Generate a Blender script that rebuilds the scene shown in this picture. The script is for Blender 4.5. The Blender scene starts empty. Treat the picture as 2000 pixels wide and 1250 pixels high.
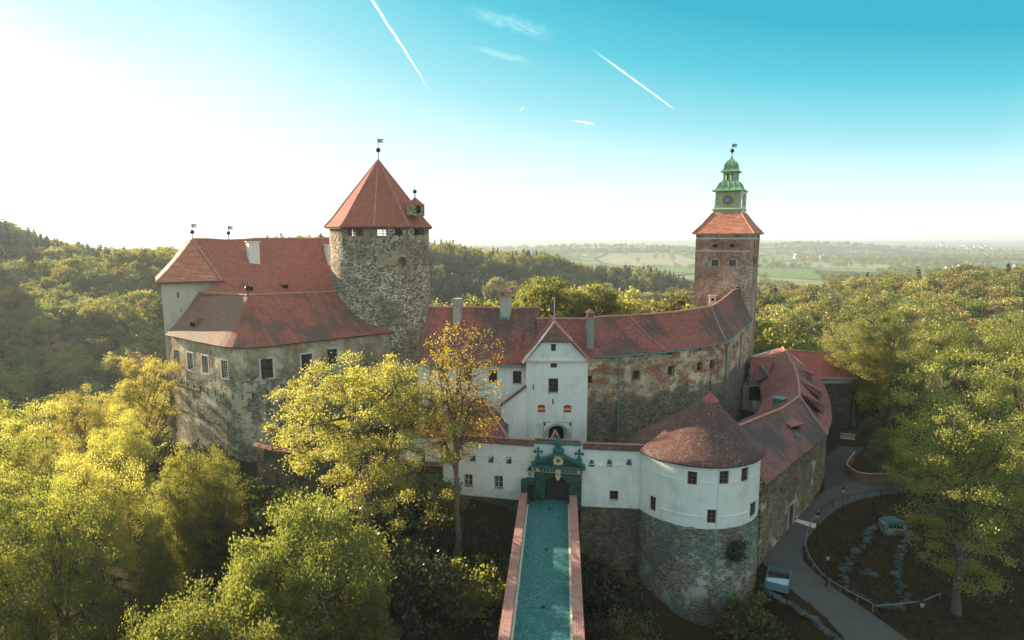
import bpy, math, random
import numpy as np
from mathutils import Vector, noise as mnoise

SC = bpy.context.scene
COL = SC.collection
random.seed(7)
rng = np.random.default_rng(11)

# ------------------------------------------------------------------ camera, sky, sun, exposure
CAMZ, PITCH, FPX = 30.0, math.radians(7.55), 1200.0
SUN_AZ, SUN_EL = math.radians(-58), math.radians(17)
cam = bpy.data.cameras.new('camera')
cam.sensor_width = 36.0
cam.lens = FPX / 2000 * 36
cam.clip_start, cam.clip_end = 0.5, 80000
camo = bpy.data.objects.new('camera', cam)
COL.objects.link(camo)
camo.location = (0, 0, CAMZ)
camo.rotation_euler = (math.pi / 2 - PITCH, 0, 0)
SC.camera = camo
SUNDIR = Vector((math.sin(SUN_AZ) * math.cos(SUN_EL), math.cos(SUN_AZ) * math.cos(SUN_EL), math.sin(SUN_EL)))

world = bpy.data.worlds.new('World')
SC.world = world
world.use_nodes = True


def build_world():
    nt = world.node_tree
    N, L = nt.nodes, nt.links
    bg = N['Background']
    sky = N.new('ShaderNodeTexSky')
    sky.sky_type = 'NISHITA'
    sky.sun_disc = False
    sky.sun_elevation = SUN_EL
    sky.sun_rotation = SUN_AZ
    sky.dust_density = 2.0
    tc = N.new('ShaderNodeTexCoord')
    nrm = N.new('ShaderNodeVectorMath'); nrm.operation = 'NORMALIZE'
    L.new(tc.outputs['Generated'], nrm.inputs[0])
    sep = N.new('ShaderNodeSeparateXYZ')
    L.new(nrm.outputs[0], sep.inputs[0])
    dot = N.new('ShaderNodeVectorMath'); dot.operation = 'DOT_PRODUCT'
    L.new(nrm.outputs[0], dot.inputs[0]); dot.inputs[1].default_value = (math.sin(math.radians(-62)), math.cos(math.radians(-62)), .17)   # the pale side of the sky centres a little past the sun

    def m(op, a, b=None, c=None):
        n = N.new('ShaderNodeMath'); n.operation = op
        for i, v in enumerate((a, b, c)):
            if v is None: continue
            if isinstance(v, (int, float)): n.inputs[i].default_value = v
            else: L.new(v, n.inputs[i])
        return n.outputs[0]
    ang = m('MULTIPLY', m('ARCCOSINE', dot.outputs['Value']), 57.3)
    el = m('MULTIPLY', m('ARCSINE', m('MAXIMUM', sep.outputs['Z'], 0.0)), 57.3)
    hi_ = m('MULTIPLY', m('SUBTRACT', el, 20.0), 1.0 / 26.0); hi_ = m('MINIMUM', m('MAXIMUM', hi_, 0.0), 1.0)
    el = m('MINIMUM', el, 40.0)
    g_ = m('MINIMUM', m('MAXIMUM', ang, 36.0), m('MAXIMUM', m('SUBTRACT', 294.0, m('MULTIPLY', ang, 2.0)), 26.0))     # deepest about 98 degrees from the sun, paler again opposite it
    t = m('DIVIDE', m('SUBTRACT', m('MULTIPLY', el, g_), 30.0), 1370.0)
    # broad low glow round the sun, stretched along the horizon
    ge = m('MULTIPLY', m('SUBTRACT', el, 7.0), 2.6)
    flat = m('SQRT', m('MAXIMUM', m('SUBTRACT', m('POWER', ang, 2.0), m('POWER', m('SUBTRACT', el, 8.0), 2.0)), 0.0))
    r2 = m('ADD', m('POWER', ge, 2.0), m('POWER', flat, 2.0))
    glow = m('MULTIPLY', m('EXPONENT', m('MULTIPLY', r2, -1.0 / 240.0)), 12.0)
    # pale at the horizon and towards the sun, teal away from it
    rp = N.new('ShaderNodeValToRGB')
    L.new(t, rp.inputs[0])
    e = rp.color_ramp.elements
    cols = [(0.0, (.66, .65, .585)), (.12, (.49, .58, .59)), (.30, (.37, .52, .55)), (.52, (.165, .40, .455)),
            (.76, (.048, .31, .38)), (1.0, (.012, .235, .32))]
    e[0].position, e[0].color = cols[0][0], cols[0][1] + (1,)
    e[1].position, e[1].color = cols[-1][0], cols[-1][1] + (1,)
    for p, c in cols[1:-1]:
        k = e.new(p); k.color = c + (1,)
    ns = N.new('ShaderNodeMix'); ns.data_type = 'RGBA'; ns.blend_type = 'ADD'
    ns.inputs['Factor'].default_value = 1
    sc1 = N.new('ShaderNodeVectorMath'); sc1.operation = 'SCALE'; sc1.inputs['Scale'].default_value = 7.6
    # unseen upper sky paled to grey, added to neutralise the fill light
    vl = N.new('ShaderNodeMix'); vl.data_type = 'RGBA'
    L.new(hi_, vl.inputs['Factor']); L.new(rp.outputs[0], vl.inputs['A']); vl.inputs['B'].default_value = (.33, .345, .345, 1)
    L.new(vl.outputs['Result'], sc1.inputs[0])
    sc2 = N.new('ShaderNodeVectorMath'); sc2.operation = 'SCALE'; sc2.inputs['Scale'].default_value = 0.05
    wm = N.new('ShaderNodeVectorMath'); wm.operation = 'MULTIPLY'; wm.inputs[1].default_value = (1.0, .80, .62)
    L.new(sky.outputs[0], wm.inputs[0]); L.new(wm.outputs[0], sc2.inputs[0])
    L.new(sc1.outputs[0], ns.inputs['A']); L.new(sc2.outputs[0], ns.inputs['B'])
    gc = N.new('ShaderNodeVectorMath'); gc.operation = 'SCALE'; gc.inputs[0].default_value = (1.0, .88, .68); L.new(glow, gc.inputs['Scale'])
    ad = N.new('ShaderNodeVectorMath'); ad.operation = 'ADD'
    L.new(ns.outputs['Result'], ad.inputs[0]); L.new(gc.outputs[0], ad.inputs[1])
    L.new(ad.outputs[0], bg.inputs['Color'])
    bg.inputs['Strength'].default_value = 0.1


build_world()
sun = bpy.data.lights.new('sun', 'SUN')
sun.energy = 5.0
sun.angle = math.radians(0.5)
sun.color = (1.0, .83, .60)
suno = bpy.data.objects.new('sun', sun)
COL.objects.link(suno)
suno.rotation_euler = SUNDIR.to_track_quat('Z', 'Y').to_euler()
SC.view_settings.view_transform = 'Standard'
SC.view_settings.look = 'None'
SC.view_settings.exposure = 1.38
SC.view_settings.gamma = 1
SC.view_settings.use_curve_mapping = False
SC.cycles.max_bounces = 6
SC.cycles.transparent_max_bounces = 12
SC.cycles.volume_bounces = 0

# ------------------------------------------------------------------ surveying helpers (camera rays meeting real planes)
_c, _s = math.cos(PITCH), math.sin(PITCH)


def ray(px, py):
    yd = (py - 625) / FPX
    return Vector(((px - 1000) / FPX, _c - yd * _s, -_s - yd * _c))


def onY(px, py, Y):
    r = ray(px, py)
    return Vector((0, 0, CAMZ)) + r * (Y / r.y)


def onZ(px, py, z):
    r = ray(px, py)
    return Vector((0, 0, CAMZ)) + r * ((z - CAMZ) / r.z)


def onP(px, py, pt, n):
    r = ray(px, py)
    o = Vector((0, 0, CAMZ))
    return o + r * ((Vector(pt) - o).dot(n) / r.dot(n))


def gz(y):            # the garden terrace east of the castle is one gentle plane
    return -6.0 - 0.08 * (84 - y)


def onG(px, py):
    return onP(px, py, (0, 84, -6.0), Vector((0, -0.08, 1)))


def V(*a):
    return Vector(a)


# ------------------------------------------------------------------ object helpers
def tag(o, label=None, cat=None, group=None, kind=None):
    if label: o['label'] = label
    if cat: o['category'] = cat
    if group: o['group'] = group
    if kind: o['kind'] = kind
    return o


def thing(name, label, cat, loc, group=None):
    o = bpy.data.objects.new(name, None)
    o.empty_display_size = .5
    COL.objects.link(o)
    o.location = loc
    o['_o'] = tuple(loc)
    return tag(o, label, cat, group)


def origin_of(o):
    return Vector(o['_o']) if o is not None and '_o' in o else Vector((0, 0, 0))


class MB:
    def __init__(self, weld=False):
        self.v, self.f, self.uv, self.sm, self.weld, self.d, self.mi = [], [], [], [], weld, {}, []

    def vert(self, p):
        p = (float(p[0]), float(p[1]), float(p[2]))
        if self.weld:
            k = (round(p[0], 3), round(p[1], 3), round(p[2], 3))
            if k in self.d: return self.d[k]
            self.d[k] = len(self.v)
        self.v.append(p)
        return len(self.v) - 1

    def face(self, pts, uv=None, smooth=False, mi=0):
        pts = [Vector(p) for p in pts]
        if uv is None:
            n = Vector((0, 0, 0))
            for i in range(len(pts)):
                a, b = pts[i], pts[(i + 1) % len(pts)]
                n += Vector(((a.y - b.y) * (a.z + b.z), (a.z - b.z) * (a.x + b.x), (a.x - b.x) * (a.y + b.y)))
            if n.length < 1e-9: n = Vector((0, 0, 1))
            n.normalize()
            t = Vector((0, 0, 1)).cross(n)
            t = Vector((1, 0, 0)) if t.length < 1e-3 else t.normalized()
            w = n.cross(t)
            uv = [(p.dot(t), p.dot(w)) for p in pts]
        idx = [self.vert(p) for p in pts]
        if len(set(idx)) < len(idx):
            k, u2 = [], []
            for i, u in zip(idx, uv):
                if i not in k: k.append(i); u2.append(u)
            idx, uv = k, u2
            if len(idx) < 3: return
        self.f.append(idx); self.uv.append(uv); self.sm.append(smooth); self.mi.append(mi)

    def box(self, c, s, rz=0.0, mi=0):
        c = Vector(c); hx, hy, hz = s[0] / 2, s[1] / 2, s[2] / 2
        ca, sa = math.cos(rz), math.sin(rz)
        def P(x, y, z): return (c.x + x * ca - y * sa, c.y + x * sa + y * ca, c.z + z)
        q = [P(x, y, z) for z in (-hz, hz) for y in (-hy, hy) for x in (-hx, hx)]
        for f in ((0, 2, 3, 1), (4, 5, 7, 6), (0, 1, 5, 4), (2, 6, 7, 3), (0, 4, 6, 2), (1, 3, 7, 5)):
            self.face([q[i] for i in f], mi=mi)

    def bar(self, a, b, w, h, up=(0, 0, 1)):
        a, b = Vector(a), Vector(b)
        d = (b - a).normalized()
        s = d.cross(Vector(up))
        if s.length < 1e-4: s = d.cross(Vector((0, 1, 0)))
        s.normalize(); u = s.cross(d).normalized()
        q = [p + s * (x * w / 2) + u * (y * h / 2) for p in (a, b) for x, y in ((-1, -1), (1, -1), (1, 1), (-1, 1))]
        for f in ((0, 3, 2, 1), (4, 5, 6, 7), (0, 1, 5, 4), (1, 2, 6, 5), (2, 3, 7, 6), (3, 0, 4, 7)):
            self.face([q[i] for i in f])

    def tube(self, pts, rad, n=8, caps=True):
        pts = [Vector(p) for p in pts]
        if not isinstance(rad, (list, tuple)): rad = [rad] * len(pts)
        rings = []
        for i, p in enumerate(pts):
            d = (pts[min(i + 1, len(pts) - 1)] - pts[max(i - 1, 0)]).normalized()
            s = d.cross(Vector((0, 0, 1)))
            if s.length < 1e-3: s = d.cross(Vector((0, 1, 0)))
            s.normalize(); u = d.cross(s)
            rings.append([p + (s * math.cos(a) + u * math.sin(a)) * rad[i] for a in [2 * math.pi * k / n for k in range(n)]])
        for a, b in zip(rings, rings[1:]):
            for k in range(n):
                self.face([a[k], a[(k + 1) % n], b[(k + 1) % n], b[k]], smooth=True)
        if caps:
            self.face(rings[0][::-1]); self.face(rings[-1])

    def lathe(self, prof, c, n=16, a0=0.0, smooth=True, scale=(1, 1)):
        c = Vector(c)
        def P(r, z, k):
            a = a0 + 2 * math.pi * k / n
            return c + Vector((math.cos(a) * r * scale[0], math.sin(a) * r * scale[1], z))
        for (r0, z0), (r1, z1) in zip(prof, prof[1:]):
            for k in range(n):
                self.face([P(r0, z0, k), P(r0, z0, k + 1), P(r1, z1, k + 1), P(r1, z1, k)], smooth=smooth)

    def patch(self, a, b, c, d, nu=8, nv=8, amp=0.05, sag=0.0, smooth=False):
        """roof slope: a-b eave, d-c ridge; gently uneven, sag makes the slope concave"""
        a, b, c, d = map(Vector, (a, b, c, d))
        g = []
        for j in range(nv + 1):
            v = j / nv; row = []
            for i in range(nu + 1):
                u = i / nu
                p = a.lerp(b, u).lerp(d.lerp(c, u), v)
                p.z += amp * mnoise.noise(p * 0.35) - sag * math.sin(math.pi * v) * (1 - .35 * v)
                row.append(p)
            g.append(row)
        lu = (b - a).length; lv = ((d + c) / 2 - (a + b) / 2).length; lw = (c - d).length
        off = a.dot((b - a).normalized()) if lu > 1e-3 else 0
        for j in range(nv):
            for i in range(nu):
                q = [g[j][i], g[j][i + 1], g[j + 1][i + 1], g[j + 1][i]]
                w = lambda ii, jj: (off + lu / 2 + (ii / nu - .5) * (lu + (lw - lu) * jj / nv), jj / nv * lv)
                self.face(q, uv=[w(i, j), w(i + 1, j), w(i + 1, j + 1), w(i, j + 1)], smooth=smooth)

    def build(self, name, mat, parent=None, solid=0.0, mats=None):
        o0 = origin_of(parent)
        me = bpy.data.meshes.new(name)
        me.from_pydata([(x - o0.x, y - o0.y, z - o0.z) for x, y, z in self.v], [], self.f)
        uvl = me.uv_layers.new(name='UVMap')
        flat = [c for fu in self.uv for u in fu for c in u]
        if len(flat) == 2 * len(me.loops): uvl.data.foreach_set('uv', flat)
        me.polygons.foreach_set('use_smooth', self.sm)
        for m_ in (mats or [mat]): me.materials.append(m_)
        if mats: me.polygons.foreach_set('material_index', self.mi)
        me.update()
        o = bpy.data.objects.new(name, me)
        COL.objects.link(o)
        if parent is not None:
            o.parent = parent
            o['_o'] = tuple(o0)
        if solid:
            md = o.modifiers.new('thick', 'SOLIDIFY'); md.thickness = solid; md.offset = -1
        return o


def raw_mesh(name, v, f4, mat, rnd=None, smooth=False):
    """fast quad/tri mesh from numpy arrays"""
    me = bpy.data.meshes.new(name)
    v = np.asarray(v, dtype=np.float32); f4 = np.asarray(f4, dtype=np.int32)
    nf, k = f4.shape
    me.vertices.add(len(v)); me.vertices.foreach_set('co', v.ravel())
    me.loops.add(nf * k); me.loops.foreach_set('vertex_index', f4.ravel())
    me.polygons.add(nf)
    me.polygons.foreach_set('loop_start', np.arange(nf, dtype=np.int32) * k)
    me.polygons.foreach_set('loop_total', np.full(nf, k, dtype=np.int32))
    if smooth: me.polygons.foreach_set('use_smooth', np.ones(nf, dtype=bool))
    if rnd is not None:
        at = me.attributes.new('rnd', 'FLOAT', 'FACE'); at.data.foreach_set('value', np.asarray(rnd, dtype=np.float32))
    me.materials.append(mat)
    me.update(calc_edges=True)
    return me


# ------------------------------------------------------------------ material helpers
class G:
    def __init__(self, name):
        self.m = bpy.data.materials.new(name); self.m.use_nodes = True
        self.N, self.L = self.m.node_tree.nodes, self.m.node_tree.links
        self.b = self.N['Principled BSDF']
        self.out = self.N['Material Output']

    def put(self, sock, v):
        if hasattr(v, 'is_output'): self.L.new(v, sock)
        elif isinstance(v, (tuple, list)) and len(v) == 3 and sock.type == 'RGBA': sock.default_value = tuple(v) + (1,)
        else: sock.default_value = v

    def pos(self, scale=(1, 1, 1), obj=False):
        if obj: s = self.N.new('ShaderNodeTexCoord').outputs['Object']
        else: s = self.N.new('ShaderNodeNewGeometry').outputs['Position']
        mp = self.N.new('ShaderNodeMapping'); mp.inputs['Scale'].default_value = scale
        self.L.new(s, mp.inputs[0]); return mp.outputs[0]

    def uv(self, scale=(1, 1, 1)):
        s = self.N.new('ShaderNodeUVMap'); s.uv_map = 'UVMap'
        mp = self.N.new('ShaderNodeMapping'); mp.inputs['Scale'].default_value = scale
        self.L.new(s.outputs[0], mp.inputs[0]); return mp.outputs[0]

    def noise(self, vec, scale, detail=4, rough=.6):
        n = self.N.new('ShaderNodeTexNoise'); self.L.new(vec, n.inputs['Vector'])
        n.inputs['Scale'].default_value = scale; n.inputs['Detail'].default_value = detail; n.inputs['Roughness'].default_value = rough
        return n.outputs['Fac']

    def warp(self, vec, scale, amt):
        n = self.N.new('ShaderNodeTexNoise'); self.L.new(vec, n.inputs['Vector']); n.inputs['Scale'].default_value = scale; n.inputs['Detail'].default_value = 2
        s = self.N.new('ShaderNodeVectorMath'); s.operation = 'SCALE'; s.inputs['Scale'].default_value = amt
        self.L.new(n.outputs['Color'], s.inputs[0])
        a = self.N.new('ShaderNodeVectorMath'); a.operation = 'ADD'
        self.L.new(vec, a.inputs[0]); self.L.new(s.outputs[0], a.inputs[1]); return a.outputs[0]

    def vor(self, vec, scale, feature='F1'):
        n = self.N.new('ShaderNodeTexVoronoi'); n.feature = feature
        self.L.new(vec, n.inputs['Vector']); n.inputs['Scale'].default_value = scale
        return n

    def math(self, op, a, b=0.0, c=None, clamp=False):
        n = self.N.new('ShaderNodeMath'); n.operation = op; n.use_clamp = clamp
        self.put(n.inputs[0], a); self.put(n.inputs[1], b)
        if c is not None: self.put(n.inputs[2], c)
        return n.outputs[0]

    def ss(self, x, lo, hi, a=0.0, b=1.0):
        n = self.N.new('ShaderNodeMapRange'); n.interpolation_type = 'SMOOTHSTEP'
        self.put(n.inputs[0], x); n.inputs[1].default_value = lo; n.inputs[2].default_value = hi
        n.inputs[3].default_value = a; n.inputs[4].default_value = b
        return n.outputs[0]

    def ramp(self, x, cols, const=False):
        n = self.N.new('ShaderNodeValToRGB'); self.put(n.inputs[0], x)
        if const: n.color_ramp.interpolation = 'CONSTANT'
        e = n.color_ramp.elements
        e[0].position, e[0].color = cols[0][0], tuple(cols[0][1]) + (1,)
        e[1].position, e[1].color = cols[-1][0], tuple(cols[-1][1]) + (1,)
        for p, c in cols[1:-1]:
            k = e.new(p); k.color = tuple(c) + (1,)
        return n.outputs[0]

    def mix(self, f, a, b, blend='MIX'):
        n = self.N.new('ShaderNodeMix'); n.data_type = 'RGBA'; n.blend_type = blend
        self.put(n.inputs['Factor'], f); self.put(n.inputs['A'], a); self.put(n.inputs['B'], b)
        return n.outputs['Result']

    def sepz(self, vec, ax='Z'):
        n = self.N.new('ShaderNodeSeparateXYZ'); self.L.new(vec, n.inputs[0]); return n.outputs[ax]

    def done(self, col, rough=.85, h=None, dist=.05, strength=1.0, metal=0.0, spec=.3):
        self.put(self.b.inputs['Base Color'], col); self.put(self.b.inputs['Roughness'], rough)
        self.b.inputs['Metallic'].default_value = metal
        self.b.inputs['Specular IOR Level'].default_value = spec
        if h is not None:
            bp = self.N.new('ShaderNodeBump'); bp.inputs['Distance'].default_value = dist; bp.inputs['Strength'].default_value = strength
            self.L.new(h, bp.inputs['Height']); self.L.new(bp.outputs[0], self.b.inputs['Normal'])
        return self.m


def stone_cols(g, p, scale, cols, mortar, white=None, flat=2.0, mw=.06, clump=0.0):
    """rubble masonry: each voronoi cell one stone; returns colour and height"""
    q = g.pos((1, 1, flat))
    q = g.warp(q, 1.6, .13)
    scale = scale * 1.3
    v1 = g.vor(q, scale); ve = g.vor(q, scale, 'DISTANCE_TO_EDGE')
    r = g.N.new('ShaderNodeSeparateColor'); g.L.new(v1.outputs['Color'], r.inputs[0])
    rv = r.outputs[0]
    if clump:
        rv = g.math('ADD', g.math('MULTIPLY', rv, 1 - clump), g.math('MULTIPLY', g.ss(g.noise(g.pos((1, 1, 2.2)), .42, 5, .6), .34, .66), clump))
    c = g.ramp(rv, cols)
    c = g.mix(.5, c, g.ramp(g.noise(p, 9, 5), [(.3, (.5, .5, .5)), (.7, (1.15, 1.15, 1.15))]), 'MULTIPLY')
    if white:
        thr, wc = white
        wm = g.math('MULTIPLY', g.ss(r.outputs[1], thr, thr + .02), g.ss(g.noise(p, .22, 3), .38, .6))
        c = g.mix(wm, c, wc)
    e = g.ss(ve.outputs['Distance'], 0.0, mw)
    c = g.mix(e, mortar, c)
    return c, e


def stone(name, scale, cols, mortar, white=None, stain=(.1, .1, .08), stain_amt=.6, plaster=None, flat=2.0, zmix=None, green=None, mw=.06):
    g = G(name)
    p = g.pos()
    c, h = stone_cols(g, p, scale, cols, mortar, white, flat, mw)
    if zmix:
        z0, z1, cols2, mort2, pl2 = zmix
        c2, h2 = stone_cols(g, p, scale * 1.25, cols2, mort2, None, flat, clump=.6)
        n2 = g.noise(p, .45, 5)
        c2 = g.mix(g.ss(n2, .55, .60), c2, pl2)
        zz = g.math('ADD', g.sepz(p), g.math('MULTIPLY', g.math('SUBTRACT', g.noise(p, .35, 5, .65), .5), 9.0))
        mk = g.ss(zz, z0, z1)
        c = g.mix(mk, c, c2)
    if plaster:
        lo, pc, sc = plaster
        n1 = g.math('ADD', g.noise(p, sc, 6, .62), g.math('MULTIPLY', g.noise(p, sc * 9, 3), .12))
        mk = g.ss(n1, lo, lo + .05)
        c = g.mix(mk, c, pc)
        h = g.mix(mk, h, (1, 1, 1))
    c = g.mix(.85, c, g.ramp(g.noise(p, .55, 6, .72), [(.3, (.68, .67, .65)), (.5, (1.05, 1.05, 1.05)), (.7, (1.4, 1.38, 1.33))]), 'MULTIPLY')
    st = g.ss(g.noise(g.pos((1, 1, .35)), .32, 6, .62), .44, .68)
    c = g.mix(g.math('MULTIPLY', st, stain_amt), c, stain)
    if green:
        c = g.mix(g.math('MULTIPLY', g.ss(g.noise(p, .5, 5), .42, .6), green[0]), c, green[1])
    c = g.mix(1.0, c, (1.10, 1.0, .88), 'MULTIPLY')
    hh = g.math('ADD', h if not isinstance(h, tuple) else 1.0, g.math('MULTIPLY', g.noise(p, 5, 4), .9))
    return g.done(c, .92, hh, .10, .9)


def tiles(name, c1, c2, dark=(.06, .05, .045), dark_amt=.5, dlo=.48, lichen=0.0, row=.30, w=.19, lcol=(.45, .44, .38), streak=True, pale=None):
    g = G(name)
    u = g.uv()
    br = g.N.new('ShaderNodeTexBrick')
    g.L.new(u, br.inputs['Vector'])
    br.inputs['Color1'].default_value = tuple(c1) + (1,); br.inputs['Color2'].default_value = tuple(c2) + (1,)
    br.inputs['Mortar'].default_value = tuple(x * .5 for x in c1) + (1,)
    br.inputs['Scale'].default_value = 1.0; br.inputs['Mortar Size'].default_value = .026; br.inputs['Bias'].default_value = 0.0
    br.inputs['Brick Width'].default_value = w; br.inputs['Row Height'].default_value = row
    p = g.pos()
    c = br.outputs['Color']
    c = g.mix(.7, c, g.ramp(g.noise(p, 1.7, 5, .7), [(.3, (.68, .66, .66)), (.7, (1.25, 1.25, 1.25))]), 'MULTIPLY')
    if pale:
        c = g.mix(g.ss(g.noise(g.uv((.25, 2.6, 1)), 1.6, 4), .5, .58, 0, pale[0]), c, pale[1])
    s1 = g.noise(p, .13, 5, .65)
    s2 = g.noise(g.uv((1.2, .12, 1)), 1.0, 5, .7)
    st = g.math('ADD', g.math('MULTIPLY', s1, .65), g.math('MULTIPLY', s2, .35)) if streak else s1
    c = g.mix(g.ss(st, dlo, dlo + .12, 0, dark_amt), c, dark)
    if lichen:
        v = g.vor(p, 8.0)
        r = g.N.new('ShaderNodeSeparateColor'); g.L.new(v.outputs['Color'], r.inputs[0])
        lm = g.math('MULTIPLY', g.ss(r.outputs[0], 1 - lichen, 1 - lichen + .03), g.ss(v.outputs['Distance'], .5, .35))
        lm = g.math('MULTIPLY', lm, g.ss(g.noise(p, .5, 4), .35, .6))
        c = g.mix(lm, c, lcol)
    vv = g.math('DIVIDE', g.sepz(u, 'Y'), row)
    saw = g.math('SUBTRACT', 1.0, g.math('FRACT', vv))
    h = g.math('ADD', saw, g.math('MULTIPLY', br.outputs['Fac'], -.5))
    h = g.math('ADD', h, g.math('MULTIPLY', g.noise(p, 2.5, 4), .8))
    return g.done(c, .8, h, .06, .6)


def plaster(name, col, dirt=(.35, .33, .28), amt=.35, lowdirt=None, scale=.5):
    g = G(name); p = g.pos()
    c = g.mix(g.ss(g.noise(p, scale, 6, .65), .45, .75, 0, amt), col, dirt)
    c = g.mix(g.ss(g.noise(g.pos((2.2, 2.2, .15)), .8, 5, .6), .5, .78, 0, amt * .8), c, dirt)
    c = g.mix(.25, c, g.ramp(g.noise(p, 6, 5), [(.3, (.75, .75, .75)), (.7, (1.08, 1.08, 1.08))]), 'MULTIPLY')
    if lowdirt:
        z, hgt, dc = lowdirt
        k = g.math('ADD', g.sepz(p), g.math('MULTIPLY', g.noise(p, .9, 6, .7), 3.0))
        mk = g.math('MULTIPLY', g.ss(k, z + hgt, z, 0, 1), g.ss(g.noise(p, 1.6, 6, .7), .42, .62))
        c = g.mix(g.math('MULTIPLY', mk, .7), c, dc)
    h = g.math('ADD', g.noise(p, 1.2, 4), g.math('MULTIPLY', g.noise(p, 14, 4), .25))
    return g.done(c, .9, h, .05, .6)


def simple(name, col, rough=.6, metal=0.0, var=.25, nscale=3.0, spec=.4, dist=.01):
    g = G(name); p = g.pos()
    n = g.noise(p, nscale, 5)
    c = g.mix(1.0, col, g.ramp(n, [(.25, (1 - var,) * 3), (.75, (1 + var,) * 3)]), 'MULTIPLY')
    return g.done(c, rough, n, dist, .4, metal, spec)


def leaf_mat(name, lo, hi, tl, mixf=.45, hue=.03):
    g = G(name)
    at = g.N.new('ShaderNodeAttribute'); at.attribute_name = 'rnd'
    oi = g.N.new('ShaderNodeObjectInfo')
    x = g.math('ADD', g.math('MULTIPLY', at.outputs['Fac'], .75), g.math('MULTIPLY', oi.outputs['Random'], .25))
    c = g.mix(x, lo, hi)
    hs = g.N.new('ShaderNodeHueSaturation')
    g.put(hs.inputs['Hue'], g.math('ADD', .5, g.math('MULTIPLY', g.math('SUBTRACT', oi.outputs['Random'], .5), hue)))
    g.put(hs.inputs['Value'], g.math('ADD', .72, g.math('MULTIPLY', g.math('FRACT', g.math('MULTIPLY', oi.outputs['Random'], 7.3)), .6)))
    g.L.new(c, hs.inputs['Color'])
    d = g.N.new('ShaderNodeBsdfDiffuse'); g.L.new(hs.outputs[0], d.inputs['Color'])
    t = g.N.new('ShaderNodeBsdfTranslucent')
    g.L.new(g.mix(1.0, hs.outputs[0], tl, 'MULTIPLY'), t.inputs['Color'])
    ms = g.N.new('ShaderNodeMixShader'); ms.inputs[0].default_value = mixf
    g.L.new(d.outputs[0], ms.inputs[1]); g.L.new(t.outputs[0], ms.inputs[2])
    gl = g.N.new('ShaderNodeBsdfGlossy'); gl.inputs['Roughness'].default_value = .45
    gl.inputs['Color'].default_value = (.9, .9, .8, 1)
    m2 = g.N.new('ShaderNodeMixShader'); m2.inputs[0].default_value = .05
    g.L.new(ms.outputs[0], m2.inputs[1]); g.L.new(gl.outputs[0], m2.inputs[2])
    g.L.new(m2.outputs[0], g.out.inputs['Surface'])
    return g.m


M = {}
M['tile'] = tiles('tile red', (.50, .135, .09), (.60, .20, .135), dark=(.27, .11, .08), dark_amt=.55, dlo=.5)
M['tile_keep'] = tiles('tile orange red', (.46, .135, .095), (.55, .195, .14), dark=(.25, .13, .10), dark_amt=.5, dlo=.53, pale=(.25, (.45, .27, .2)))
M['tile_bastion'] = tiles('tile mossy', (.44, .13, .09), (.54, .19, .13), dark=(.13, .095, .075), dark_amt=.85, dlo=.46)
M['tile_grey'] = tiles('tile grey weathered', (.34, .17, .125), (.42, .23, .165), dark=(.20, .145, .11), dark_amt=.75, dlo=.43)
M['tile_hip'] = tiles('tile patched', (.58, .17, .095), (.68, .26, .16), dark=(.3, .14, .1), dark_amt=.3, dlo=.55, pale=(.28, (.80, .58, .44)))
M['tile_dark'] = tiles('tile dark red', (.35, .098, .075), (.44, .15, .115), dark=(.10, .066, .056), dark_amt=.88, dlo=.44, lichen=.10)
M['tile_round'] = tiles('tile lichened', (.155, .066, .052), (.225, .095, .075), dark=(.075, .045, .038), dark_amt=.75, dlo=.42, lichen=.36, row=.26, w=.2, lcol=(.30, .275, .24))
M['tile_east'] = tiles('tile rose', (.37, .14, .12), (.46, .20, .17), dark=(.12, .08, .075), dark_amt=.6, dlo=.5, row=.34, w=.24)
M['tile_eastdark'] = tiles('tile rose stained', (.28, .115, .10), (.36, .165, .14), dark=(.075, .075, .072), dark_amt=.9, dlo=.44, row=.34, w=.24)
M['ridge'] = simple('ridge mortar tile', (.50, .25, .18), .8, var=.4, nscale=4)
M['stone_keep'] = stone('rubble keep', 2.2, [(0, (.11, .105, .085)), (.5, (.27, .255, .21)), (1, (.50, .47, .39))], (.40, .375, .32), stain=(.14, .135, .11), stain_amt=.42,
                        plaster=(.57, (.52, .47, .38), .28), zmix=(10.6, 12.4, [(0, (.36, .30, .22)), (.55, (.54, .46, .35)), (.85, (.50, .24, .15)), (1, (.6, .53, .42))], (.58, .50, .39), (.68, .60, .47)))
M['stone_tower'] = stone('rubble tower', 2.1, [(0, (.10, .09, .07)), (.5, (.27, .235, .18)), (1, (.46, .395, .31))], (.38, .33, .26), white=(.58, (.74, .68, .58)), stain=(.12, .105, .085), stain_amt=.42,
                         plaster=(.66, (.44, .37, .28), .2), flat=1.9)
M['stone_clock'] = stone('brick and rubble', 2.9, [(0, (.27, .125, .09)), (.4, (.40, .19, .135)), (.8, (.45, .28, .205)), (1, (.6, .48, .40))], (.46, .37, .31), white=(.42, (.72, .60, .52)), stain=(.14, .075, .055), stain_amt=.4, flat=2.6)
M['stone_wing'] = stone('rubble wing', 2.2, [(0, (.09, .08, .06)), (.5, (.22, .19, .145)), (1, (.38, .33, .25))], (.30, .26, .20), stain=(.12, .105, .08), stain_amt=.45, flat=2.4,
                        zmix=(7.6, 9.0, [(0, (.42, .11, .07)), (.36, (.50, .16, .10)), (.46, (.44, .33, .24)), (.66, (.74, .60, .46)), (.85, (.80, .68, .54)), (1, (.42, .34, .26))], (.66, .53, .40), (.80, .68, .54)))
M['stone_moat'] = stone('rubble moat', 2.2, [(0, (.10, .09, .075)), (.5, (.18, .155, .125)), (1, (.36, .30, .23))], (.11, .095, .075), stain=(.07, .065, .05), stain_amt=.6, flat=2.6, green=(.6, (.07, .085, .04)))
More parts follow.
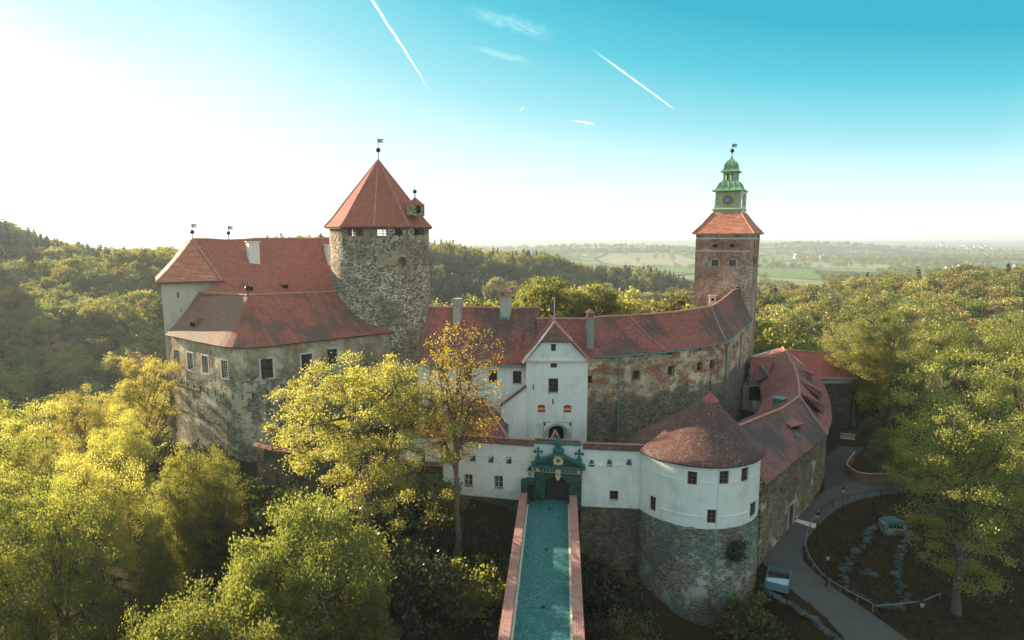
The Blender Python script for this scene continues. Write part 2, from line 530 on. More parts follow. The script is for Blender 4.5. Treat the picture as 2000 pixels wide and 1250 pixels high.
M['stone_bastion'] = stone('rubble bastion', 2.1, [(0, (.10, .10, .085)), (.5, (.24, .235, .205)), (1, (.46, .45, .39))], (.34, .33, .29), white=(.8, (.52, .52, .47)), stain=(.11, .09, .07), stain_amt=.65, flat=2.6, plaster=(.62, (.46, .47, .44), .3), green=(.55, (.10, .24, .23)))
M['stone_east'] = stone('rubble east', 2.1, [(0, (.12, .095, .07)), (.5, (.25, .205, .15)), (1, (.40, .34, .255))], (.28, .23, .17), stain=(.13, .10, .075), stain_amt=.5, plaster=(.63, (.5, .44, .36), .35), flat=2.0)
M['white'] = plaster('white limewash', (.91, .88, .82), (.62, .57, .49), .5, lowdirt=(-.6, 2.0, (.42, .40, .34)))
M['white_gate'] = plaster('white limewash weathered', (.91, .87, .80), (.62, .56, .47), .45, lowdirt=(-1.0, 4.2, (.33, .31, .25)))
M['cream'] = plaster('grey cream plaster', (.66, .56, .45), (.42, .35, .27), .5)
M['palewhite'] = plaster('bright whitewash', (.94, .88, .80), (.6, .58, .55), .3)
M['moulding'] = plaster('pale moulding', (.76, .68, .58), (.5, .48, .44), .4)
M['frame_dark'] = simple('dark brown wood', (.065, .038, .026), .6)
M['frame_red'] = simple('red brown wood', (.17, .075, .055), .6)
M['frame_white'] = simple('white painted wood', (.72, .71, .68), .5, var=.1)
M['surround'] = plaster('stone surround', (.52, .48, .42), (.33, .30, .26), .5)
M['brickred'] = stone('old brick', 5.0, [(0, (.30, .12, .08)), (.5, (.40, .17, .11)), (1, (.5, .25, .17))], (.45, .38, .32), flat=2.6, stain_amt=.2)
M['glass'] = None
g = G('dark window glass'); g.b.inputs['IOR'].default_value = 1.5
M['glass'] = g.done(g.mix(g.noise(g.pos(), .8, 2), (.012, .013, .014), (.05, .055, .055)), .12, None, spec=.6)
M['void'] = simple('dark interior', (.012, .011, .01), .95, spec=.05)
M['wood_door'] = simple('black brown door planks', (.035, .022, .016), .7)
M['portal'] = stone('dark green portal stone', .9, [(0, (.026, .085, .082)), (.5, (.034, .105, .10)), (1, (.05, .13, .122))], (.024, .07, .066), stain=(.022, .05, .047), stain_amt=.5, flat=1.6, mw=.03)
M['portal_trim'] = simple('green weathered stone trim', (.028, .125, .12), .75, var=.35, nscale=2.5, dist=.03)
M['gold'] = simple('worn gilding', (.75, .50, .17), .45, .35, .35, 12)
M['goldpale'] = simple('pale gilding', (.80, .62, .34), .5, .1, .3, 14)
M['iron'] = simple('black iron', (.025, .024, .024), .5, .6)
M['steel'] = simple('pale galvanised rail', (.22, .24, .235), .5, .3)
M['copper'] = simple('verdigris copper', (.22, .37, .22), .6, .1, .3, 1.2)
M['copper_lt'] = simple('pale green paint', (.36, .43, .27), .7, 0, .12, 2)
M['coppergutter'] = simple('green copper pipe', (.12, .27, .24), .55, .2, .3, 2)
M['paleface'] = simple('pale cream paint and sky sheen', (.74, .70, .60), .7, 0, .12, 2)
M['clockgold'] = simple('clock yellow ochre', (.62, .40, .10), .6, 0, .4, 6)
M['clockblue'] = simple('clock blue', (.10, .26, .36), .4, 0, .3, 5)
M['clockdark'] = simple('clock dark ring', (.05, .045, .05), .5, .2, .3, 5)
M['cap_red'] = simple('red painted sheet', (.36, .09, .075), .6, var=.25)
M['shutter_red'] = simple('shutter red', (.40, .055, .035), .6, var=.15)
M['shutter_yellow'] = simple('shutter yellow', (.78, .42, .06), .6, var=.15)
M['timber'] = simple('warm timber boards', (.22, .115, .065), .7, var=.4, nscale=5)
M['timber_pale'] = simple('bleached timber', (.62, .50, .40), .7, var=.3, nscale=5)
M['bark'] = simple('grey brown bark', (.125, .098, .075), .9, var=.5, nscale=4, spec=.1, dist=.08)
M['bark_red'] = simple('red brown bark', (.17, .115, .085), .9, var=.45, nscale=4, spec=.1, dist=.08)
M['chimney'] = plaster('sooty chimney render', (.52, .45, .37), (.16, .14, .12), .7)
M['chimney_green'] = plaster('mossy chimney render', (.30, .33, .28), (.16, .17, .14), .6)

g = G('cobbles'); p = g.pos((1, 1, 1)); q = g.warp(p, 2, .12)
v1 = g.vor(q, 8.5); ve = g.vor(q, 8.5, 'DISTANCE_TO_EDGE')
r = g.N.new('ShaderNodeSeparateColor'); g.L.new(v1.outputs['Color'], r.inputs[0])
cc = g.ramp(r.outputs[0], [(0, (.03, .17, .175)), (.6, (.045, .25, .255)), (1, (.11, .34, .34))])
cc = g.mix(g.ss(ve.outputs['Distance'], .0, .07), (.04, .085, .09), cc)
cc = g.mix(.3, cc, g.ramp(g.noise(p, .9, 6, .75), [(.3, (.7, .7, .7)), (.7, (1.15, 1.15, 1.15))]), 'MULTIPLY')
M['cobble'] = g.done(cc, .8, g.ss(ve.outputs['Distance'], 0, .2), .04, .8)

g = G('parapet brick'); u = g.uv()
br = g.N.new('ShaderNodeTexBrick'); g.L.new(u, br.inputs['Vector'])
br.offset = 0.0
br.inputs['Color1'].default_value = (.36, .12, .095, 1); br.inputs['Color2'].default_value = (.47, .20, .16, 1); br.inputs['Mortar'].default_value = (.45, .36, .33, 1)
br.inputs['Scale'].default_value = 1; br.inputs['Brick Width'].default_value = .185; br.inputs['Row Height'].default_value = .16; br.inputs['Mortar Size'].default_value = .018
cc = g.mix(.8, br.outputs['Color'], g.ramp(g.noise(g.pos(), .9, 5, .7), [(.3, (.65, .65, .65)), (.7, (1.2, 1.2, 1.2))]), 'MULTIPLY')
M['parapet'] = g.done(cc, .85, g.math('SUBTRACT', 1.0, br.outputs['Fac']), .03, .7)

g = G('road gravel'); p = g.pos()
cc = g.mix(g.noise(p, .25, 6, .65), (.13, .135, .13), (.26, .265, .25))
cc = g.mix(.5, cc, g.ramp(g.noise(p, 7, 5, .8), [(.3, (.6, .6, .6)), (.7, (1.25, 1.25, 1.25))]), 'MULTIPLY')
cc = g.mix(1.0, cc, (.46, .53, .53), 'MULTIPLY')
M['road'] = g.done(cc, .95, g.noise(p, 8, 5), .04, .5)
M['asphalt'] = simple('dark asphalt', (.06, .063, .062), .9, var=.3, nscale=1.2, dist=.02)


# ------------------------------------------------------------------ wall systems
class Path:
    """vertical wall along a plan polyline; u = length along it, d = depth inwards"""
    def __init__(self, pts, batter=0.0, zb=0.0):
        self.p = [Vector((a[0], a[1])) for a in pts]
        self.s = [0.0]
        for a, b in zip(self.p, self.p[1:]): self.s.append(self.s[-1] + (b - a).length)
        self.L = self.s[-1]; self.batter = batter; self.zb = zb
        self.nrm = []
        for a, b in zip(self.p, self.p[1:]):
            t = (b - a).normalized(); n = Vector((t.y, -t.x))     # outward: right of travel
            self.nrm.append(n)
        self.vn = []
        for i in range(len(self.p)):
            k = [self.nrm[j] for j in (i - 1, i) if 0 <= j < len(self.nrm)]
            m_ = sum(k, Vector((0, 0))).normalized()
            m_ = m_ / max(.3, m_.dot(k[0]))
            self.vn.append(m_)

    def seg(self, u):
        for i in range(len(self.p) - 1):
            if u <= self.s[i + 1] + 1e-6: return i
        return len(self.p) - 2

    def map(self, u, z, d=0.0):
        i = self.seg(u)
        l = self.s[i + 1] - self.s[i]
        t = (u - self.s[i]) / l
        q = self.p[i].lerp(self.p[i + 1], t)
        n = self.vn[i].lerp(self.vn[i + 1], min(1, max(0, t)))
        dd = d - self.batter * (self.zb - z)
        return Vector((q.x - n.x * dd, q.y - n.y * dd, z))

    def hit(self, px, py):
        best = None
        for i in range(len(self.p) - 1):
            n = Vector((self.nrm[i].x, self.nrm[i].y, 0))
            r = ray(px, py)
            if r.dot(n) > -1e-4: continue
            P = onP(px, py, (self.p[i].x, self.p[i].y, 0), n)
            t = self.p[i + 1] - self.p[i]
            k = (Vector((P.x, P.y)) - self.p[i]).dot(t) / t.length_squared
            if -.02 <= k <= 1.02 and (best is None or P.y < best[2]):
                best = (self.s[i] + k * t.length, P.z, P.y)
        if best is None: raise ValueError(f'no wall at {px},{py}')
        return best[0], best[1]


def arc_pts(c, R, a0, a1, n):
    return [(c[0] + R * math.cos(a0 + (a1 - a0) * k / n), c[1] + R * math.sin(a0 + (a1 - a0) * k / n)) for k in range(n + 1)]


def opening(W, cx, cy, w, h, depth=.3, arch=False):
    """an opening seen at photo position cx,cy of pixel size w,h becomes metres on wall W"""
    def side(x):
        try: return W.hit(x, cy)[0]
        except ValueError: return None
    for sh in (0, -2, 2, -5, 5, -9, 9, -14, 14):
        try:
            u, z = W.hit(cx + sh, cy); cx += sh; break
        except ValueError: pass
    u0, u1 = side(cx - w / 2), side(cx + w / 2)
    if u0 is None: u0 = 2 * u - u1
    if u1 is None: u1 = 2 * u - u0
    z1 = W.hit(cx, cy - h / 2)[1]; z0 = W.hit(cx, cy + h / 2)[1]
    return dict(u0=min(u0, u1), u1=max(u0, u1), z0=z0, z1=z1, d=depth, arch=arch)


def facade(mb, W, u0, u1, z0, z1, ops=(), top=None, du=2.0, back=True, mi=0, rough=0.0):
    ks = {round(u0, 4), round(u1, 4)}
    for s in W.s:
        if u0 < s < u1: ks.add(round(s, 4))
    zs = {round(z0, 4), round(z1, 4)}
    for o in ops:
        for k in ('u0', 'u1'):
            if u0 < o[k] < u1: ks.add(round(o[k], 4))
        for k in ('z0', 'z1'):
            if z0 < o[k] < z1: zs.add(round(o[k], 4))
    ks = sorted(ks); k2 = [ks[0]]
    for a in ks[1:]:
        n = max(1, int((a - k2[-1]) / du)); b = k2[-1]
        for j in range(1, n + 1): k2.append(b + (a - b) * j / n)
    ks = k2; zs = sorted(zs)
    def Z(u, z):
        if top is None or z < z1 - 1e-3: return z
        return top(u)
    def Pt(u, z, d=0.0):
        p = W.map(u, Z(u, z), d)
        if rough:
            k = mnoise.noise(p * .45) * rough
            q = W.map(u, Z(u, z), d - k); return q
        return p
    for a, b in zip(ks, ks[1:]):
        for c, e in zip(zs, zs[1:]):
            mu, mz = (a + b) / 2, (c + e) / 2
            if any(o['u0'] < mu < o['u1'] and o['z0'] < mz < o['z1'] for o in ops): continue
            mb.face([Pt(a, c), Pt(b, c), Pt(b, e), Pt(a, e)], uv=[(a, c), (b, c), (b, e), (a, e)], mi=mi)
    for o in ops:
        d = o['d']; a, b, c, e = o['u0'], o['u1'], o['z0'], o['z1']
        P = Pt
        if o['arch']:
            r = (b - a) / 2; hh = min(o.get('rise', r), e - c); sp = e - hh; n = 14; cu = (a + b) / 2
            arc = [(cu - r * math.cos(math.pi * k / n), sp + hh * math.sin(math.pi * k / n)) for k in range(n + 1)]
            for k in range(n):
                (ua, za), (ub, zb) = arc[k], arc[k + 1]
                corner = (a, e) if k < n / 2 else (b, e)
                mb.face([P(ua, za), P(*corner), P(ub, zb)], mi=mi)
                mb.face([P(ua, za), P(ub, zb), P(ub, zb, d), P(ua, za, d)], mi=mi)
            mb.face([P(a, e), P(b, e), P(arc[n // 2][0], arc[n // 2][1])], mi=mi)
            e2 = sp
        else:
            e2 = e
            mb.face([P(a, e), P(b, e), P(b, e, d), P(a, e, d)], mi=mi)
        mb.face([P(a, c), P(a, e2), P(a, e2, d), P(a, c, d)], mi=mi)
        mb.face([P(b, c), P(b, c, d), P(b, e2, d), P(b, e2)], mi=mi)
        mb.face([P(a, c), P(a, c, d), P(b, c, d), P(b, c)], mi=mi)
        if o.get('backing', False):
            k = d
            mb.face([P(a, c, k), P(b, c, k), P(b, e, k), P(a, e, k)], mi=mi)


def fill(W, o, name, mat, parent, d=None, thick=.06):
    """a slab set into an opening"""
    d = o['d'] - .1 if d is None else d
    mb = MB(); a, b, c, e = o['u0'], o['u1'], o['z0'], o['z1']
    if o['arch']:
        r = (b - a) / 2; hh = min(o.get('rise', r), e - c); sp = e - hh; n = 14; cu = (a + b) / 2
        pts = [(a, c), (b, c)] + [(cu + r * math.cos(math.pi * k / n), sp + hh * math.sin(math.pi * k / n)) for k in range(n + 1)]
    else:
        pts = [(a, c), (b, c), (b, e), (a, e)]
    mb.face([W.map(u, z, d) for u, z in pts]); mb.face([W.map(u, z, d + thick) for u, z in pts][::-1])
    return mb.build(name, mat, parent)


def bars(mb, W, segs, d0, d1):
    """rectangular members u0,u1,z0,z1 between depths d0 (front) and d1"""
    for a, b, c, e in segs:
        q = [W.map(u, z, d) for d in (d0, d1) for u, z in ((a, c), (b, c), (b, e), (a, e))]
        for f in ((0, 1, 2, 3), (0, 4, 5, 1), (1, 5, 6, 2), (2, 6, 7, 3), (3, 7, 4, 0)):
            mb.face([q[i] for i in f])


def window(W, o, parent, frame, nx=2, ny=3, fw=.09, surround=None, sw=.16, sill=True, glass=None, name='window', label=None, split=True, lintel=False):
    d = o['d'] - .12; a, b, c, e = o['u0'], o['u1'], o['z0'], o['z1']
    mb = MB(); mw = fw * .6
    segs = [(a, a + fw, c, e), (b - fw, b, c, e), (a + fw, b - fw, c, c + fw), (a + fw, b - fw, e - fw, e)]
    xs = [a + fw + (b - a - 2 * fw) * k / nx for k in range(nx + 1)]
    zs = [c + fw + (e - c - 2 * fw) * k / ny for k in range(ny + 1)]
    for x in xs[1:-1]: segs.append((x - mw / 2, x + mw / 2, c + fw, e - fw))
    for i in range(nx):
        for z in zs[1:-1]: segs.append((xs[i] + (mw / 2 if i else 0), xs[i + 1] - (mw / 2 if i < nx - 1 else 0), z - mw / 2, z + mw / 2))
    bars(mb, W, segs, d, d + .08)
    w = mb.build(name, frame, parent)
    if label: w['label'] = label
    gm = glass or M['glass']
    if split:
        for i in range(nx):
            for j in range(ny):
                pm = MB()
                tl = random.uniform(-.012, .012)
                q = [W.map(xs[i], zs[j], d + .05 + tl), W.map(xs[i + 1], zs[j], d + .05 - tl), W.map(xs[i + 1], zs[j + 1], d + .05 - tl), W.map(xs[i], zs[j + 1], d + .05 + tl)]
                pm.face(q); pm.build('pane', gm, w)
    else:
        pm = MB(); pm.face([W.map(a, c, d + .05), W.map(b, c, d + .05), W.map(b, e, d + .05), W.map(a, e, d + .05)]); pm.build('pane', gm, w)
    if surround:
        sm_ = MB()
        bars(sm_, W, [(a - sw, a, c, e), (b, b + sw, c, e), (a - sw, b + sw, e, e + sw), (a - sw * 1.3, b + sw * 1.3, c - sw, c)], -.05, .05)
        sm_.build('surround', surround, w)
    elif sill:
        sm_ = MB(); bars(sm_, W, [(a - .06, b + .06, c - .09, c)], -.06, .05); sm_.build('sill', M['surround'], w)
    return w


def ridge_cap(pts, parent, r=.17, mat=None, name='ridge_cap', amp=0.0):
    mb = MB()
    pts = [Vector(p) for p in pts]; out = []
    for a, b in zip(pts, pts[1:]):
        n = max(1, int((b - a).length / .8))
        for k in range(n): out.append(a.lerp(b, k / n))
    out.append(pts[-1])
    out = [q + V(0, 0, amp * mnoise.noise(q * .35)) for q in out]
    rad = [r * (1.0 + .22 * (i % 2)) for i in range(len(out))]
    mb.tube(out, rad, 6)
    return mb.build(name, mat or M['ridge'], parent)


def finial(name, p, h, parent, ball=.28, flag=True):
    """iron spike with ball and pennant, standing at p"""
    mb = MB(); p = Vector(p)
    mb.tube([p - V(0, 0, .3), p + V(0, 0, h * .45), p + V(0, 0, h)], [.09, .06, .03], 6)
    f = mb.build(name, M['iron'], parent)
    b = MB(); b.lathe([(0, -ball), (ball * .7, -ball * .7), (ball, 0), (ball * .7, ball * .7), (0, ball)], p + V(0, 0, h * .48), 12)
    b.build('ball', M['iron'], f)
    if flag:
        k = MB(); q = p + V(0, 0, h * .82)
        for i in range(3):
            k.face([q + V(.02, 0, .42 - i * .2), q + V(.95 - .2 * (i % 2), 0, .40 - i * .2), q + V(.95 - .2 * (i % 2), 0, .26 - i * .2), q + V(.02, 0, .24 - i * .2)])
        k.bar(q + V(.01, 0, -.2), q + V(.01, 0, .45), .05, .05, (0, 1, 0))
        k.build('pennant', M['iron'], f, solid=.03)
    return f

# ------------------------------------------------------------------ terrain
CP = np.array([
    # moat and slope in front
    (0, 5, -12), (0, 20, -11), (0, 45, -11.5), (3, 60, -10.5), (-10, 58, -6), (-10, 67, -5.4), (-20, 60, -5), (-20, 70, -4.5), (-32, 72, -5), (-30, 55, -9), (-45, 72, -8),
    (-56, 85, -8), (-62, 100, -12), (-40, 40, -17), (-60, 60, -18), (-80, 80, -26), (-70, 40, -25), (-100, 60, -32), (-15, 40, -12), (-25, 20, -15),
    (12, 58, -11), (12, 64, -10), (20, 58, -12.2), (22, 55, -12.5), (27, 58, -11), (15, 45, -12), (24, 40, -12.5), (28, 50, -10.5), (10, 20, -12), (30, 25, -12),
    # castle rock
    (0, 76, 1), (0, 90, 1.5), (-10, 76, 1), (-25, 84, 1), (-40, 92, 2), (-45, 105, 0), (-25, 120, 2), (10, 90, 2), (25, 95, 2), (15, 110, 4), (15, 78, 2), (0, 120, 4),
    (20, 130, 3), (-5, 74, 1), (10, 74, 1), (20, 72, 0), (36, 92, -2), (42, 104, -2), (34, 84, -1), (48, 112, 0), (40, 122, 0), (30, 128, 2),
    # east terrace and beyond
    (32, 62, -7.9), (40, 55, -8.3), (60, 60, -8), (60, 80, -6.3), (50, 95, -5.1), (70, 100, -5), (80, 70, -8), (32, 50, -9.3), (40, 40, -9.6), (60, 40, -10), (90, 90, -9),
    (60, 120, -7), (60, 135, -12), (90, 130, -14), (120, 120, -18), (120, 170, -17), (80, 180, -18), (200, 200, -14), (150, 250, -12), (100, 260, -18),
    (290, 345, -3), (230, 340, -7), (167, 330, -13), (118, 300, -19), (350, 340, 0), (450, 350, 4), (200, 480, -44), (350, 520, -38), (120, 420, -44), (400, 200, -6), (300, 100, -12), (200, 50, -18), (120, 50, -16), (500, 100, -10),
    # north of the castle
    (0, 150, -4), (45, 160, -2), (30, 190, -8), (60, 210, -14), (0, 250, -32), (60, 300, -38), (-60, 200, -35), (-30, 160, -18),
    (-80, 600, 10), (0, 600, 1), (108, 650, -17), (160, 560, -29), (-160, 620, 14), (-40, 450, -14), (40, 480, -22), (-80, 400, -20), (0, 380, -30), (100, 450, -36),
    (-100, 900, -38), (0, 900, -46), (150, 850, -50), (260, 620, -48), (320, 760, -50),
    # western valley side; high ridge out of view at left added to shade it
    (-315, 385, 1), (-282, 400, 2), (-240, 410, 6), (-200, 430, 11), (-160, 500, 16), (-345, 402, 8), (-435, 372, 85), (-520, 400, 112), (-600, 420, 112), (-420, 290, 62), (-540, 310, 100), (-200, 300, -15), (-260, 300, -9), (-160, 260, -30), (-250, 220, -31), (-180, 180, -40),
    (-120, 140, -38), (-330, 260, -8), (-400, 200, -10), (-300, 150, -34), (-200, 100, -40), (-120, 220, -38), (-100, 300, -27), (-90, 120, -27), (-300, 600, -10), (-400, 800, -36), (-600, 500, 0),
    (-700, 1000, -40), (-300, 1100, -48), (-160, 50, -40), (-160, -40, -40), (-60, -40, -25), (0, -40, -14), (60, -40, -15), (200, -60, -20), (-900, 300, -20), (-900, 0, -30), (800, 300, -15), (800, 0, -20), (0, -400, -30), (600, -400, -30), (-600, -400, -30),
    (400, 1000, -50), (0, 1300, -50), (700, 700, -48), (900, 1000, -50), (-900, 1500, -50), (1200, 600, -50), (600, 1500, -50), (-300, 1700, -50), (1500, 1500, -50), (-1500, 900, -50), (1500, 0, -40), (-1500, 0, -40), (0, -1500, -50),
], dtype=float)


def sstep(x, a, b):
    t = np.clip((x - a) / (b - a), 0, 1)
    return t * t * (3 - 2 * t)


def height(x, y):
    x = np.asarray(x, float); y = np.asarray(y, float)
    sh = x.shape; x = x.ravel(); y = y.ravel()
    h = np.empty_like(x)
    for i in range(0, len(x), 4000):
        dx = x[i:i + 4000, None] - CP[None, :, 0]; dy = y[i:i + 4000, None] - CP[None, :, 1]
        w = 1.0 / (dx * dx + dy * dy + 9.0) ** 1.9
        h[i:i + 4000] = (w * CP[None, :, 2]).sum(1) / w.sum(1)
    far = sstep(np.hypot(x, y), 1000, 1600)
    hills = (-52 + 46 * np.exp(-((x - 1720) / 520) ** 2 - ((y - 3600) / 300) ** 2) + 34 * np.exp(-((x - 520) / 620) ** 2 - ((y - 2900) / 330) ** 2)
             + 26 * np.exp(-((x + 700) / 900) ** 2 - ((y - 3300) / 500) ** 2)
             + sstep(y, 6500, 10500) * (46 + 16 * np.sin(x / 1900.0 + .6) + 9 * np.sin(x / 730.0)) * 1.0
             + 4 * np.sin(x / 310.0) * np.sin(y / 420.0) + 8 * sstep(y, 4600, 5600) * np.exp(-((x - 4000) / 1500) ** 2))
    h = h * (1 - far) + hills * far
    g_ = -6.0 - 0.08 * (84 - y)
    w = sstep(x, 26.5, 30) * sstep(y, 47, 53) * (1 - sstep(y, 103, 110)) * (1 - sstep(x, 74, 84))
    # the castle rock falls away behind the east range
    h = h * (1 - w) + g_ * w
    return h.reshape(sh)


def hz(x, y):
    return float(height(np.array([x]), np.array([y]))[0])


def axis(lo, hi, fine_lo, fine_hi, step, grow):
    a = list(np.arange(fine_lo, fine_hi + .01, step)); s = step
    while a[-1] < hi: s *= grow; a.append(a[-1] + s)
    s = step
    while a[0] > lo: s *= grow; a.insert(0, a[0] - s)
    return np.array(a)


def build_ground():
    xs = axis(-14000, 16000, -70, 90, 2.0, 1.10); ys = axis(-2500, 15000, 0, 140, 2.0, 1.085)
    X, Y = np.meshgrid(xs, ys)
    Z = height(X, Y)
    v = np.stack([X, Y, Z], -1).reshape(-1, 3)
    nx, ny = len(xs), len(ys)
    i = np.arange(nx - 1)[None, :] + (np.arange(ny - 1) * nx)[:, None]
    f = np.stack([i, i + 1, i + 1 + nx, i + nx], -1).reshape(-1, 4)
    g = G('ground cover'); p = g.pos()
    grass = g.mix(g.noise(p, .35, 6, .65), (.026, .020, .006), (.046, .036, .011))
    grass = g.mix(.6, grass, g.ramp(g.noise(p, 5, 5, .8), [(.3, (.55, .55, .55)), (.7, (1.3, 1.3, 1.3))]), 'MULTIPLY')
    forest = g.mix(g.noise(p, .08, 5), (.016, .022, .010), (.035, .038, .015))
    # far country: strips of fields and woodland
    q = g.warp(g.pos((1, .42, 1)), .0016, 260.0)
    v1 = g.vor(q, .0042); r = g.N.new('ShaderNodeSeparateColor'); g.L.new(v1.outputs['Color'], r.inputs[0])
    fc = g.ramp(r.outputs[0], [(0, (.14, .20, .06)), (.3, (.17, .24, .08)), (.45, (.26, .25, .12)), (.6, (.11, .17, .05)), (.75, (.30, .27, .17)), (.9, (.15, .22, .07))], True)
    fc = g.mix(.35, fc, g.ramp(g.noise(g.pos((.02, .3, 1)), .12, 3), [(.35, (.7, .7, .7)), (.65, (1.2, 1.2, 1.2))]), 'MULTIPLY')
    ve = g.vor(q, .0042, 'DISTANCE_TO_EDGE')
    fc = g.mix(g.ss(ve.outputs['Distance'], .05, .02), fc, (.03, .05, .022))
    yy = g.sepz(p, 'Y')
    wood = g.math('ADD', g.noise(g.pos((1, .5, 1)), .0011, 5, .6), g.math('MULTIPLY', g.ss(yy, 1500, 7500), .16))
    wood = g.math('ADD', wood, g.math('MULTIPLY', g.ss(g.sepz(p), -36, -22), .4))
    fw = g.mix(g.noise(p, .02, 5, .7), (.022, .036, .018), (.055, .07, .028))
    fc = g.mix(g.ss(wood, .56, .60), fc, fw)
    dist = g.N.new('ShaderNodeVectorMath'); dist.operation = 'LENGTH'; g.L.new(p, dist.inputs[0])
    c = g.mix(g.ss(dist.outputs['Value'], 100, 150), grass, forest)
    c = g.mix(g.ss(dist.outputs['Value'], 780, 900), c, fc)
    mat = g.done(c, .95, g.noise(p, 3, 5, .7), .12, .7, spec=.1)
    me = raw_mesh('ground', v, f, mat, smooth=True)
    o = bpy.data.objects.new('ground', me); COL.objects.link(o)
    tag(o, kind='structure')


build_ground()

# ================================================================== CASTLE
# ---- left bastion of the keep (low roofed rubble block)
BL, BK, BR = V(-53.5, 94.5, 0), V(-37.0, 82.0, 0), V(-19.6, 97.2, 0)


def rounded(a, k, b, r, n=6):
    a, k, b = [Vector((q[0], q[1])) for q in (a, k, b)]
    d0, d1 = (a - k).normalized(), (b - k).normalized()
    P0, P1 = k + d0 * r, k + d1 * r
    out = [tuple(a)]
    for i in range(n + 1):
        t = i / n
        q = P0 * (1 - t) ** 2 + k * 2 * t * (1 - t) + P1 * t * t
        out.append(tuple(q))
    out.append(tuple(b))
    return out


T = thing('keep_bastion', 'grey rubble block with low sagging tiled roof, left of the round tower', 'castle wing', (-37, 90, 0))
WB = Path(rounded(BL, BK, BR, 4.5))
ops = []
wl = [(345, 699.5, 10, 30), (371.8, 705.6, 11, 32), (401, 711.7, 12, 33), (438.6, 721.3, 12, 34)]
wr = [(521.5, 720, 24, 38), (599.4, 709, 21, 35), (649, 698, 20, 33)]
wins = [opening(WB, *q, depth=.45) for q in wl + wr]
slits = [opening(WB, x, y, 3.2, 11, depth=.5) for x, y in ((473, 776), (494, 773), (523, 768), (455, 775), (437, 772), (421, 768), (406, 764), (392, 760), (379, 757), (366, 752), (354, 748))]
for s in slits: s['backing'] = True
mb = MB()
facade(mb, WB, 0, WB.L, -12, 15.45, wins + slits, du=1.2, rough=.12)
mb.build('wall', M['stone_keep'], T)
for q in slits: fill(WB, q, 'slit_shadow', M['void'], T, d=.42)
for i, q in enumerate(wins):
    lab = None
    window(WB, q, T, M['frame_white'] if i < 4 else M['frame_red'], nx=3 if i < 4 else 2, ny=6 if i < 4 else 3, fw=.07, surround=M['moulding'] if i else None, sw=.2, label=lab, split=(i >= 4))
# reddish brick niche beside third window and brick patch
q = WB.hit(413, 704); mb = MB(); bars(mb, WB, [(q[0] - .35, q[0] + .3, q[1] - 1.5, q[1] + 1.4)], -.03, .1); mb.build('brick_infill', M['brickred'], T)
q = WB.hit(350, 724); mb = MB(); bars(mb, WB, [(q[0] - .5, q[0] + .5, q[1] - .6, q[1] + .5)], -.03, .1); mb.build('brick_infill', M['brickred'], T)
# string courses low on the wall
for z, a, b in ((3.6, 2, 14), (7.6, 1.0, 7.5)):
    mb = MB(); bars(mb, WB, [(u, u + 1.5, z - .03 * k, z + .18 - .03 * k) for k, u in enumerate(np.arange(a, b, 1.5))], -.09, .1); mb.build('string_course', M['stone_keep'], T)
# roof
ov = .55
nL = Vector((-(BK - BL).y, (BK - BL).x, 0)).normalized() * -1
E0 = V(*WB.map(0, 15.2, -ov)) + V(-.1, .4, 0)
apex = V(-38.9, 90.2, 21.75)
rl = V(-49.6, 96.9, 21.6); rr = V(-26.3, 102.2, 21.4)
mb = MB(weld=True)
eave = [WB.map(u, 15.2, -ov) for u in [0, 3, 6, 9, 12, 14.5]] + [WB.map(s, 15.2, -ov) for s in WB.s[1:-1]] + [WB.map(WB.s[-2] + (WB.L - WB.s[-2]) * k / 8, 15.2, -ov) for k in range(1, 9)]
ridge = []
nE = len(eave); i0, i1 = 6, 12
for i in range(nE):
    if i <= i0: ridge.append(rl.lerp(apex, i / i0))
    elif i < i1: ridge.append(apex.copy())
    else: ridge.append(apex.lerp(rr, (i - i1) / (nE - 1 - i1)))
nv = 9; cu = [0]
for a, b in zip(eave, eave[1:]): cu.append(cu[-1] + (b - a).length)
grid = []
for j in range(nv + 1):
    v = j / nv; row = []
    for a, b in zip(eave, ridge):
        p_ = a.lerp(b, v); p_.z += -.55 * math.sin(math.pi * v) * (1 - .3 * v) + .07 * mnoise.noise(p_ * .4); row.append(p_)
    grid.append(row)
mbL = MB(weld=True)
for j in range(nv):
    for i in range(nE - 1):
        q = [grid[j][i], grid[j][i + 1], grid[j + 1][i + 1], grid[j + 1][i]]
        s = lambda ii, jj: (cu[ii], (eave[ii] - ridge[ii]).length * jj / nv)
        (mbL if i < 7 else mb).face(q, uv=[s(i, j), s(i + 1, j), s(i + 1, j + 1), s(i, j + 1)])
mbL.build('west_roof', M['tile_grey'], T, solid=.22)['label'] = 'grey brown weathered slope'
# back slopes falling behind the ridge
mb.face([rl, apex, apex + V(1.5, 6, -5), rl + V(2, 6, -5)]); mb.face([apex, rr, rr + V(-2, 6, -5), apex + V(1.5, 6, -5)])
rf = mb.build('roof', M['tile_bastion'], T, solid=.22)
ridge_cap([rl, apex], T, .15); ridge_cap([apex, rr], T, .15)
# end of the roof sweeping down along the round tower
tip = V(*WB.map(WB.L, 15.2, -ov)); mb = MB(weld=True)
mb.patch(grid[0][-1], tip + V(.5, .5, -.1), rr + V(1.5, .8, -.6), rr, 4, 8, .05, .5)
mb.build('roof_end', M['tile_keep'], T, solid=.2)
ridge_cap([rr, rr + V(1.6, .2, -1.6), rr + V(3.4, -1.2, -3.8), rr + V(5.2, -3.1, -5.4), tip + V(.5, .4, .1)], T, .13)
finial('roof_finial', apex, 2.2, T, .42, False)
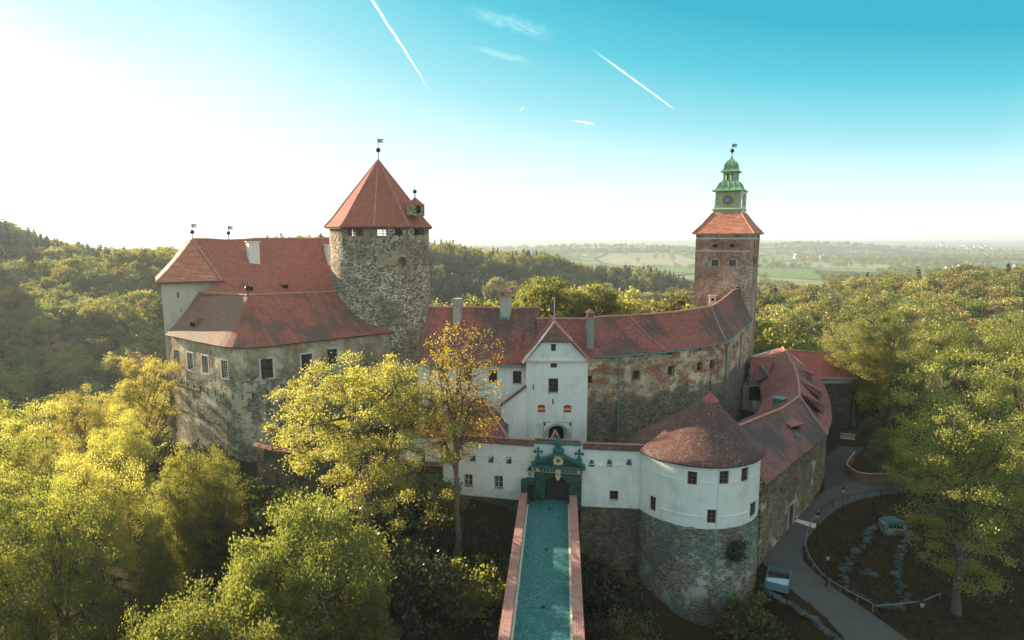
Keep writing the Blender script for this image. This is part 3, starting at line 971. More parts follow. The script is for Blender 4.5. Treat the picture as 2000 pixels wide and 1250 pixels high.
# small shed dormer
def shed_dormer(parent, P, out, w, h, d, mat, face=None, name='dormer'):
    """little wedge dormer: P is the middle of the front sill on the slope, out the horizontal way it looks"""
    o = Vector((out[0], out[1], 0)).normalized(); s = Vector((o.y, -o.x, 0)) * -1
    P = Vector(P); a, b = P - s * w / 2, P + s * w / 2
    c, e = a + V(0, 0, h), b + V(0, 0, h)
    back = P - o * d + V(0, 0, h * 1.0)
    mb = MB(weld=True)
    ba, bb = back - s * w * .5, back + s * w * .5
    c2, e2 = c + o * .25 + V(0, 0, .0), e + o * .25
    mb.face([c2, e2, bb + V(0, 0, d * .35), ba + V(0, 0, d * .35)])
    r = mb.build(name, mat, parent, solid=.1)
    k = MB(); k.face([a, c, ba + V(0, 0, d * .35)]); k.face([b, bb + V(0, 0, d * .35), e]); k.build('cheek', mat, r)
    k = MB(); k.face([a + o * .0, b, e, c]); k.build('opening', M['void'], r)
    return r
def on_grid(grid, i, v):
    j = v * (len(grid) - 1); j0 = min(int(j), len(grid) - 2); return grid[j0][i].lerp(grid[j0 + 1][i], j - j0)
shed_dormer(T, on_grid(grid, 2, .30) + V(0, 0, .1), (-.59, -.8), 1.5, .75, 2.6, M['tile_bastion'])

# ---- tall palace of the keep behind it
T = thing('keep_palace', 'tall keep block with steep red roof and two white chimneys', 'castle wing', (-45, 104, 0))
L2, M2 = V(-54.3, 94.95, 0), V(-45.6, 98.3, 0)
WP = Path([(-62, 108.5), (L2.x, L2.y), (M2.x, M2.y), (-32.5, 111.5)])
ops = [opening(WP, 347, 576.6, 5, 11, depth=.4), opening(WP, 353.5, 606, 2.5, 9, depth=.4)]
for o_ in ops: o_['backing'] = True
u1_, u2_ = WP.s[1], WP.s[2]
mb = MB(); facade(mb, WP, 0, u1_, -10, 12, [], du=3); facade(mb, WP, u1_, u2_, -10, 7.99, [], du=3); facade(mb, WP, u2_, WP.L, -10, 18.0, [], du=3)
ztri = 23.45
mb2 = MB(); facade(mb2, WP, u1_, u2_, 8, ztri, ops, du=3); mb2.face([WP.map(u1_, 12), WP.map(u1_, ztri), WP.map(0, ztri), WP.map(0, 12)][::-1])
mb2.build('plastered_wall', M['cream'], T)
mb.build('wall', M['stone_keep'], T)
for q in ops: fill(WP, q, 'slit_shadow', M['void'], T, d=.3)
mb = MB(); mb.face([(-62, 108.5, -10), (-45, 124, -10), (-45, 124, 20), (-62, 108.5, 20)]); mb.face([(-45, 124, -10), (-32, 118, -10), (-32, 118, 20), (-45, 124, 20)]); mb.build('rear_wall', M['cream'], T)
A, B = V(-53.6, 104, 29.85), V(-33.6, 120.5, 30.1)
Rr, E1, E2 = V(-45.7, 96.9, 23.45), V(-40.6, 98, 20.9), V(-32.6, 112.6, 19.4)
Lf = V(-54.8, 94.5, 23.3)
A2, L2b = V(-59.2, 112, 29.3), V(-63.2, 109, 23.3)
mb = MB(weld=True)
mb.patch(E1, E2, B, A, 18, 12, .26, .35)
mb.patch(Rr, E1, A, A, 6, 12, .05, .0)
mb.patch(V(-48.9, 95.9, 21.3), V(-40.2, 91.0, 21.6), E1, Rr, 6, 4, .04)
RFK = mb.build('roof', M['tile_keep'], T)
mb = MB(weld=True); mb.patch(Lf, Rr, A, A, 6, 8, .05, .35); mb.build('hip_roof', M['tile_hip'], T, solid=.2)
mb = MB(weld=True); mb.patch(L2b, Lf, A, A2, 6, 8, .05, .35); mb.build('side_roof', M['tile_hip'], T, solid=.2)
mb = MB(); mb.face([A, B, V(-38, 128, 20), V(-58, 118, 20)]); mb.face([A, A2, V(-58, 118, 20)]); mb.build('rear_roof', M['tile_keep'], T)
ridge_cap([A, B], T, .16, amp=.26); ridge_cap([Lf, Lf.lerp(A, .33) - V(0, 0, .3), Lf.lerp(A, .66) - V(0, 0, .3), A], T, .16); ridge_cap([Rr, Rr.lerp(A, .5), A], T, .14); ridge_cap([A, A2], T, .14)
mb = MB(); mb.bar(Lf + V(.1, .1, -.12), Rr + V(0, .1, -.15), .35, .3); mb.build('eaves_board', M['frame_red'], T)
finial('roof_finial', A, 2.6, T, .38); finial('roof_finial', A.lerp(B, .22), 2.2, T, .36)


def chimney(parent, base, top, w, d, mat, rz=0.0, cap=None, name='chimney', pots=0):
    mb = MB(); x, y = base[0], base[1]
    mb.box((x, y, (base[2] + top) / 2), (w, d, top - base[2]), rz)
    c = mb.build(name, mat, parent)
    k = MB(); k.box((x, y, top + .08), (w * 1.22, d * 1.22, .16), rz); 
    if cap == 'gable':
        ca, sa = math.cos(rz), math.sin(rz)
        P = lambda a, b, z: V(x + a * ca - b * sa, y + a * sa + b * ca, z)
        hw, hd = w * .66, d * .66; z = top + .75
        for sx in (-1, 1):
            k.box(P(sx * w * .42, 0, top + .42), (w * .16, d, .6), rz)
        k.face([P(-hw, -hd, z), P(hw, -hd, z), P(0, -hd, z + .5)]); k.face([P(hw, hd, z), P(-hw, hd, z), P(0, hd, z + .5)])
        k.face([P(-hw, -hd, z), P(0, -hd, z + .5), P(0, hd, z + .5), P(-hw, hd, z)]); k.face([P(hw, -hd, z), P(hw, hd, z), P(0, hd, z + .5), P(0, -hd, z + .5)])
        k.face([P(-hw, -hd, z), P(-hw, hd, z), P(hw, hd, z), P(hw, -hd, z)])
    k.build('chimney_cap', M['ridge'] if cap != 'flat' else mat, c)
    return c


def on_mesh(o, px, py):
    from mathutils.bvhtree import BVHTree
    o0 = origin_of(o)
    t = BVHTree.FromPolygons([v.co + o0 for v in o.data.vertices], [p.vertices[:] for p in o.data.polygons])
    h = t.ray_cast(Vector((0, 0, CAMZ)), ray(px, py).normalized())
    return h[0], h[1]


def on_plane_px(px, py, a, b, c):
    a, b, c = Vector(a), Vector(b), Vector(c); n = (b - a).cross(c - a).normalized()
    return onP(px, py, a, n)


p_ = on_mesh(RFK, 497, 512)[0]; chimney(T, (p_.x - .3, p_.y + .35, p_.z - 1), p_.z + 3.4, 1.75, 1.5, M['palewhite'], .69, 'flat')
p_ = on_mesh(RFK, 648, 514)[0]; chimney(T, (p_.x - .3, p_.y + .35, p_.z - 1), p_.z + 3.4, 1.75, 1.5, M['palewhite'], .69, 'flat')
for px, py in ((488, 566), (557, 562)):
    p_ = on_mesh(RFK, px, py)[0]; shed_dormer(T, p_ + V(0, -.15, -.1), (.55, -.83), 1.1, .7, 2.2, M['tile_keep'])

# ---- round tower
CT, RT = V(-22.35, 105.2, 0), 8.2
T = thing('round_tower', 'massive round rubble tower with pointed red tile roof', 'tower', (CT.x, CT.y, 0))
WT = Path(arc_pts(CT, RT, -math.pi * 1.5, math.pi * .5, 64))
emb = [opening(WT, 694, 450, 32, 21, depth=1.1), opening(WT, 746, 450, 20, 20, depth=1.1), opening(WT, 779, 450, 17, 20, depth=1.1), opening(WT, 818, 450, 20, 19, depth=1.1)]
back_ops = []
# openings on the far side let the sky show through
ucent = lambda o: (o['u0'] + o['u1']) / 2
zz0, zz1 = emb[1]['z0'], emb[1]['z1']
r_ = ray(746.5, 450); o2 = Vector((0, 0)); dxy = Vector((r_.x, r_.y)).normalized()
bq = dxy.dot(Vector((CT.x, CT.y))); disc = math.sqrt(max(0, bq * bq - (CT.x ** 2 + CT.y ** 2 - RT ** 2)))
Pf = dxy * (bq + disc); af = math.atan2(Pf.y - CT.y, Pf.x - CT.x)
uf = ((af + math.pi * 1.5) % (2 * math.pi)) * RT
for sh in (0, 6.5, -6.5, 13, -13):
    uu = (uf + sh) % WT.L
    if 1.2 < uu < WT.L - 1.2: back_ops.append(dict(u0=uu - 1.0, u1=uu + 1.0, z0=zz0 - .1, z1=zz1 + .15, d=1.1, arch=False))
hole = opening(WT, 785, 510, 17, 17, depth=1.2, arch=True)
mb = MB()
facade(mb, WT, 0, WT.L, -6, 32.1, emb + back_ops + [hole], du=1.2, rough=.16)
WTi = Path(arc_pts(CT, RT - 1.1, -math.pi * 1.5, math.pi * .5, 48))
inner = []
for o_ in emb + back_ops: inner.append(dict(u0=o_['u0'] * WTi.L / WT.L, u1=o_['u1'] * WTi.L / WT.L, z0=o_['z0'], z1=o_['z1'], d=.02, arch=False))
facade(mb, WTi, 0, WTi.L, 28.9, 32.1, inner, du=1.5)
n_ = 48; mb.face([WTi.map(WTi.L * k / n_, 28.95) for k in range(n_)])
mb.build('wall', M['stone_tower'], T)
fill(WT, hole, 'niche_back', M['stone_tower'], T, d=1.1)  # back of the hole, in the same stone as the wall
# timber shutters and rails in the openings
q = emb[0]; uu, ww = q['u0'], q['u1'] - q['u0']
mb = MB(); bars(mb, WT, [(uu + ww * .38, uu + ww * .6, q['z0'] + .1, q['z1'] - .1), (uu + ww * .72, q['u1'] - .1, q['z0'] + .1, q['z1'] - .1)], .75, .85); mb.build('timber_shutter', M['timber'], T)
for q, m_ in ((emb[0], 'timber'), (emb[1], 'timber_pale'), (emb[2], 'frame_dark'), (emb[3], 'frame_dark')):
    mb = MB(); h_ = q['z1'] - q['z0']; um = q['u0'] + (q['u1'] - q['u0']) * .62
    bars(mb, WT, [(q['u0'], q['u1'], q['z0'] + h_ * .18, q['z0'] + h_ * .25), (q['u0'], q['u1'], q['z0'] + h_ * .4, q['z0'] + h_ * .48), (um - .07, um + .07, q['z0'], q['z1'])], .55, .65)
    mb.build('rail', M[m_], T)
# roof: ten facets, slightly bell-cast
AP = V(-22.1, 105.2, 43.0); NF = 10; RE = 9.15; a0 = math.radians(-90 + 6 - 36 * 0)
mb = MB(weld=True)
prof = [(RE, 31.85), (RE * .86, 33.2), (RE * .6, 36.3), (RE * .3, 39.7), (.12, 43.0)]
cor = []
for k in range(NF): cor.append(a0 + 2 * math.pi * k / NF)
for k in range(NF):
    a, b = cor[k], cor[k] + 2 * math.pi / NF
    for (r0, z0), (r1, z1) in zip(prof, prof[1:]):
        P = lambda an, r, z: V(CT.x + math.cos(an) * r, CT.y + math.sin(an) * r, z)
        q = [P(a, r0, z0), P(b, r0, z0), P(b, r1, z1), P(a, r1, z1)]
        l0, l1 = 2 * r0 * math.sin(math.pi / NF), 2 * r1 * math.sin(math.pi / NF)
        s0, s1 = (RE - r0) * 1.55, (RE - r1) * 1.55
        mb.face(q, uv=[(k * 7 - l0 / 2, s0), (k * 7 + l0 / 2, s0), (k * 7 + l1 / 2, s1), (k * 7 - l1 / 2, s1)])
mb.build('roof', M['tile'], T, solid=.2)
for k in range(NF):
    P = lambda an, r, z: V(CT.x + math.cos(an) * r, CT.y + math.sin(an) * r, z)
    pts = [P(cor[k], r, z + .03) for r, z in prof]
    mb = MB(); mb.tube(pts, [.13, .13, .12, .1, .06], 6); mb.build('hip_tiles', M['ridge'], T)
mb = MB(); mb.lathe([(RE - .15, 31.78), (RE - .15, 31.6), (RT - .6, 31.75)], (CT.x, CT.y, 0), NF, a0, False); mb.build('soffit', M['frame_red'], T)
finial('roof_finial', (CT.x + .05, CT.y, 42.7), 4.0, T, .42)
# roof turret dormer on the right slope
dc = onY(811, 411, 100.2)
mb = MB(); mb.box((dc.x, dc.y + .6, dc.z), (1.6, 2.4, 1.7), -.6); d_ = mb.build('dormer', M['stone_tower'], T)
mb = MB(); hw = 1.2
cs = [dc + Vector((math.cos(a) * hw * 1.25, .6 + math.sin(a) * hw * 1.25, .85)) for a in [math.radians(45 + 90 * k) - .6 for k in range(4)]]
tp = dc + V(-.1, .6, 2.2)
for k in range(4): mb.face([cs[k], cs[(k + 1) % 4], tp])
mb.face(cs[::-1]); mb.build('dormer_roof', M['tile'], d_)
mb = MB(); mb.box((dc.x + .62, dc.y - .50, dc.z + .1), (.6, .3, 1.0), -.6); mb.build('dormer_opening', M['void'], d_)
finial('dormer_finial', tp - V(0, 0, .1), 1.9, T, .34, False)

# ---- white wing between the round tower and the gate tower
T = thing('white_wing', 'white residential wing with long red roof behind the orange leaved tree', 'castle wing', (-4, 86, 0))
WW = Path([(-12.6, 80.9), (3.2, 79.6)])
wq = [(867, 727, 15, 23), (914, 731, 15, 23), (962.7, 734.4, 16, 24), (1010, 736.7, 17, 24)]
wins = [opening(WW, *q, depth=.3) for q in wq]
mb = MB(); facade(mb, WW, 0, WW.L, -1, 13.7, wins); 
mb.face([(-12.6, 80.9, -1), (-12.6, 80.9, 13.7), (-12.3, 94, 13.7), (-12.3, 94, -1)]); mb.face([(3.6, 79.6, -1), (3.7, 94, -1), (3.7, 94, 13.6), (3.7, 87, 20), (3.6, 79.6, 13.6)])
mb.face([(-12.3, 94, -1), (-12.3, 94, 13.7), (3.7, 94, 13.7), (3.7, 94, -1)])
mb.build('wall', M['white_gate'], T)
for q in wins: window(WW, q, T, M['frame_dark'], 2, 3, .1, None, split=True)
mb = MB(weld=True)
e0, e1, r0_, r1_ = V(-12.7, 80.2, 13.5), V(3.5, 78.9, 13.5), V(-12.0, 87.3, 20.35), V(3.9, 87.2, 20.2)
mb.patch(e0, e1, r1_, r0_, 18, 8, .2, .25)
mb.patch(V(3.9, 94.5, 13.5), V(-12.2, 94.5, 13.5), r0_, r1_, 8, 4, .05, .2)
mb.build('roof', M['tile_dark'], T, solid=.2)
ridge_cap([r0_, r1_], T, .17, amp=.2)
mb = MB(); mb.tube([e0 + V(0, -.08, -.15), e1 + V(0, -.08, -.15)], .11, 6); mb.build('gutter', M['coppergutter'], T)
q = WW.hit(842, 740)[0]; mb = MB(); mb.tube([WW.map(q, 13.3, -.15), WW.map(q, 0, -.15)], .09, 6); mb.build('downpipe', M['coppergutter'], T)
pl = (e0, e1, r1_)
for px, py, w_, tpz, mt, cp in ((893.6, 640, .95, 3.9, M['chimney'], 'flat'), (988, 622, 1.35, 3.0, M['chimney'], 'gable')):
    p_ = on_plane_px(px, py, *pl); chimney(T, (p_.x, p_.y + .5, p_.z - .6), p_.z + tpz, w_, w_ * 1.1, mt, -.25, cp)
p_ = on_plane_px(988, 622, *pl); mb = MB(); mb.box((p_.x - .1, p_.y - .1, p_.z + .1), (1.7, .5, .35)); mb.build('flashing', M['coppergutter'], T)

# ---- stone wing curving to the clock tower
T = thing('stone_wing', 'curved rubble wing with dark red roof leading to the clock tower', 'castle wing', (22, 90, 0))
WS = Path([(9.4, 80.9), (14.6, 82.4), (21.6, 85.3), (27.5, 89.1), (32.6, 93.2), (44.2, 113.0)])
wq = [(1150.8, 741.6, 13, 15), (1242, 733, 11, 16), (1310, 724.5, 11, 18), (1366, 716, 9, 16), (1390, 711, 8, 17), (1240.6, 693.5, 8, 7), (1309.4, 689, 9, 8), (1368.7, 680.7, 7, 8), (1440, 676, 3.0, 16), (1433, 682, 3.0, 16)]
wins = [opening(WS, *q, depth=.4) for q in wq]
mb = MB(); facade(mb, WS, 0, WS.L, -3, 14.5, wins, du=1.5, rough=.1)
mb.face([(9.4, 80.9, 0), (9.4, 90, 0), (9.4, 90, 14.5), (9.4, 80.9, 14.5)][::-1])
mb.face([(9.4, 92, 0), (24, 98, 0), (24, 98, 14.5), (9.4, 92, 14.5)]); mb.face([(24, 98, 0), (36, 117, 0), (36, 117, 14.5), (24, 98, 14.5)])
mb.build('wall', M['stone_wing'], T)
for i, q in enumerate(wins):
    if i < 5: window(WS, q, T, M['frame_red'], 2, 2, .07, M['brickred'] if i else None, .16)
    else: window(WS, q, T, M['frame_red'], 1, 1, .06, None, split=True)
ev = [WS.map(u, 14.35, -.45) for u in (0, 5.3, 9.2, 12.98, 16.5, 20.0, 23.2, 26.5)] + [WS.map(WS.s[4] + (WS.L - WS.s[4]) * k / 6, 14.35 + .1 * k, -.45) for k in range(1, 7)]
rd = [V(3.4, 84.9, 18.9), V(9.6, 85.6, 18.9), V(13.2, 87.0, 18.9), V(17, 88.4, 18.9), V(20.4, 89.8, 18.95), V(24.5, 92.4, 19.0), V(28.4, 95.2, 19.05), V(32.2, 98.6, 19.15), V(34.0, 101.5, 19.3), V(36, 105, 19.6), V(37.8, 108, 19.9), V(39.5, 111, 20.2), V(41.0, 113.2, 20.5), V(42.6, 114.8, 20.6)]
ev[0] = V(3.6, 79.6, 14.3); ev.insert(1, WS.map(0.2, 14.35, -.45)); rd.insert(1, V(7, 85.2, 18.9))
n0 = min(len(ev), len(rd)); ev, rd = ev[:n0], rd[:n0]
rd = [q + V(0, 0, .16 * mnoise.noise(q * .8)) for q in rd]
mb = MB(weld=True); nv = 8; cu = [0]
for a, b in zip(ev, ev[1:]): cu.append(cu[-1] + (b - a).length)
gs = []
for j in range(nv + 1):
    row = []
    for a, b in zip(ev, rd):
        q = a.lerp(b, j / nv); q.z += .06 * mnoise.noise(q * .4) - .35 * math.sin(math.pi * j / nv); row.append(q)
    gs.append(row)
for j in range(nv):
    for i in range(n0 - 1):
        s = lambda ii, jj: (cu[ii], 6.6 * jj / nv)
        mb.face([gs[j][i], gs[j][i + 1], gs[j + 1][i + 1], gs[j + 1][i]], uv=[s(i, j), s(i + 1, j), s(i + 1, j + 1), s(i, j + 1)])
for i in range(n0 - 1):
    a, b = rd[i], rd[i + 1]; dn = V(-(b - a).y, (b - a).x, 0).normalized() * 4.5 + V(0, 0, -4.5)
    mb.face([b, a, a + dn, b + dn])
mb.build('roof', M['tile_dark'], T, solid=.18)
ridge_cap(rd, T, .16)
ridge_cap([gs[j][8] for j in range(nv + 1)], T, .10)
for k in (4,): ridge_cap([gs[j][k] + V(0, 0, .02) for j in range(nv + 1)], T, .07)
mb = MB(); mb.tube([e + V(0, 0, -.15) for e in ev[1:]], .11, 6); mb.build('gutter', M['coppergutter'], T)
for px, py, zb in ((1208, 720, 2.0), (1417, 700, 4), (1445, 670, 8)):
    u_ = WS.hit(px, py)[0]; mb = MB(); mb.tube([WS.map(u_, 14.0, -.5), WS.map(u_, 13.5, -.2), WS.map(u_, zb, -.2)], .10, 6); mb.build('downpipe', M['coppergutter'], T)
p_ = V(10.6, 82.6, 15.8); chimney(T, tuple(p_ - V(0, 0, .8)), 19.3, .95, 1.0, M['chimney_green'], .1, 'gable')

# ---- clock tower
T = thing('clock_tower', 'square brick tower with green copper lantern and clock', 'tower', (42, 118, 0))
FRx, FRy, TW = 43.85, 113.6, 10.0
ta = math.radians(26); fd = Vector((-.866, .5)).normalized(); dd_ = Vector((-fd.y * -1, fd.x * -1)) ; dd_ = Vector((fd.y, -fd.x))
FL = Vector((FRx, FRy)) + fd * TW; BRc = Vector((FRx, FRy)) + dd_ * TW; BLc = FL + dd_ * TW
WC = Path([tuple(FL), (FRx, FRy), tuple(BRc)])
wq = [(1397, 480, 10, 6), (1431.6, 480, 10, 6), (1397, 513.5, 14, 13), (1432, 513.5, 14, 13)]
wins = [opening(WC, *q, depth=.5) for q in wq]
arch_ = [opening(WC, x, y, 21, 17, depth=.22, arch=True) for x, y in ((1396.5, 477.5), (1431.5, 477.5), (1396.5, 511), (1432, 511))]
hole = opening(WC, 1441.7, 566, 12, 12, depth=.9, arch=True); hole['backing'] = True
zs_ = [(wins[0]['z0'] - .4, wins[0]['z1'] + 1.1), (wins[2]['z0'] - .3, wins[2]['z1'] + .7)]
uf1 = WC.s[1]
side = []
for zz in (zs_[0], zs_[1]):
    for k in (.3, .62): side.append(dict(u0=uf1 + TW * k, u1=uf1 + TW * (k + .16), z0=zz[0] + .2, z1=zz[1] - .2, d=.35, arch=True, backing=True))
for a in arch_:
    a['z0'] -= .1; a['rise'] = .75
mb = MB(); facade(mb, WC, 0, WC.L, -2, 31.0, arch_ + side + [hole], du=1.4, rough=.12)
mb.face([tuple(BRc) + (-2,), tuple(BLc) + (-2,), tuple(BLc) + (31,), tuple(BRc) + (31,)]); mb.face([tuple(BLc) + (-2,), tuple(FL) + (-2,), tuple(FL) + (31,), tuple(BLc) + (31,)])
mb.build('wall', M['stone_clock'], T)
for k, (w_, a) in enumerate(zip(wins, arch_)):
    w_ = dict(w_); w_['d'] = .36
    f_ = MB(); W_ = WC
    cells = [(a['u0'], w_['u0'], a['z0'], a['z1']), (w_['u1'], a['u1'], a['z0'], a['z1']), (w_['u0'], w_['u1'], w_['z1'], a['z1']), (w_['u0'], w_['u1'], a['z0'], w_['z0'])]
    bars(f_, WC, cells, .2, .4); f_.build('niche_panel', M['surround'] if k > 1 else M['stone_clock'], T)
    window(WC, w_, T, M['frame_red'], 2, 1, .1, None, sill=False, split=True) if k > 1 else fill(WC, w_, 'opening', M['void'], T, d=.38)
    mb = MB(); n = 9; cu_ = (a['u0'] + a['u1']) / 2; r_ = (a['u1'] - a['u0']) / 2 + .12
    for j in range(n):
        t0, t1 = math.pi * j / n, math.pi * (j + 1) / n
        pt = lambda t, s: (cu_ - r_ * s * math.cos(t), a['z1'] - .75 + .78 * s * math.sin(t))
        q = [pt(t0, 1), pt(t1, 1), pt(t1, 1.22), pt(t0, 1.22)]
        mb.face([WC.map(u, z, -.06) for u, z in q])
    mb.build('brick_arch', M['brickred'], T)
q = WC.hit(1391, 587); mb = MB(); bars(mb, WC, [(q[0] - .6, q[0] + .6, q[1] - .9, q[1] + .9)], -.55, .0); bars(mb, WC, [(q[0] - .75, q[0] + .75, q[1] + .9, q[1] + 1.1)], -.7, .0); b_ = mb.build('wall_box', M['moulding'], T)
mb = MB(); bars(mb, WC, [(q[0] - .25, q[0] + .25, q[1], q[1] + .5)], -.58, -.5); mb.build('opening', M['void'], b_)
mb = MB(); bars(mb, WC, [(0, TW, 29.9, 30.1), (TW + .002, WC.L, 29.9, 30.1)], -.12, .1); bars(mb, WC, [(0, TW, 27.6, 27.75)], -.1, .1); mb.build('string_course', M['moulding'], T)
mb = MB(); bars(mb, WC, [(-.1, TW + .15, 30.7, 31.0), (TW + .155, WC.L, 30.7, 31.0)], -.28, .1); mb.build('cornice', M['moulding'], T)
tc = (Vector((FRx, FRy)) + BLc) / 2
def sq(hw, z, n4=True): return [V(tc.x + fd.x * hw * sx + dd_.x * hw * sy, tc.y + fd.y * hw * sx + dd_.y * hw * sy, z) for sx, sy in ((1, -1), (-1, -1), (-1, 1), (1, 1))]
s0, s1, s2 = sq(TW / 2 + .65, 30.95), sq(TW / 2 * .80, 32.6), sq(2.62, 34.9)
mb = MB(weld=True)
for k in range(4):
    j = (k + 1) % 4
    mb.patch(s0[k], s0[j], s2[j], s2[k], 6, 6, .04, .25)
mb.build('roof', M['tile_hip'], T, solid=.15)
for k in range(4):
    mb = MB(); mb.tube([s0[k], s0[k].lerp(s2[k], .5) - V(0, 0, .2), s2[k]], .12, 6); mb.build('hip_tiles', M['ridge'], T)
# lantern
def ring(hw0, z0, hw1, z1, mb, mi=0):
    a, b = sq(hw0 * .86, z0), sq(hw1 * .86, z1)
    for k in range(4): mb.face([a[k], a[(k + 1) % 4], b[(k + 1) % 4], b[k]], mi=mi)
mb = MB(); ring(2.95, 34.75, 2.95, 35.3, mb); ring(2.95, 35.3, 3.15, 35.35, mb); ring(3.15, 35.35, 3.15, 35.55, mb); ring(3.15, 35.55, 2.85, 35.75, mb); ring(2.85, 35.75, 2.7, 36.3, mb); ring(2.7, 36.3, 2.62, 38.9, mb)
mb.build('lantern_base', M['copper_lt'], T)
HW = 2.30
FLn = sq(HW, 0); WLn = Path([(FLn[0].x, FLn[0].y), (FLn[1].x, FLn[1].y), (FLn[2].x, FLn[2].y)])
mb = MB(); bars(mb, WLn, [(WLn.s[1] + .02, WLn.L, 34.8, 38.85)], -.32, .05); mb.build('sky_sheen_panel', M['paleface'], T)  # pale panel puts the sky's reflection into this side's colour
for k, (uc, wd) in enumerate(((WLn.s[1] / 2, 1.12), (WLn.s[1] + HW, 1.12))):
    zc = 37.25; off = -.06 if k == 0 else -.38
    mb = MB(); bars(mb, WLn, [(uc - wd, uc + wd, zc - 1.2, zc + 1.2)], off - .04, .02)
    cf = mb.build('clock_face', M['clockgold'], T)
    mb = MB(); n = 24
    P = lambda r, t: WLn.map(uc + r * math.cos(t), zc + r * math.sin(t), off - .08)
    mb.face([P(.62, 2 * math.pi * j / n) for j in range(n)]); mb.build('dial', M['clockblue'], cf)
    mb = MB()
    for j in range(n):
        t0, t1 = 2 * math.pi * j / n, 2 * math.pi * (j + 1) / n
        mb.face([P(.62, t0), P(.78, t0), P(.78, t1), P(.62, t1)])
    mb.build('dial_ring', M['clockdark'], cf)
    mb = MB()
    for j in range(12):
        t = 2 * math.pi * j / 12 + .0
        D = Vector((math.cos(t), math.sin(t))); S_ = Vector((-D.y, D.x))
        q = [D * .84 + S_ * .05, D * 1.12 + S_ * .09, D * 1.12 - S_ * .09, D * .84 - S_ * .05]
        mb.face([WLn.map(uc + a.x, zc + a.y, off - .07) for a in q])
    mb.build('hour_marks', M['clockdark'], cf)
    mb = MB()
    for t, l in ((2.6, .42), (3.7, .58)):
        D = Vector((math.cos(t), math.sin(t))); S_ = Vector((-D.y, D.x)) * .035
        mb.face([WLn.map(uc + a.x, zc + a.y, off - .11) for a in (S_, D * l + S_, D * l - S_, -S_)])
    mb.build('clock_hands', M['goldpale'], cf)
mb = MB(); ring(2.62, 38.75, 3.3, 38.9, mb); ring(3.3, 38.9, 3.3, 39.05, mb)
pr = [(3.25, 39.05), (2.75, 39.28), (2.42, 39.65), (2.25, 40.1), (2.0, 40.5), (1.6, 40.78)]
for (a, z), (b, z2) in zip(pr, pr[1:]): ring(a, z, b, z2, mb)
mb.build('bell_roof', M['copper'], T)
mb = MB()
for k in range(4):
    for t in (0, .25, .5, .75):
        mb.tube([sq(a * .86 + .02, z)[k].lerp(sq(a * .86 + .02, z)[(k + 1) % 4], t) for a, z in pr], .045, 4)
tag(mb.build('roof_seams', M['copper'], T), kind='stuff')
# open belfry
WBf = Path([(q.x, q.y) for q in [sq(1.22, 0)[k] for k in (0, 1, 2, 3, 0)]])
bo = []
for k in range(4):
    for t in (.17, .57): bo.append(dict(u0=2.44 * k + 2.44 * t, u1=2.44 * k + 2.44 * (t + .26), z0=41.05, z1=42.2, d=.25, arch=False))
mb = MB(); facade(mb, WBf, 0, WBf.L, 40.7, 42.5, bo, du=4)
mb.face(sq(1.22, 40.9)); mb.build('belfry', M['copper_lt'], T)
mb = MB(); ring(1.62, 40.75, 1.62, 40.92, mb); ring(1.62, 40.92, 1.42, 40.97, mb); ring(1.42, 42.35, 1.6, 42.46, mb); ring(1.6, 42.46, 1.92, 42.56, mb); ring(1.92, 42.56, 1.92, 42.66, mb)
pr2 = [(1.92, 42.66), (1.5, 42.9), (1.3, 43.25), (1.3, 43.65), (1.18, 44.1), (.85, 44.55), (.45, 44.9), (.2, 45.25), (.06, 45.8)]
for (a, z), (b, z2) in zip(pr2, pr2[1:]): ring(a, z, b, z2, mb)
mb.build('cupola', M['copper'], T)
mb = MB()
for k in range(4):
    for t in (0, .33, .66): mb.tube([sq(a * .86 + .015, z)[k].lerp(sq(a * .86 + .015, z)[(k + 1) % 4], t) for a, z in pr2[:7]], .04, 4)
tag(mb.build('cupola_seams', M['copper'], T), kind='stuff')
f_ = finial('roof_finial', (tc.x, tc.y, 45.4), 2.5, T, .4)

# ---- white gate tower
GX0, GX1, GY = 1.85, 9.75, 77.6
T = thing('gate_tower', 'white gate tower with striped shutters and half-hipped tiled gable', 'tower', (5.8, 82, 0))
WG = Path([(GX0, 88), (GX0, GY), (GX1, GY - .1), (GX1, 88)])
gu = WG.s[1]
wq = [(1081.4, 710.5, 13, 16), (1080.5, 752.8, 19.5, 27.5)]
wins = [opening(WG, *q, depth=.32) for q in wq]
shut = [opening(WG, 1056.9, 798, 16, 15, depth=.22, arch=True), opening(WG, 1108.5, 798.5, 16, 15, depth=.22, arch=True)]
for s_ in shut: s_['rise'] = .3
gate_o = opening(WG, 1088.5, 847, 45, 32, depth=3.2, arch=True); gate_o['z0'] = 1.3; gate_o['rise'] = 1.75
slot = opening(WG, 1080, 784.5, 3, 11, depth=.3); slot['backing'] = True
niche = opening(WG, 1082.8, 818, 10, 12, depth=.1); niche['backing'] = True
blind = opening(WG, 1051, 842, 13, 26, depth=.14); blind['backing'] = True
mb = MB(); facade(mb, WG, 0, WG.L, -1, 14.45, wins + shut + [gate_o, slot, niche, blind], du=3)
gp = opening(WG, 1080.8, 678.8, 9.5, 14, depth=.25)
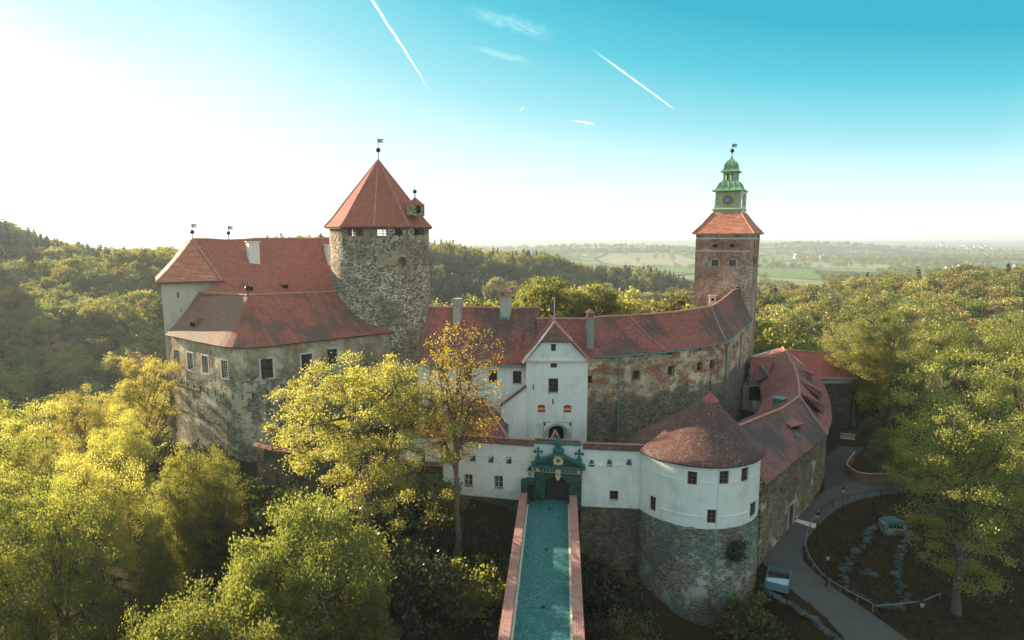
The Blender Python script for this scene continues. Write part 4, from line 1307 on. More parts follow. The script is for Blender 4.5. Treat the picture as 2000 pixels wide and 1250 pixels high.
# gable above the cornice: trapezium with a small window
zg, ztop = 14.45, 16.95
xa, xb = GX0 + 2.0, GX1 - 2.35
ua, ub = gp['u0'] - gu + GX0, gp['u1'] - gu + GX0
yf = lambda x: GY - .1 * (x - GX0) / (GX1 - GX0)
GP = lambda x, z, d=0.0: V(x, yf(x) + d, z)
def ex(z): t = (z - zg) / (ztop - zg); return GX0 + (xa - GX0) * t, GX1 + (xb - GX1) * t
for z0, z1, holey in ((zg, gp['z0'], 0), (gp['z0'], gp['z1'], 1), (gp['z1'], ztop, 0)):
    a0_, b0_ = ex(z0); a1_, b1_ = ex(z1)
    if holey:
        mb.face([GP(a0_, z0), GP(ua, z0), GP(ua, z1), GP(a1_, z1)]); mb.face([GP(ub, z0), GP(b0_, z0), GP(b1_, z1), GP(ub, z1)])
        for q in ([(ua, z0), (ub, z0)], [(ua, z1), (ub, z1)], [(ua, z0), (ua, z1)], [(ub, z0), (ub, z1)]):
            mb.face([GP(*q[0]), GP(*q[1]), GP(*q[1], .25), GP(*q[0], .25)])
    else: mb.face([GP(a0_, z0), GP(b0_, z0), GP(b1_, z1), GP(a1_, z1)])
mb.face([(GX0, 88, -1), (GX1, 88, -1), (GX1, 88, 14.4), (GX0, 88, 14.4)])
mb.build('wall', M['white'], T)
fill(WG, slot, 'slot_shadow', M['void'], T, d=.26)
for q in wins + [gp]: window(WG, q, T, M['frame_red'], 2, 3 if q is wins[1] else 2, .10, None, sill=(q is wins[1]))
# pale band framing the gable and the moulding below it
mb = MB()
xl, xr = GX0 + .12, GX1 - .12
mb.bar(GP(xl, zg + .12, -.03), GP(xa + .1, ztop - .15, -.03), .10, .28, (0, 1, 0)); mb.bar(GP(xr, zg + .12, -.03), GP(xb - .1, ztop - .15, -.03), .10, .28, (0, 1, 0)); mb.bar(GP(xa, ztop - .14, -.032), GP(xb, ztop - .14, -.032), .12, .28, (0, 1, 0))
mb.build('gable_band', M['white'], T)
mb = MB(); mb.box(((GX0 + GX1) / 2, GY - .14, zg - .02), (GX1 - GX0 + .36, .3, .12)); mb.box(((GX0 + GX1) / 2, GY - .11, zg - .2), (GX1 - GX0 + .16, .16, .22)); mb.build('cornice', M['moulding'], T)
mb = MB(); 
for q in shut:
    pass
for q in shut:
    h_ = q['z1'] - q['z0']; a, b = q['u0'], q['u1']
    k = MB(); r_ = (b - a) / 2; sp = q['z1'] - .3; n = 10
    pts = [(a, sp - h_ * .12)] + [(b, sp - h_ * .12)] + [((a + b) / 2 + r_ * math.cos(math.pi * j / n), sp + .3 * math.sin(math.pi * j / n)) for j in range(n + 1)]
    k.face([WG.map(u, z, .1) for u, z in pts]); s_ = k.build('shutter', M['shutter_red'], T, solid=.04)
    z_a, z_b = q['z0'] + h_ * .30, sp - h_ * .12
    k = MB(); bars(k, WG, [(a, b, z_a, z_b)], .1, .15); k.build('yellow_stripe', M['shutter_yellow'], s_)
    k = MB(); bars(k, WG, [(a, b, q['z0'], z_a)], .1, .15); k.build('red_stripe', M['shutter_red'], s_)
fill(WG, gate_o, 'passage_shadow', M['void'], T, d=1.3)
q = gate_o; mb = MB(); uc = (q['u0'] + q['u1']) / 2; r_ = (q['u1'] - q['u0']) / 2; sp = q['z1'] - 1.75; n = 16
for j in range(n):
    t0, t1 = math.pi * j / n, math.pi * (j + 1) / n
    P = lambda t, s: WG.map(uc + (r_ + s) * math.cos(t), sp + (1.75 + s) * math.sin(t), -.07)
    mb.face([P(t0, 0), P(t0, .3), P(t1, .3), P(t1, 0)])
mb.build('arch_ring', M['surround'], T, solid=.1)
mb = MB(); bars(mb, WG, [(uc - r_ - .25, uc + r_ + .25, q['z1'] + .42, q['z1'] + .5), (uc - r_ - .33, uc - r_ - .25, 3.2, q['z1'] + .5), (uc + r_ + .25, uc + r_ + .33, 3.2, q['z1'] + .5)], -.04, .03); mb.build('drawbridge_recess_edge', M['surround'], T)
mb = MB()
for sx in (-1, 1): mb.box(tuple(WG.map(uc + sx * (r_ + .12), q['z1'] + .2, -.08)), (.16, .14, .3))
mb.build('pulley_slot', M['void'], T)
mb = MB(); bars(mb, WG, [(q['u0'] + 2.0 * r_ * .55, q['u1'] - .05, 1.3, 3.35)], 1.0, 1.1); mb.build('passage_gate', M['brickred'], T)
mb = MB()
for x in (1042, 1089):
    u_, z_ = WG.hit(x, 755); bars(mb, WG, [(u_ - .035, u_ + .035, z_ - .32, z_ + .32), (u_ + .035, u_ + .09, z_ - .32, z_ - .24)], -.07, .0)
mb.build('wall_anchors', M['iron'], T)
# roof
apx = V(5.55, 80.2, 19.2); eL0, eR0 = V(GX0 - .45, GY - .45, 14.2), V(GX1 + .45, GY - .55, 14.2)
hL, hR = V(xa - .35, GY - .45, 17.0), V(xb + .35, GY - .52, 17.0)
bk = V(5.65, 88, 19.0)
mb = MB(weld=True)
mb.face([eL0, hL, apx, bk, V(GX0 - .45, 88, 14.2)][::-1]); mb.face([eR0, V(GX1 + .45, 88, 14.2), bk, apx, hR][::-1])
mb.build('roof', M['tile_dark'], T, solid=.2)
mb = MB(weld=True); mb.patch(hL, hR, apx, apx, 6, 6, .03, .1); mb.build('hip_roof', M['tile_dark'], T, solid=.16)
ridge_cap([eL0, hL, apx], T, .13, M['moulding']); ridge_cap([hR, apx], T, .16); ridge_cap([eR0, hR], T, .12); ridge_cap([apx, bk], T, .14)
mb = MB(); mb.tube([apx - V(0, 0, .2), apx + V(0, 0, 3.2)], .06, 6); mb.build('lightning_rod', M['moulding'], T)
p_ = V(3.7, 78.9, 16.4); mb = MB(); mb.tube([p_, p_ + V(0, 0, 1.1)], .13, 8); mb.build('clay_flue_pipe', M['tile'], T)

# ---- forecourt: lean-to wall and the low hipped roof
T = thing('lean_to', 'white lean-to wall with sloping tiled coping beside the gate tower', 'wall', (0, 77, 1))
a, b = onY(979, 793, 77.0), V(GX0 - .02, 77.0, 0); b.z = onY(1022, 757, 77).z
mb = MB(); 
pts = [V(a.x, 77, -1), V(b.x, 77, -1), V(b.x, 77, b.z), V(a.x, 77, a.z)]
mb.face(pts); mb.face([p + V(0, .5, 0) for p in pts][::-1]); mb.face([pts[0], pts[3], pts[3] + V(0, .5, 0), pts[0] + V(0, .5, 0)]); mb.face([pts[3], pts[2], pts[2] + V(0, .5, 0), pts[3] + V(0, .5, 0)])
mb.build('wall', M['white'], T)
mb = MB(); mb.bar(pts[3] + V(-.15, .25, .0), pts[2] + V(0, .25, .14), .85, .2); mb.build('coping', M['tile_dark'], T)
T = thing('yard_building', 'low forecourt house with hipped red roof behind the orange leaved tree', 'house', (-6, 75, 1))
hx0, hx1, hy0, hy1 = -10.6, -1.0, 71.9, 78.6
mb = MB(); mb.box(((hx0 + hx1) / 2, (hy0 + hy1) / 2, 3.4), (hx1 - hx0, hy1 - hy0, 5.6)); mb.build('wall', M['white_gate'], T)
P0, P1 = V(-5.2, 75.2, 10.2), V(-3.6, 75.4, 10.0); c4 = [V(hx0 - .5, hy0 - .3, 6.3), V(hx1 + .4, hy0 - .3, 6.3), V(hx1 + .4, hy1 + .3, 6.3), V(hx0 - .5, hy1 + .3, 6.3)]
mb = MB(weld=True); mb.patch(c4[0], c4[1], P1, P0, 8, 6, .05, .15); mb.patch(c4[1], c4[2], P1, P1, 6, 6, .05, .1); mb.patch(c4[2], c4[3], P0, P1, 8, 6, .05, .1); mb.patch(c4[3], c4[0], P0, P0, 6, 6, .05, .1)
mb.build('roof', M['tile_dark'], T, solid=.18)
for q in ([c4[0], P0], [c4[1], P1], [P0, P1]): ridge_cap(q, T, .13)
mb = MB(); mb.tube([c4[1] + V(.1, 0, -.1), c4[2] + V(.1, 0, -.1)], .1, 6); mb.build('gutter', M['coppergutter'], T)

# small white kiosk with dark arches over the outer wall
T = thing('arcade_wall', 'whitewashed arcade with dark openings above the outer wall, half hidden by leaves', 'wall', (-12, 73, 2))
WK = Path([(-14.0, 73.2), (-8.6, 71.6)])
ko = []
for px in (827, 841): ko.append(opening(WK, px, 895, 9, 26, depth=.5, arch=True))
mb = MB(); facade(mb, WK, 0, WK.L, 0, 6.2, ko); mb.build('wall', M['white_gate'], T)
for q in ko: fill(WK, q, 'opening', M['void'], T, d=.4)

# ---- outer retaining wall on the left
T = thing('outer_wall', 'dark rubble retaining wall with red coping left of the white gate wall', 'wall', (-20, 73, -2))
WO = Path([(-34.0, 78.5), (-30.8, 76.6), (-18.0, 73.0), (-8.2, 70.9)])
mb = MB(); facade(mb, WO, 0, WO.L, -12, 2.9, (), du=1.5, rough=.25, top=lambda u: 2.9 + .15 * math.sin(u * .7)); mb.build('wall', M['stone_moat'], T)
mb = MB(weld=True)
st = [WO.map(WO.L * k / 22, 0) for k in range(23)]
for a, b in zip(st, st[1:]):
    n = V(-(b - a).y, (b - a).x, 0).normalized() * .5; z = V(0, 0, 2.95 + .15 * mnoise.noise(a))
    mb.face([a - n + z, b - n + z, b + z + V(0, 0, .35), a + z + V(0, 0, .35)]); mb.face([a + z + V(0, 0, .35), b + z + V(0, 0, .35), b + n * 1.6 + z, a + n * 1.6 + z])
mb.build('coping', M['tile_dark'], T, solid=.12)

# ---- white gate wall either side of the portal
T = thing('gate_wall', 'long white forecourt wall with gun loops either side of the dark portal', 'wall', (4, 69, 0))
PX0, PX1 = 2.62, 7.92
WGL = Path([(-8.3, 70.75), (PX0, 68.35)])
WGR = Path([(PX1, 67.45), (14.6, 66.7)])
ZT = 6.35


def gunloops(W, spots):
    return [opening(W, x, y, 11, 13.5, depth=.42) for x, y in spots]


gl = gunloops(WGL, [(895, 892), (923, 894.5), (958.5, 897), (993.5, 899)])
gr = gunloops(WGR, [(1155.5, 905), (1190.5, 904.5), (1229, 903.5)])
wl_ = [opening(WGL, 914.8, 938, 16, 23, depth=.25), opening(WGL, 973.8, 941.5, 16.5, 24, depth=.25)]
wr_ = [opening(WGR, 1199, 967.5, 17, 18, depth=.28)]
mb = MB(); facade(mb, WGL, 0, WGL.L, -.45, ZT, gl + wl_, du=3); facade(mb, WGR, 0, WGR.L, -.6, ZT, gr + wr_, du=3); mb.build('wall', M['white_gate'], T)
mb = MB(); facade(mb, WGL, 0, WGL.L, -14, -.452, (), du=1.5, rough=.18); facade(mb, WGR, 0, WGR.L, -16, -.602, (), du=1.5, rough=.18); mb.build('rubble_base', M['stone_moat'], T)
mb = MB()
for W in (WGL, WGR):
    for u in np.arange(0, W.L - .3, .5): pass
for W, o_ in [(WGL, q) for q in gl] + [(WGR, q) for q in gr]:
    a, b, c, e = o_['u0'], o_['u1'], o_['z0'], o_['z1']; m_ = (a + b) / 2 + (.12 if W is WGL else .0); h_ = e - c; wd = (b - a)
    k = MB(); k.face([W.map(a, c, 0), W.map(b, c, 0), W.map(b, c, .41), W.map(a, c, .41)]); k.face([W.map(a, c, .40), W.map(b, c, .40), W.map(b, e, .40), W.map(a, e, .40)])
    lp = k.build('gun_loop', M['white_gate'], T)
    k = MB(); k.face([W.map(a, c + .02, .05), W.map(b, c + .02, .05), W.map(m_ + wd * .2, c + h_ * .56, .34), W.map(m_ - wd * .2, c + h_ * .56, .34)])
    k.face([W.map(b, c + .02, .05), W.map(b, c + .02, .38), W.map(m_ + wd * .2, c + h_ * .56, .34)]); k.face([W.map(a, c + .02, .38), W.map(a, c + .02, .05), W.map(m_ - wd * .2, c + h_ * .56, .34)])
    k.build('loop_sill', M['portal_trim'], lp)
    k = MB(); k.face([W.map(m_ - wd * .13, c + h_ * .55, .39), W.map(m_ + wd * .16, c + h_ * .55, .39), W.map(m_ + wd * .16, e - .02, .39), W.map(m_ - wd * .13, e - .02, .39)]); k.build('loop_slit', M['void'], lp)
for q in wl_: window(WGL, q, T, M['frame_dark'], 2, 3, .12, None)
# inner white casements in the two left windows
for W, q in [(WGL, q) for q in wl_]:
    k = MB(); a, b, c, e = q['u0'] + .13, q['u1'] - .13, q['z0'] + .13, q['z1'] - .13; m_ = (a + b) / 2
    bars(k, W, [(m_ - .06, m_ - .02, c, e), (m_ + .02, m_ + .06, c, e), (a, a + .05, c, e), (a + .05, b, c, c + .05), (a + .05, m_ - .06, (c + e) / 2, (c + e) / 2 + .04), (m_ + .06, b, (c + e) / 2, (c + e) / 2 + .04)], q['d'] - .15, q['d'] - .12)
    k.build('casement', M['frame_white'], T)
for q in wr_: window(WGR, q, T, M['frame_red'], 2, 2, .1, None, label='closed red brown shuttered window')
mb = MB()
bars(mb, WGL, [(.5, WGL.L - .3, 4.55, 4.62)], -.05, .02); bars(mb, WGR, [(.4, WGR.L - .3, 4.45, 4.52)], -.05, .02); mb.build('string_course', M['white_gate'], T)
mb = MB()
for px, py in ((976, 898), (1139.5, 911), (1173, 909.5), (1207, 908)):
    W = WGL if px < 1040 else WGR
    u_, z_ = W.hit(px, py); mb.lathe([(0, -.16), (.14, -.1), (.17, .0), (.12, .09), (0, .12)], tuple(W.map(u_, z_, -.1)), 8)
mb.build('drain_spout', M['white_gate'], T)


def tiled_coping(W, u0, u1, z, parent, name='coping'):
    mb = MB(weld=True); n = max(2, int((u1 - u0) / .6))
    for k in range(n):
        a, b = u0 + (u1 - u0) * k / n, u0 + (u1 - u0) * (k + 1) / n
        ja, jb = .03 * mnoise.noise(V(a, z, 3)), .03 * mnoise.noise(V(b, z, 3))
        F = lambda u, d, zz: W.map(u, zz, d)
        mb.face([F(a, -.28, z + ja), F(b, -.28, z + jb), F(b, .3, z + .5 + jb), F(a, .3, z + .5 + ja)], uv=[(a, 0), (b, 0), (b, .75), (a, .75)])
        mb.face([F(a, .3, z + .5 + ja), F(b, .3, z + .5 + jb), F(b, .9, z + jb), F(a, .9, z + ja)], uv=[(a, .75), (b, .75), (b, 1.5), (a, 1.5)])
    mb.build(name, M['tile_round'], parent, solid=.12)
    mb = MB()
    for u in np.arange(u0 + .15, u1, .40):
        mb.tube([W.map(u - .17, z + .50, .3), W.map(u + .17, z + .53, .3)], [.09, .115], 6)
        mb.box(tuple(W.map(u + .2, z + .60, .3)), (.05, .12, .16))
    tag(mb.build('ridge_tiles', M['ridge'], parent), kind='stuff')


tiled_coping(WGL, 0, WGL.L - .1, ZT, T); tiled_coping(WGR, .15, WGR.L + .6 - .6, ZT, T)
# plain white piece behind the portal with green metal coping
mb = MB(); ym = 68.25
mb.face([(PX0 - .02, ym + .22, 4.0), (PX1 + .02, ym - .7, 4.0), (PX1 + .02, ym - .7, ZT + .25), (PX0 - .02, ym + .22, ZT + .25)]); mb.build('portal_backing', M['white_gate'], T)
mb = MB(); mb.bar((PX0 - .05, ym + .3, ZT + .32), (PX1 + .05, ym - .62, ZT + .32), .6, .12); mb.build('metal_coping', M['portal_trim'], T)
tiled_coping(Path([(PX0, ym + .55), (PX1, ym - .37)]), 0, 5.3, ZT + .1, T)

# ---- dark green renaissance portal
T = thing('gate_portal', 'dark green stone portal with gilded crest at the end of the bridge', 'gate', (5.3, 67.5, 0))
WPt = Path([(PX0 + .02, 67.72), (PX1 - .02, 66.86)])
do = opening(WPt, 1087.5, 951, 47, 42, depth=.7, arch=True); do['z0'] = -.1
mb = MB(); facade(mb, WPt, 0, WPt.L, -.8, 4.35, [do], du=2)
for u in (0, WPt.L): mb.face([WPt.map(u, -.8), WPt.map(u, 4.35), WPt.map(u, 4.35, .8), WPt.map(u, -.8, .8)])
mb.build('wall', M['portal'], T)
fill(WPt, do, 'door', M['wood_door'], T, d=.55)
mb = MB(); uc = (do['u0'] + do['u1']) / 2; r_ = (do['u1'] - do['u0']) / 2; sp = do['z1'] - r_
bars(mb, WPt, [(uc - r_ - .38, uc + r_ + .38, do['z1'] + .3, do['z1'] + .36), (uc - r_ - .44, uc - r_ - .38, .2, do['z1'] + .36), (uc + r_ + .38, uc + r_ + .44, .2, do['z1'] + .36)], -.05, .02)
mb.build('recess_moulding', M['portal_trim'], T)
# voussoirs, each its own stone
n = 13
for j in range(n):
    t0, t1 = math.pi * j / n + .015, math.pi * (j + 1) / n - .015
    P = lambda t, s, d: WPt.map(uc + (r_ + s) * math.cos(t), sp + (r_ + s) * math.sin(t), d)
    k = MB(); q = [P(t0, 0, -.06), P(t0, .3, -.06), P(t1, .3, -.06), P(t1, 0, -.06)]; w_ = [P(t0, 0, .05), P(t0, .3, .05), P(t1, .3, .05), P(t1, 0, .05)]
    k.face(q)
    for i in range(4): k.face([q[i], w_[i], w_[(i + 1) % 4], q[(i + 1) % 4]])
    k.build('arch_stone', M['portal'], T)
# rusticated jamb blocks
for side in (-1, 1):
    for j in range(7):
        z0 = -.1 + j * .62
        if side < 0: a, b = .05, uc - r_ - .5
        else: a, b = uc + r_ + .5, WPt.L - .05
        if b - a < .2: continue
        k = MB(); bars(k, WPt, [(a, b, z0 + .02, z0 + .58)], -.05 - .01 * (j % 2), .05); k.build('block', M['portal'], T)
# entablature with the lettered band
mb = MB(); bars(mb, WPt, [(-.08, WPt.L + .08, 3.55, 4.02)], -.1, .1); mb.build('frieze', simple('dark lettered band', (.05, .035, .025), .7), T)
mb = MB(); bars(mb, WPt, [(-.1, WPt.L + .1, 3.50, 3.545), (-.1, WPt.L + .1, 4.02, 4.065)], -.14, .1); mb.build('frieze_edge', M['goldpale'], T)
for u in (.32, WPt.L - .32):
    mb = MB(); n = 14
    q = [WPt.map(u + .24 * math.cos(2 * math.pi * j / n), 3.785 + .24 * math.sin(2 * math.pi * j / n), -.16) for j in range(n)]; w_ = [WPt.map(u + .24 * math.cos(2 * math.pi * j / n), 3.785 + .24 * math.sin(2 * math.pi * j / n), -.08) for j in range(n)]
    mb.face(q)
    for j in range(n): mb.face([q[j], w_[j], w_[(j + 1) % n], q[(j + 1) % n]])
    mb.build('gilded_disc', M['gold'], T)


def lettering(txt, W, u, z, size, d, parent, name):
    cu = bpy.data.curves.new(name, 'FONT'); cu.body = txt; cu.size = size; cu.align_x = 'CENTER'; cu.align_y = 'CENTER'; cu.extrude = .015; cu.space_character = 1.12
    o = bpy.data.objects.new(name, cu); COL.objects.link(o)
    i = W.seg(u); n = W.nrm[i]
    o.parent = parent
    o.location = W.map(u, z, d) - origin_of(parent)
    o.rotation_euler = (math.pi / 2, 0, math.atan2(n.x, -n.y))
    bpy.context.view_layer.update()
    me = bpy.data.meshes.new_from_object(o.evaluated_get(bpy.context.evaluated_depsgraph_get()))
    me.materials.clear(); me.materials.append(M['goldpale'])
    k = bpy.data.objects.new(name, me); COL.objects.link(k); k.parent = parent; k.location = o.location; k.rotation_euler = o.rotation_euler
    bpy.data.objects.remove(o)
    return k


lettering('I·L·A·T·B·R·A·', WPt, 1.5, 3.78, .40, -.125, T, 'inscription')
lettering('·V·I·B·D·O·S', WPt, WPt.L - 1.5, 3.78, .40, -.125, T, 'inscription')
# pediment
zc = 4.07; PU = lambda u, z, d: WPt.map(min(max(u, 0.001), WPt.L - .001), z, d) + (WPt.map(1, 0) - WPt.map(0, 0)) * (u - min(max(u, 0.001), WPt.L - .001))
mb = MB(); a = PU(-.42, zc + .17, -.16); b = PU(WPt.L + .42, zc + .17, -.16)
mb.bar(a, b, .62, .34); mb.build('cornice', M['portal_trim'], T)
mid = WPt.L / 2; ztip = zc + 1.78
mb = MB()
for u in (-.35, WPt.L + .35): mb.bar(PU(u, zc + .42, -.16), PU(mid + (.05 if u < 0 else -.05), ztip, -.16), .62, .26)
mb.build('raking_cornice', M['portal_trim'], T)
mb = MB(); mb.face([PU(-.2, zc + .3, .02), PU(WPt.L + .2, zc + .3, .02), PU(mid, ztip - .05, .02)]); mb.face([PU(-.2, zc + .3, .5), PU(WPt.L + .2, zc + .3, .5), PU(mid, ztip - .05, .5)][::-1]); mb.build('tympanum', M['portal'], T)
# gilded crest: shield with lobes
mb = MB(); cc_ = (mid, zc + .88)
lob = [(0, .62, .2), (.3, .38, .22), (-.3, .38, .22), (.42, .0, .2), (-.42, .0, .2), (.36, -.32, .2), (-.36, -.32, .2), (0, .1, .42), (0, -.3, .3)]
for x, z, r in lob:
    c_ = PU(cc_[0] + x, cc_[1] + z, -.10); mb.lathe([(r, -.01), (r * .9, .05), (r * .5, .09), (0, .1)], (0, 0, 0), 10)
    nv_ = 10 * 3 * 4
    for i in range(len(mb.v) - nv_, len(mb.v)):
        x_, y_, z_ = mb.v[i]; q = c_ + (WPt.map(1, 0) - WPt.map(0, 0)).normalized() * x_ + V(0, 0, y_) + V(WPt.nrm[0].x, WPt.nrm[0].y, 0) * z_
        mb.v[i] = tuple(q)
cr = mb.build('crest', M['goldpale'], T)
mb = MB(); n = 14; q = [PU(cc_[0] + .2 * math.cos(6.2832 * j / n), cc_[1] + .02 + .24 * math.sin(6.2832 * j / n), -.225) for j in range(n)]; mb.face(q); mb.build('crest_field', M['portal_trim'], cr, solid=.02)
# hanging gilded cartouche
mb = MB(); pts = [(-.26, .0), (-.34, -.25), (-.24, -.5), (-.30, -.8), (-.16, -1.15), (0, -1.32), (.16, -1.15), (.30, -.8), (.24, -.5), (.34, -.25), (.26, 0), (.2, .12), (-.2, .12)]
q = [WPt.map(mid + x, 3.92 + z, -.2) for x, z in pts]; w_ = [WPt.map(mid + x, 3.92 + z, -.08) for x, z in pts]
mb.face(q)
for j in range(len(pts)): mb.face([q[j], w_[j], w_[(j + 1) % len(pts)], q[(j + 1) % len(pts)]])
ct_ = mb.build('cartouche', M['goldpale'], T)
mb = MB()
for x, z, r in ((-.12, -.62, .09), (.12, -.62, .09), (0, -.4, .07), (0, -.85, .08)): mb.face([WPt.map(mid + x + r * math.cos(6.2832 * j / 8), 3.92 + z + r * math.sin(6.2832 * j / 8), -.21) for j in range(8)])
mb.build('cartouche_relief', M['portal'], ct_)
# trefoil crosses on pedestals and urn on top
for u in (.35, WPt.L - .3):
    z = zc + .55; f = lambda x, zz, d=-.05: PU(u + x, z + zz, d)
    mb = MB(); 
    for w_, h0, h1 in ((.52, 0, .45), (.62, .45, .52), (.36, .52, .68)):
        mb.box(tuple((f(0, h0) + f(0, h1)) / 2), (w_ * 2 * .55, .5, h1 - h0))
    ped = mb.build('pedestal', M['portal_trim'], T)
    mb = MB(); n = 12
    def disc(cx_, cz_, r):
        q = [f(cx_ + r * math.cos(6.2832 * j / n), cz_ + r * math.sin(6.2832 * j / n), -.12) for j in range(n)]; w2 = [f(cx_ + r * math.cos(6.2832 * j / n), cz_ + r * math.sin(6.2832 * j / n), .05) for j in range(n)]
        mb.face(q); mb.face(w2[::-1])
        for j in range(n): mb.face([q[j], w2[j], w2[(j + 1) % n], q[(j + 1) % n]])
    disc(0, 1.62, .17); disc(-.38, 1.25, .17); disc(.38, 1.25, .17); disc(0, 1.27, .17)
    mb.bar(f(0, .65, -.03), f(0, 1.6, -.03), .16, .15, (0, 1, 0)); mb.bar(f(-.36, 1.25, -.03), f(.36, 1.25, -.03), .15, .14, (0, 1, 0))
    mb.bar(f(0, .68, -.03), f(0, .95, -.03), .3, .2, (0, 1, 0))
    mb.build('cross_finial', M['portal_trim'], ped)
mb = MB(); mb.lathe([(.62, 0), (.66, .5), (.5, .62), (.28, .75), (.24, .9), (.5, 1.05), (.56, 1.35), (.4, 1.6), (.22, 1.85), (.12, 2.1), (.0, 2.3)], tuple(PU(mid, ztip - .15, .1)), 12); mb.build('urn', M['portal_trim'], T)

T = thing('postern_gate', 'small arched side gate in dark stone left of the portal', 'gate', (1.8, 67.8, 0))
WQ = Path([(1.02, 67.55), (2.62, 67.32)])
po = opening(WQ, 1036, 955, 14, 30, depth=.5, arch=True); po['z0'] = -.1
mb = MB(); facade(mb, WQ, 0, WQ.L, -.5, 2.35, [po]); mb.face([WQ.map(0, -.5), WQ.map(0, 2.35), WQ.map(0, 2.35, .9), WQ.map(0, -.5, .9)]); mb.face([WQ.map(0, 2.35), WQ.map(WQ.L, 2.35), WQ.map(WQ.L, 2.35, .9), WQ.map(0, 2.35, .9)]); mb.build('wall', M['portal'], T)
mb = MB(); bars(mb, WQ, [(.5, 1.45, 2.352, 2.6)], -.03, .6); bars(mb, WQ, [(.3, 1.58, 2.0, 2.3)], -.06, .05); mb.build('cap', M['portal'], T)
fill(WQ, po, 'door', M['wood_door'], T, d=.42)


def wall_lantern(p, label):
    t = thing('lantern', label, 'lamp', p)
    p = Vector(p); mb = MB(); mb.tube([p, p + V(0, 0, .45)], .04, 6); mb.build('post', M['iron'], t)
    mb = MB(); mb.lathe([(.0, .45), (.14, .46), (.16, .5), (.16, .53)], p, 6); mb.lathe([(.27, 1.05), (.3, 1.08), (.12, 1.35), (.05, 1.5), (.0, 1.62)], p, 6, smooth=False)
    for k in range(6):
        a = k * math.pi / 3; mb.bar(p + V(.15 * math.cos(a), .15 * math.sin(a), .5), p + V(.26 * math.cos(a), .26 * math.sin(a), 1.06), .03, .03)
    mb.build('lamp_frame', M['iron'], t)
    mb = MB(); mb.lathe([(.14, .52), (.245, 1.05)], p, 6, smooth=False); mb.build('lamp_glass', M['lampglass'], t)
    return t


g = G('clouded lamp glass'); M['lampglass'] = g.done((.55, .56, .53), .25, None, spec=.6)
p_ = WQ.map(.98, 2.6, .3); wall_lantern(tuple(p_), 'black lantern on top of the small side gate')
T = thing('barrier', 'low dark metal barrier on the bridge before the side gate', 'railing', (2.6, 66, 0))
a, b, c = onZ(1036, 974, 0), onZ(1036, 982, 0), onZ(1056, 988, 0)
mb = MB()
for q in (b, c): mb.tube([q, q + V(0, 0, .95)], .035, 6)
mb.build('post', M['iron'], T); mb = MB()
for z in (.3, .9): mb.tube([a + V(0, 0, z), b + V(0, 0, z), c + V(0, 0, z)], .03, 6)
mb.build('rail', M['iron'], T)

# little pyramid roof between the walls
T = thing('gatehouse_roof', 'small tiled pyramid roof behind the portal crest', 'roof', (6.0, 70.5, 5))
mb = MB(weld=True); tp = onY(1084, 840, 70.6); b0 = 4.6
cs = [V(3.7, 69.2, b0), V(6.7, 69.1, b0), V(6.7, 72.1, b0), V(3.7, 72.1, b0)]
for k in range(4): mb.patch(cs[k], cs[(k + 1) % 4], tp, tp, 5, 5, .03)
mb.build('roof', M['tile_round'], T, solid=.15)
for k in (0, 1): ridge_cap([cs[k], tp], T, .1)
mb = MB(); mb.box((5.2, 70.65, 2.0), (2.6, 2.6, 5.0)); mb.build('wall', M['white_gate'], T)

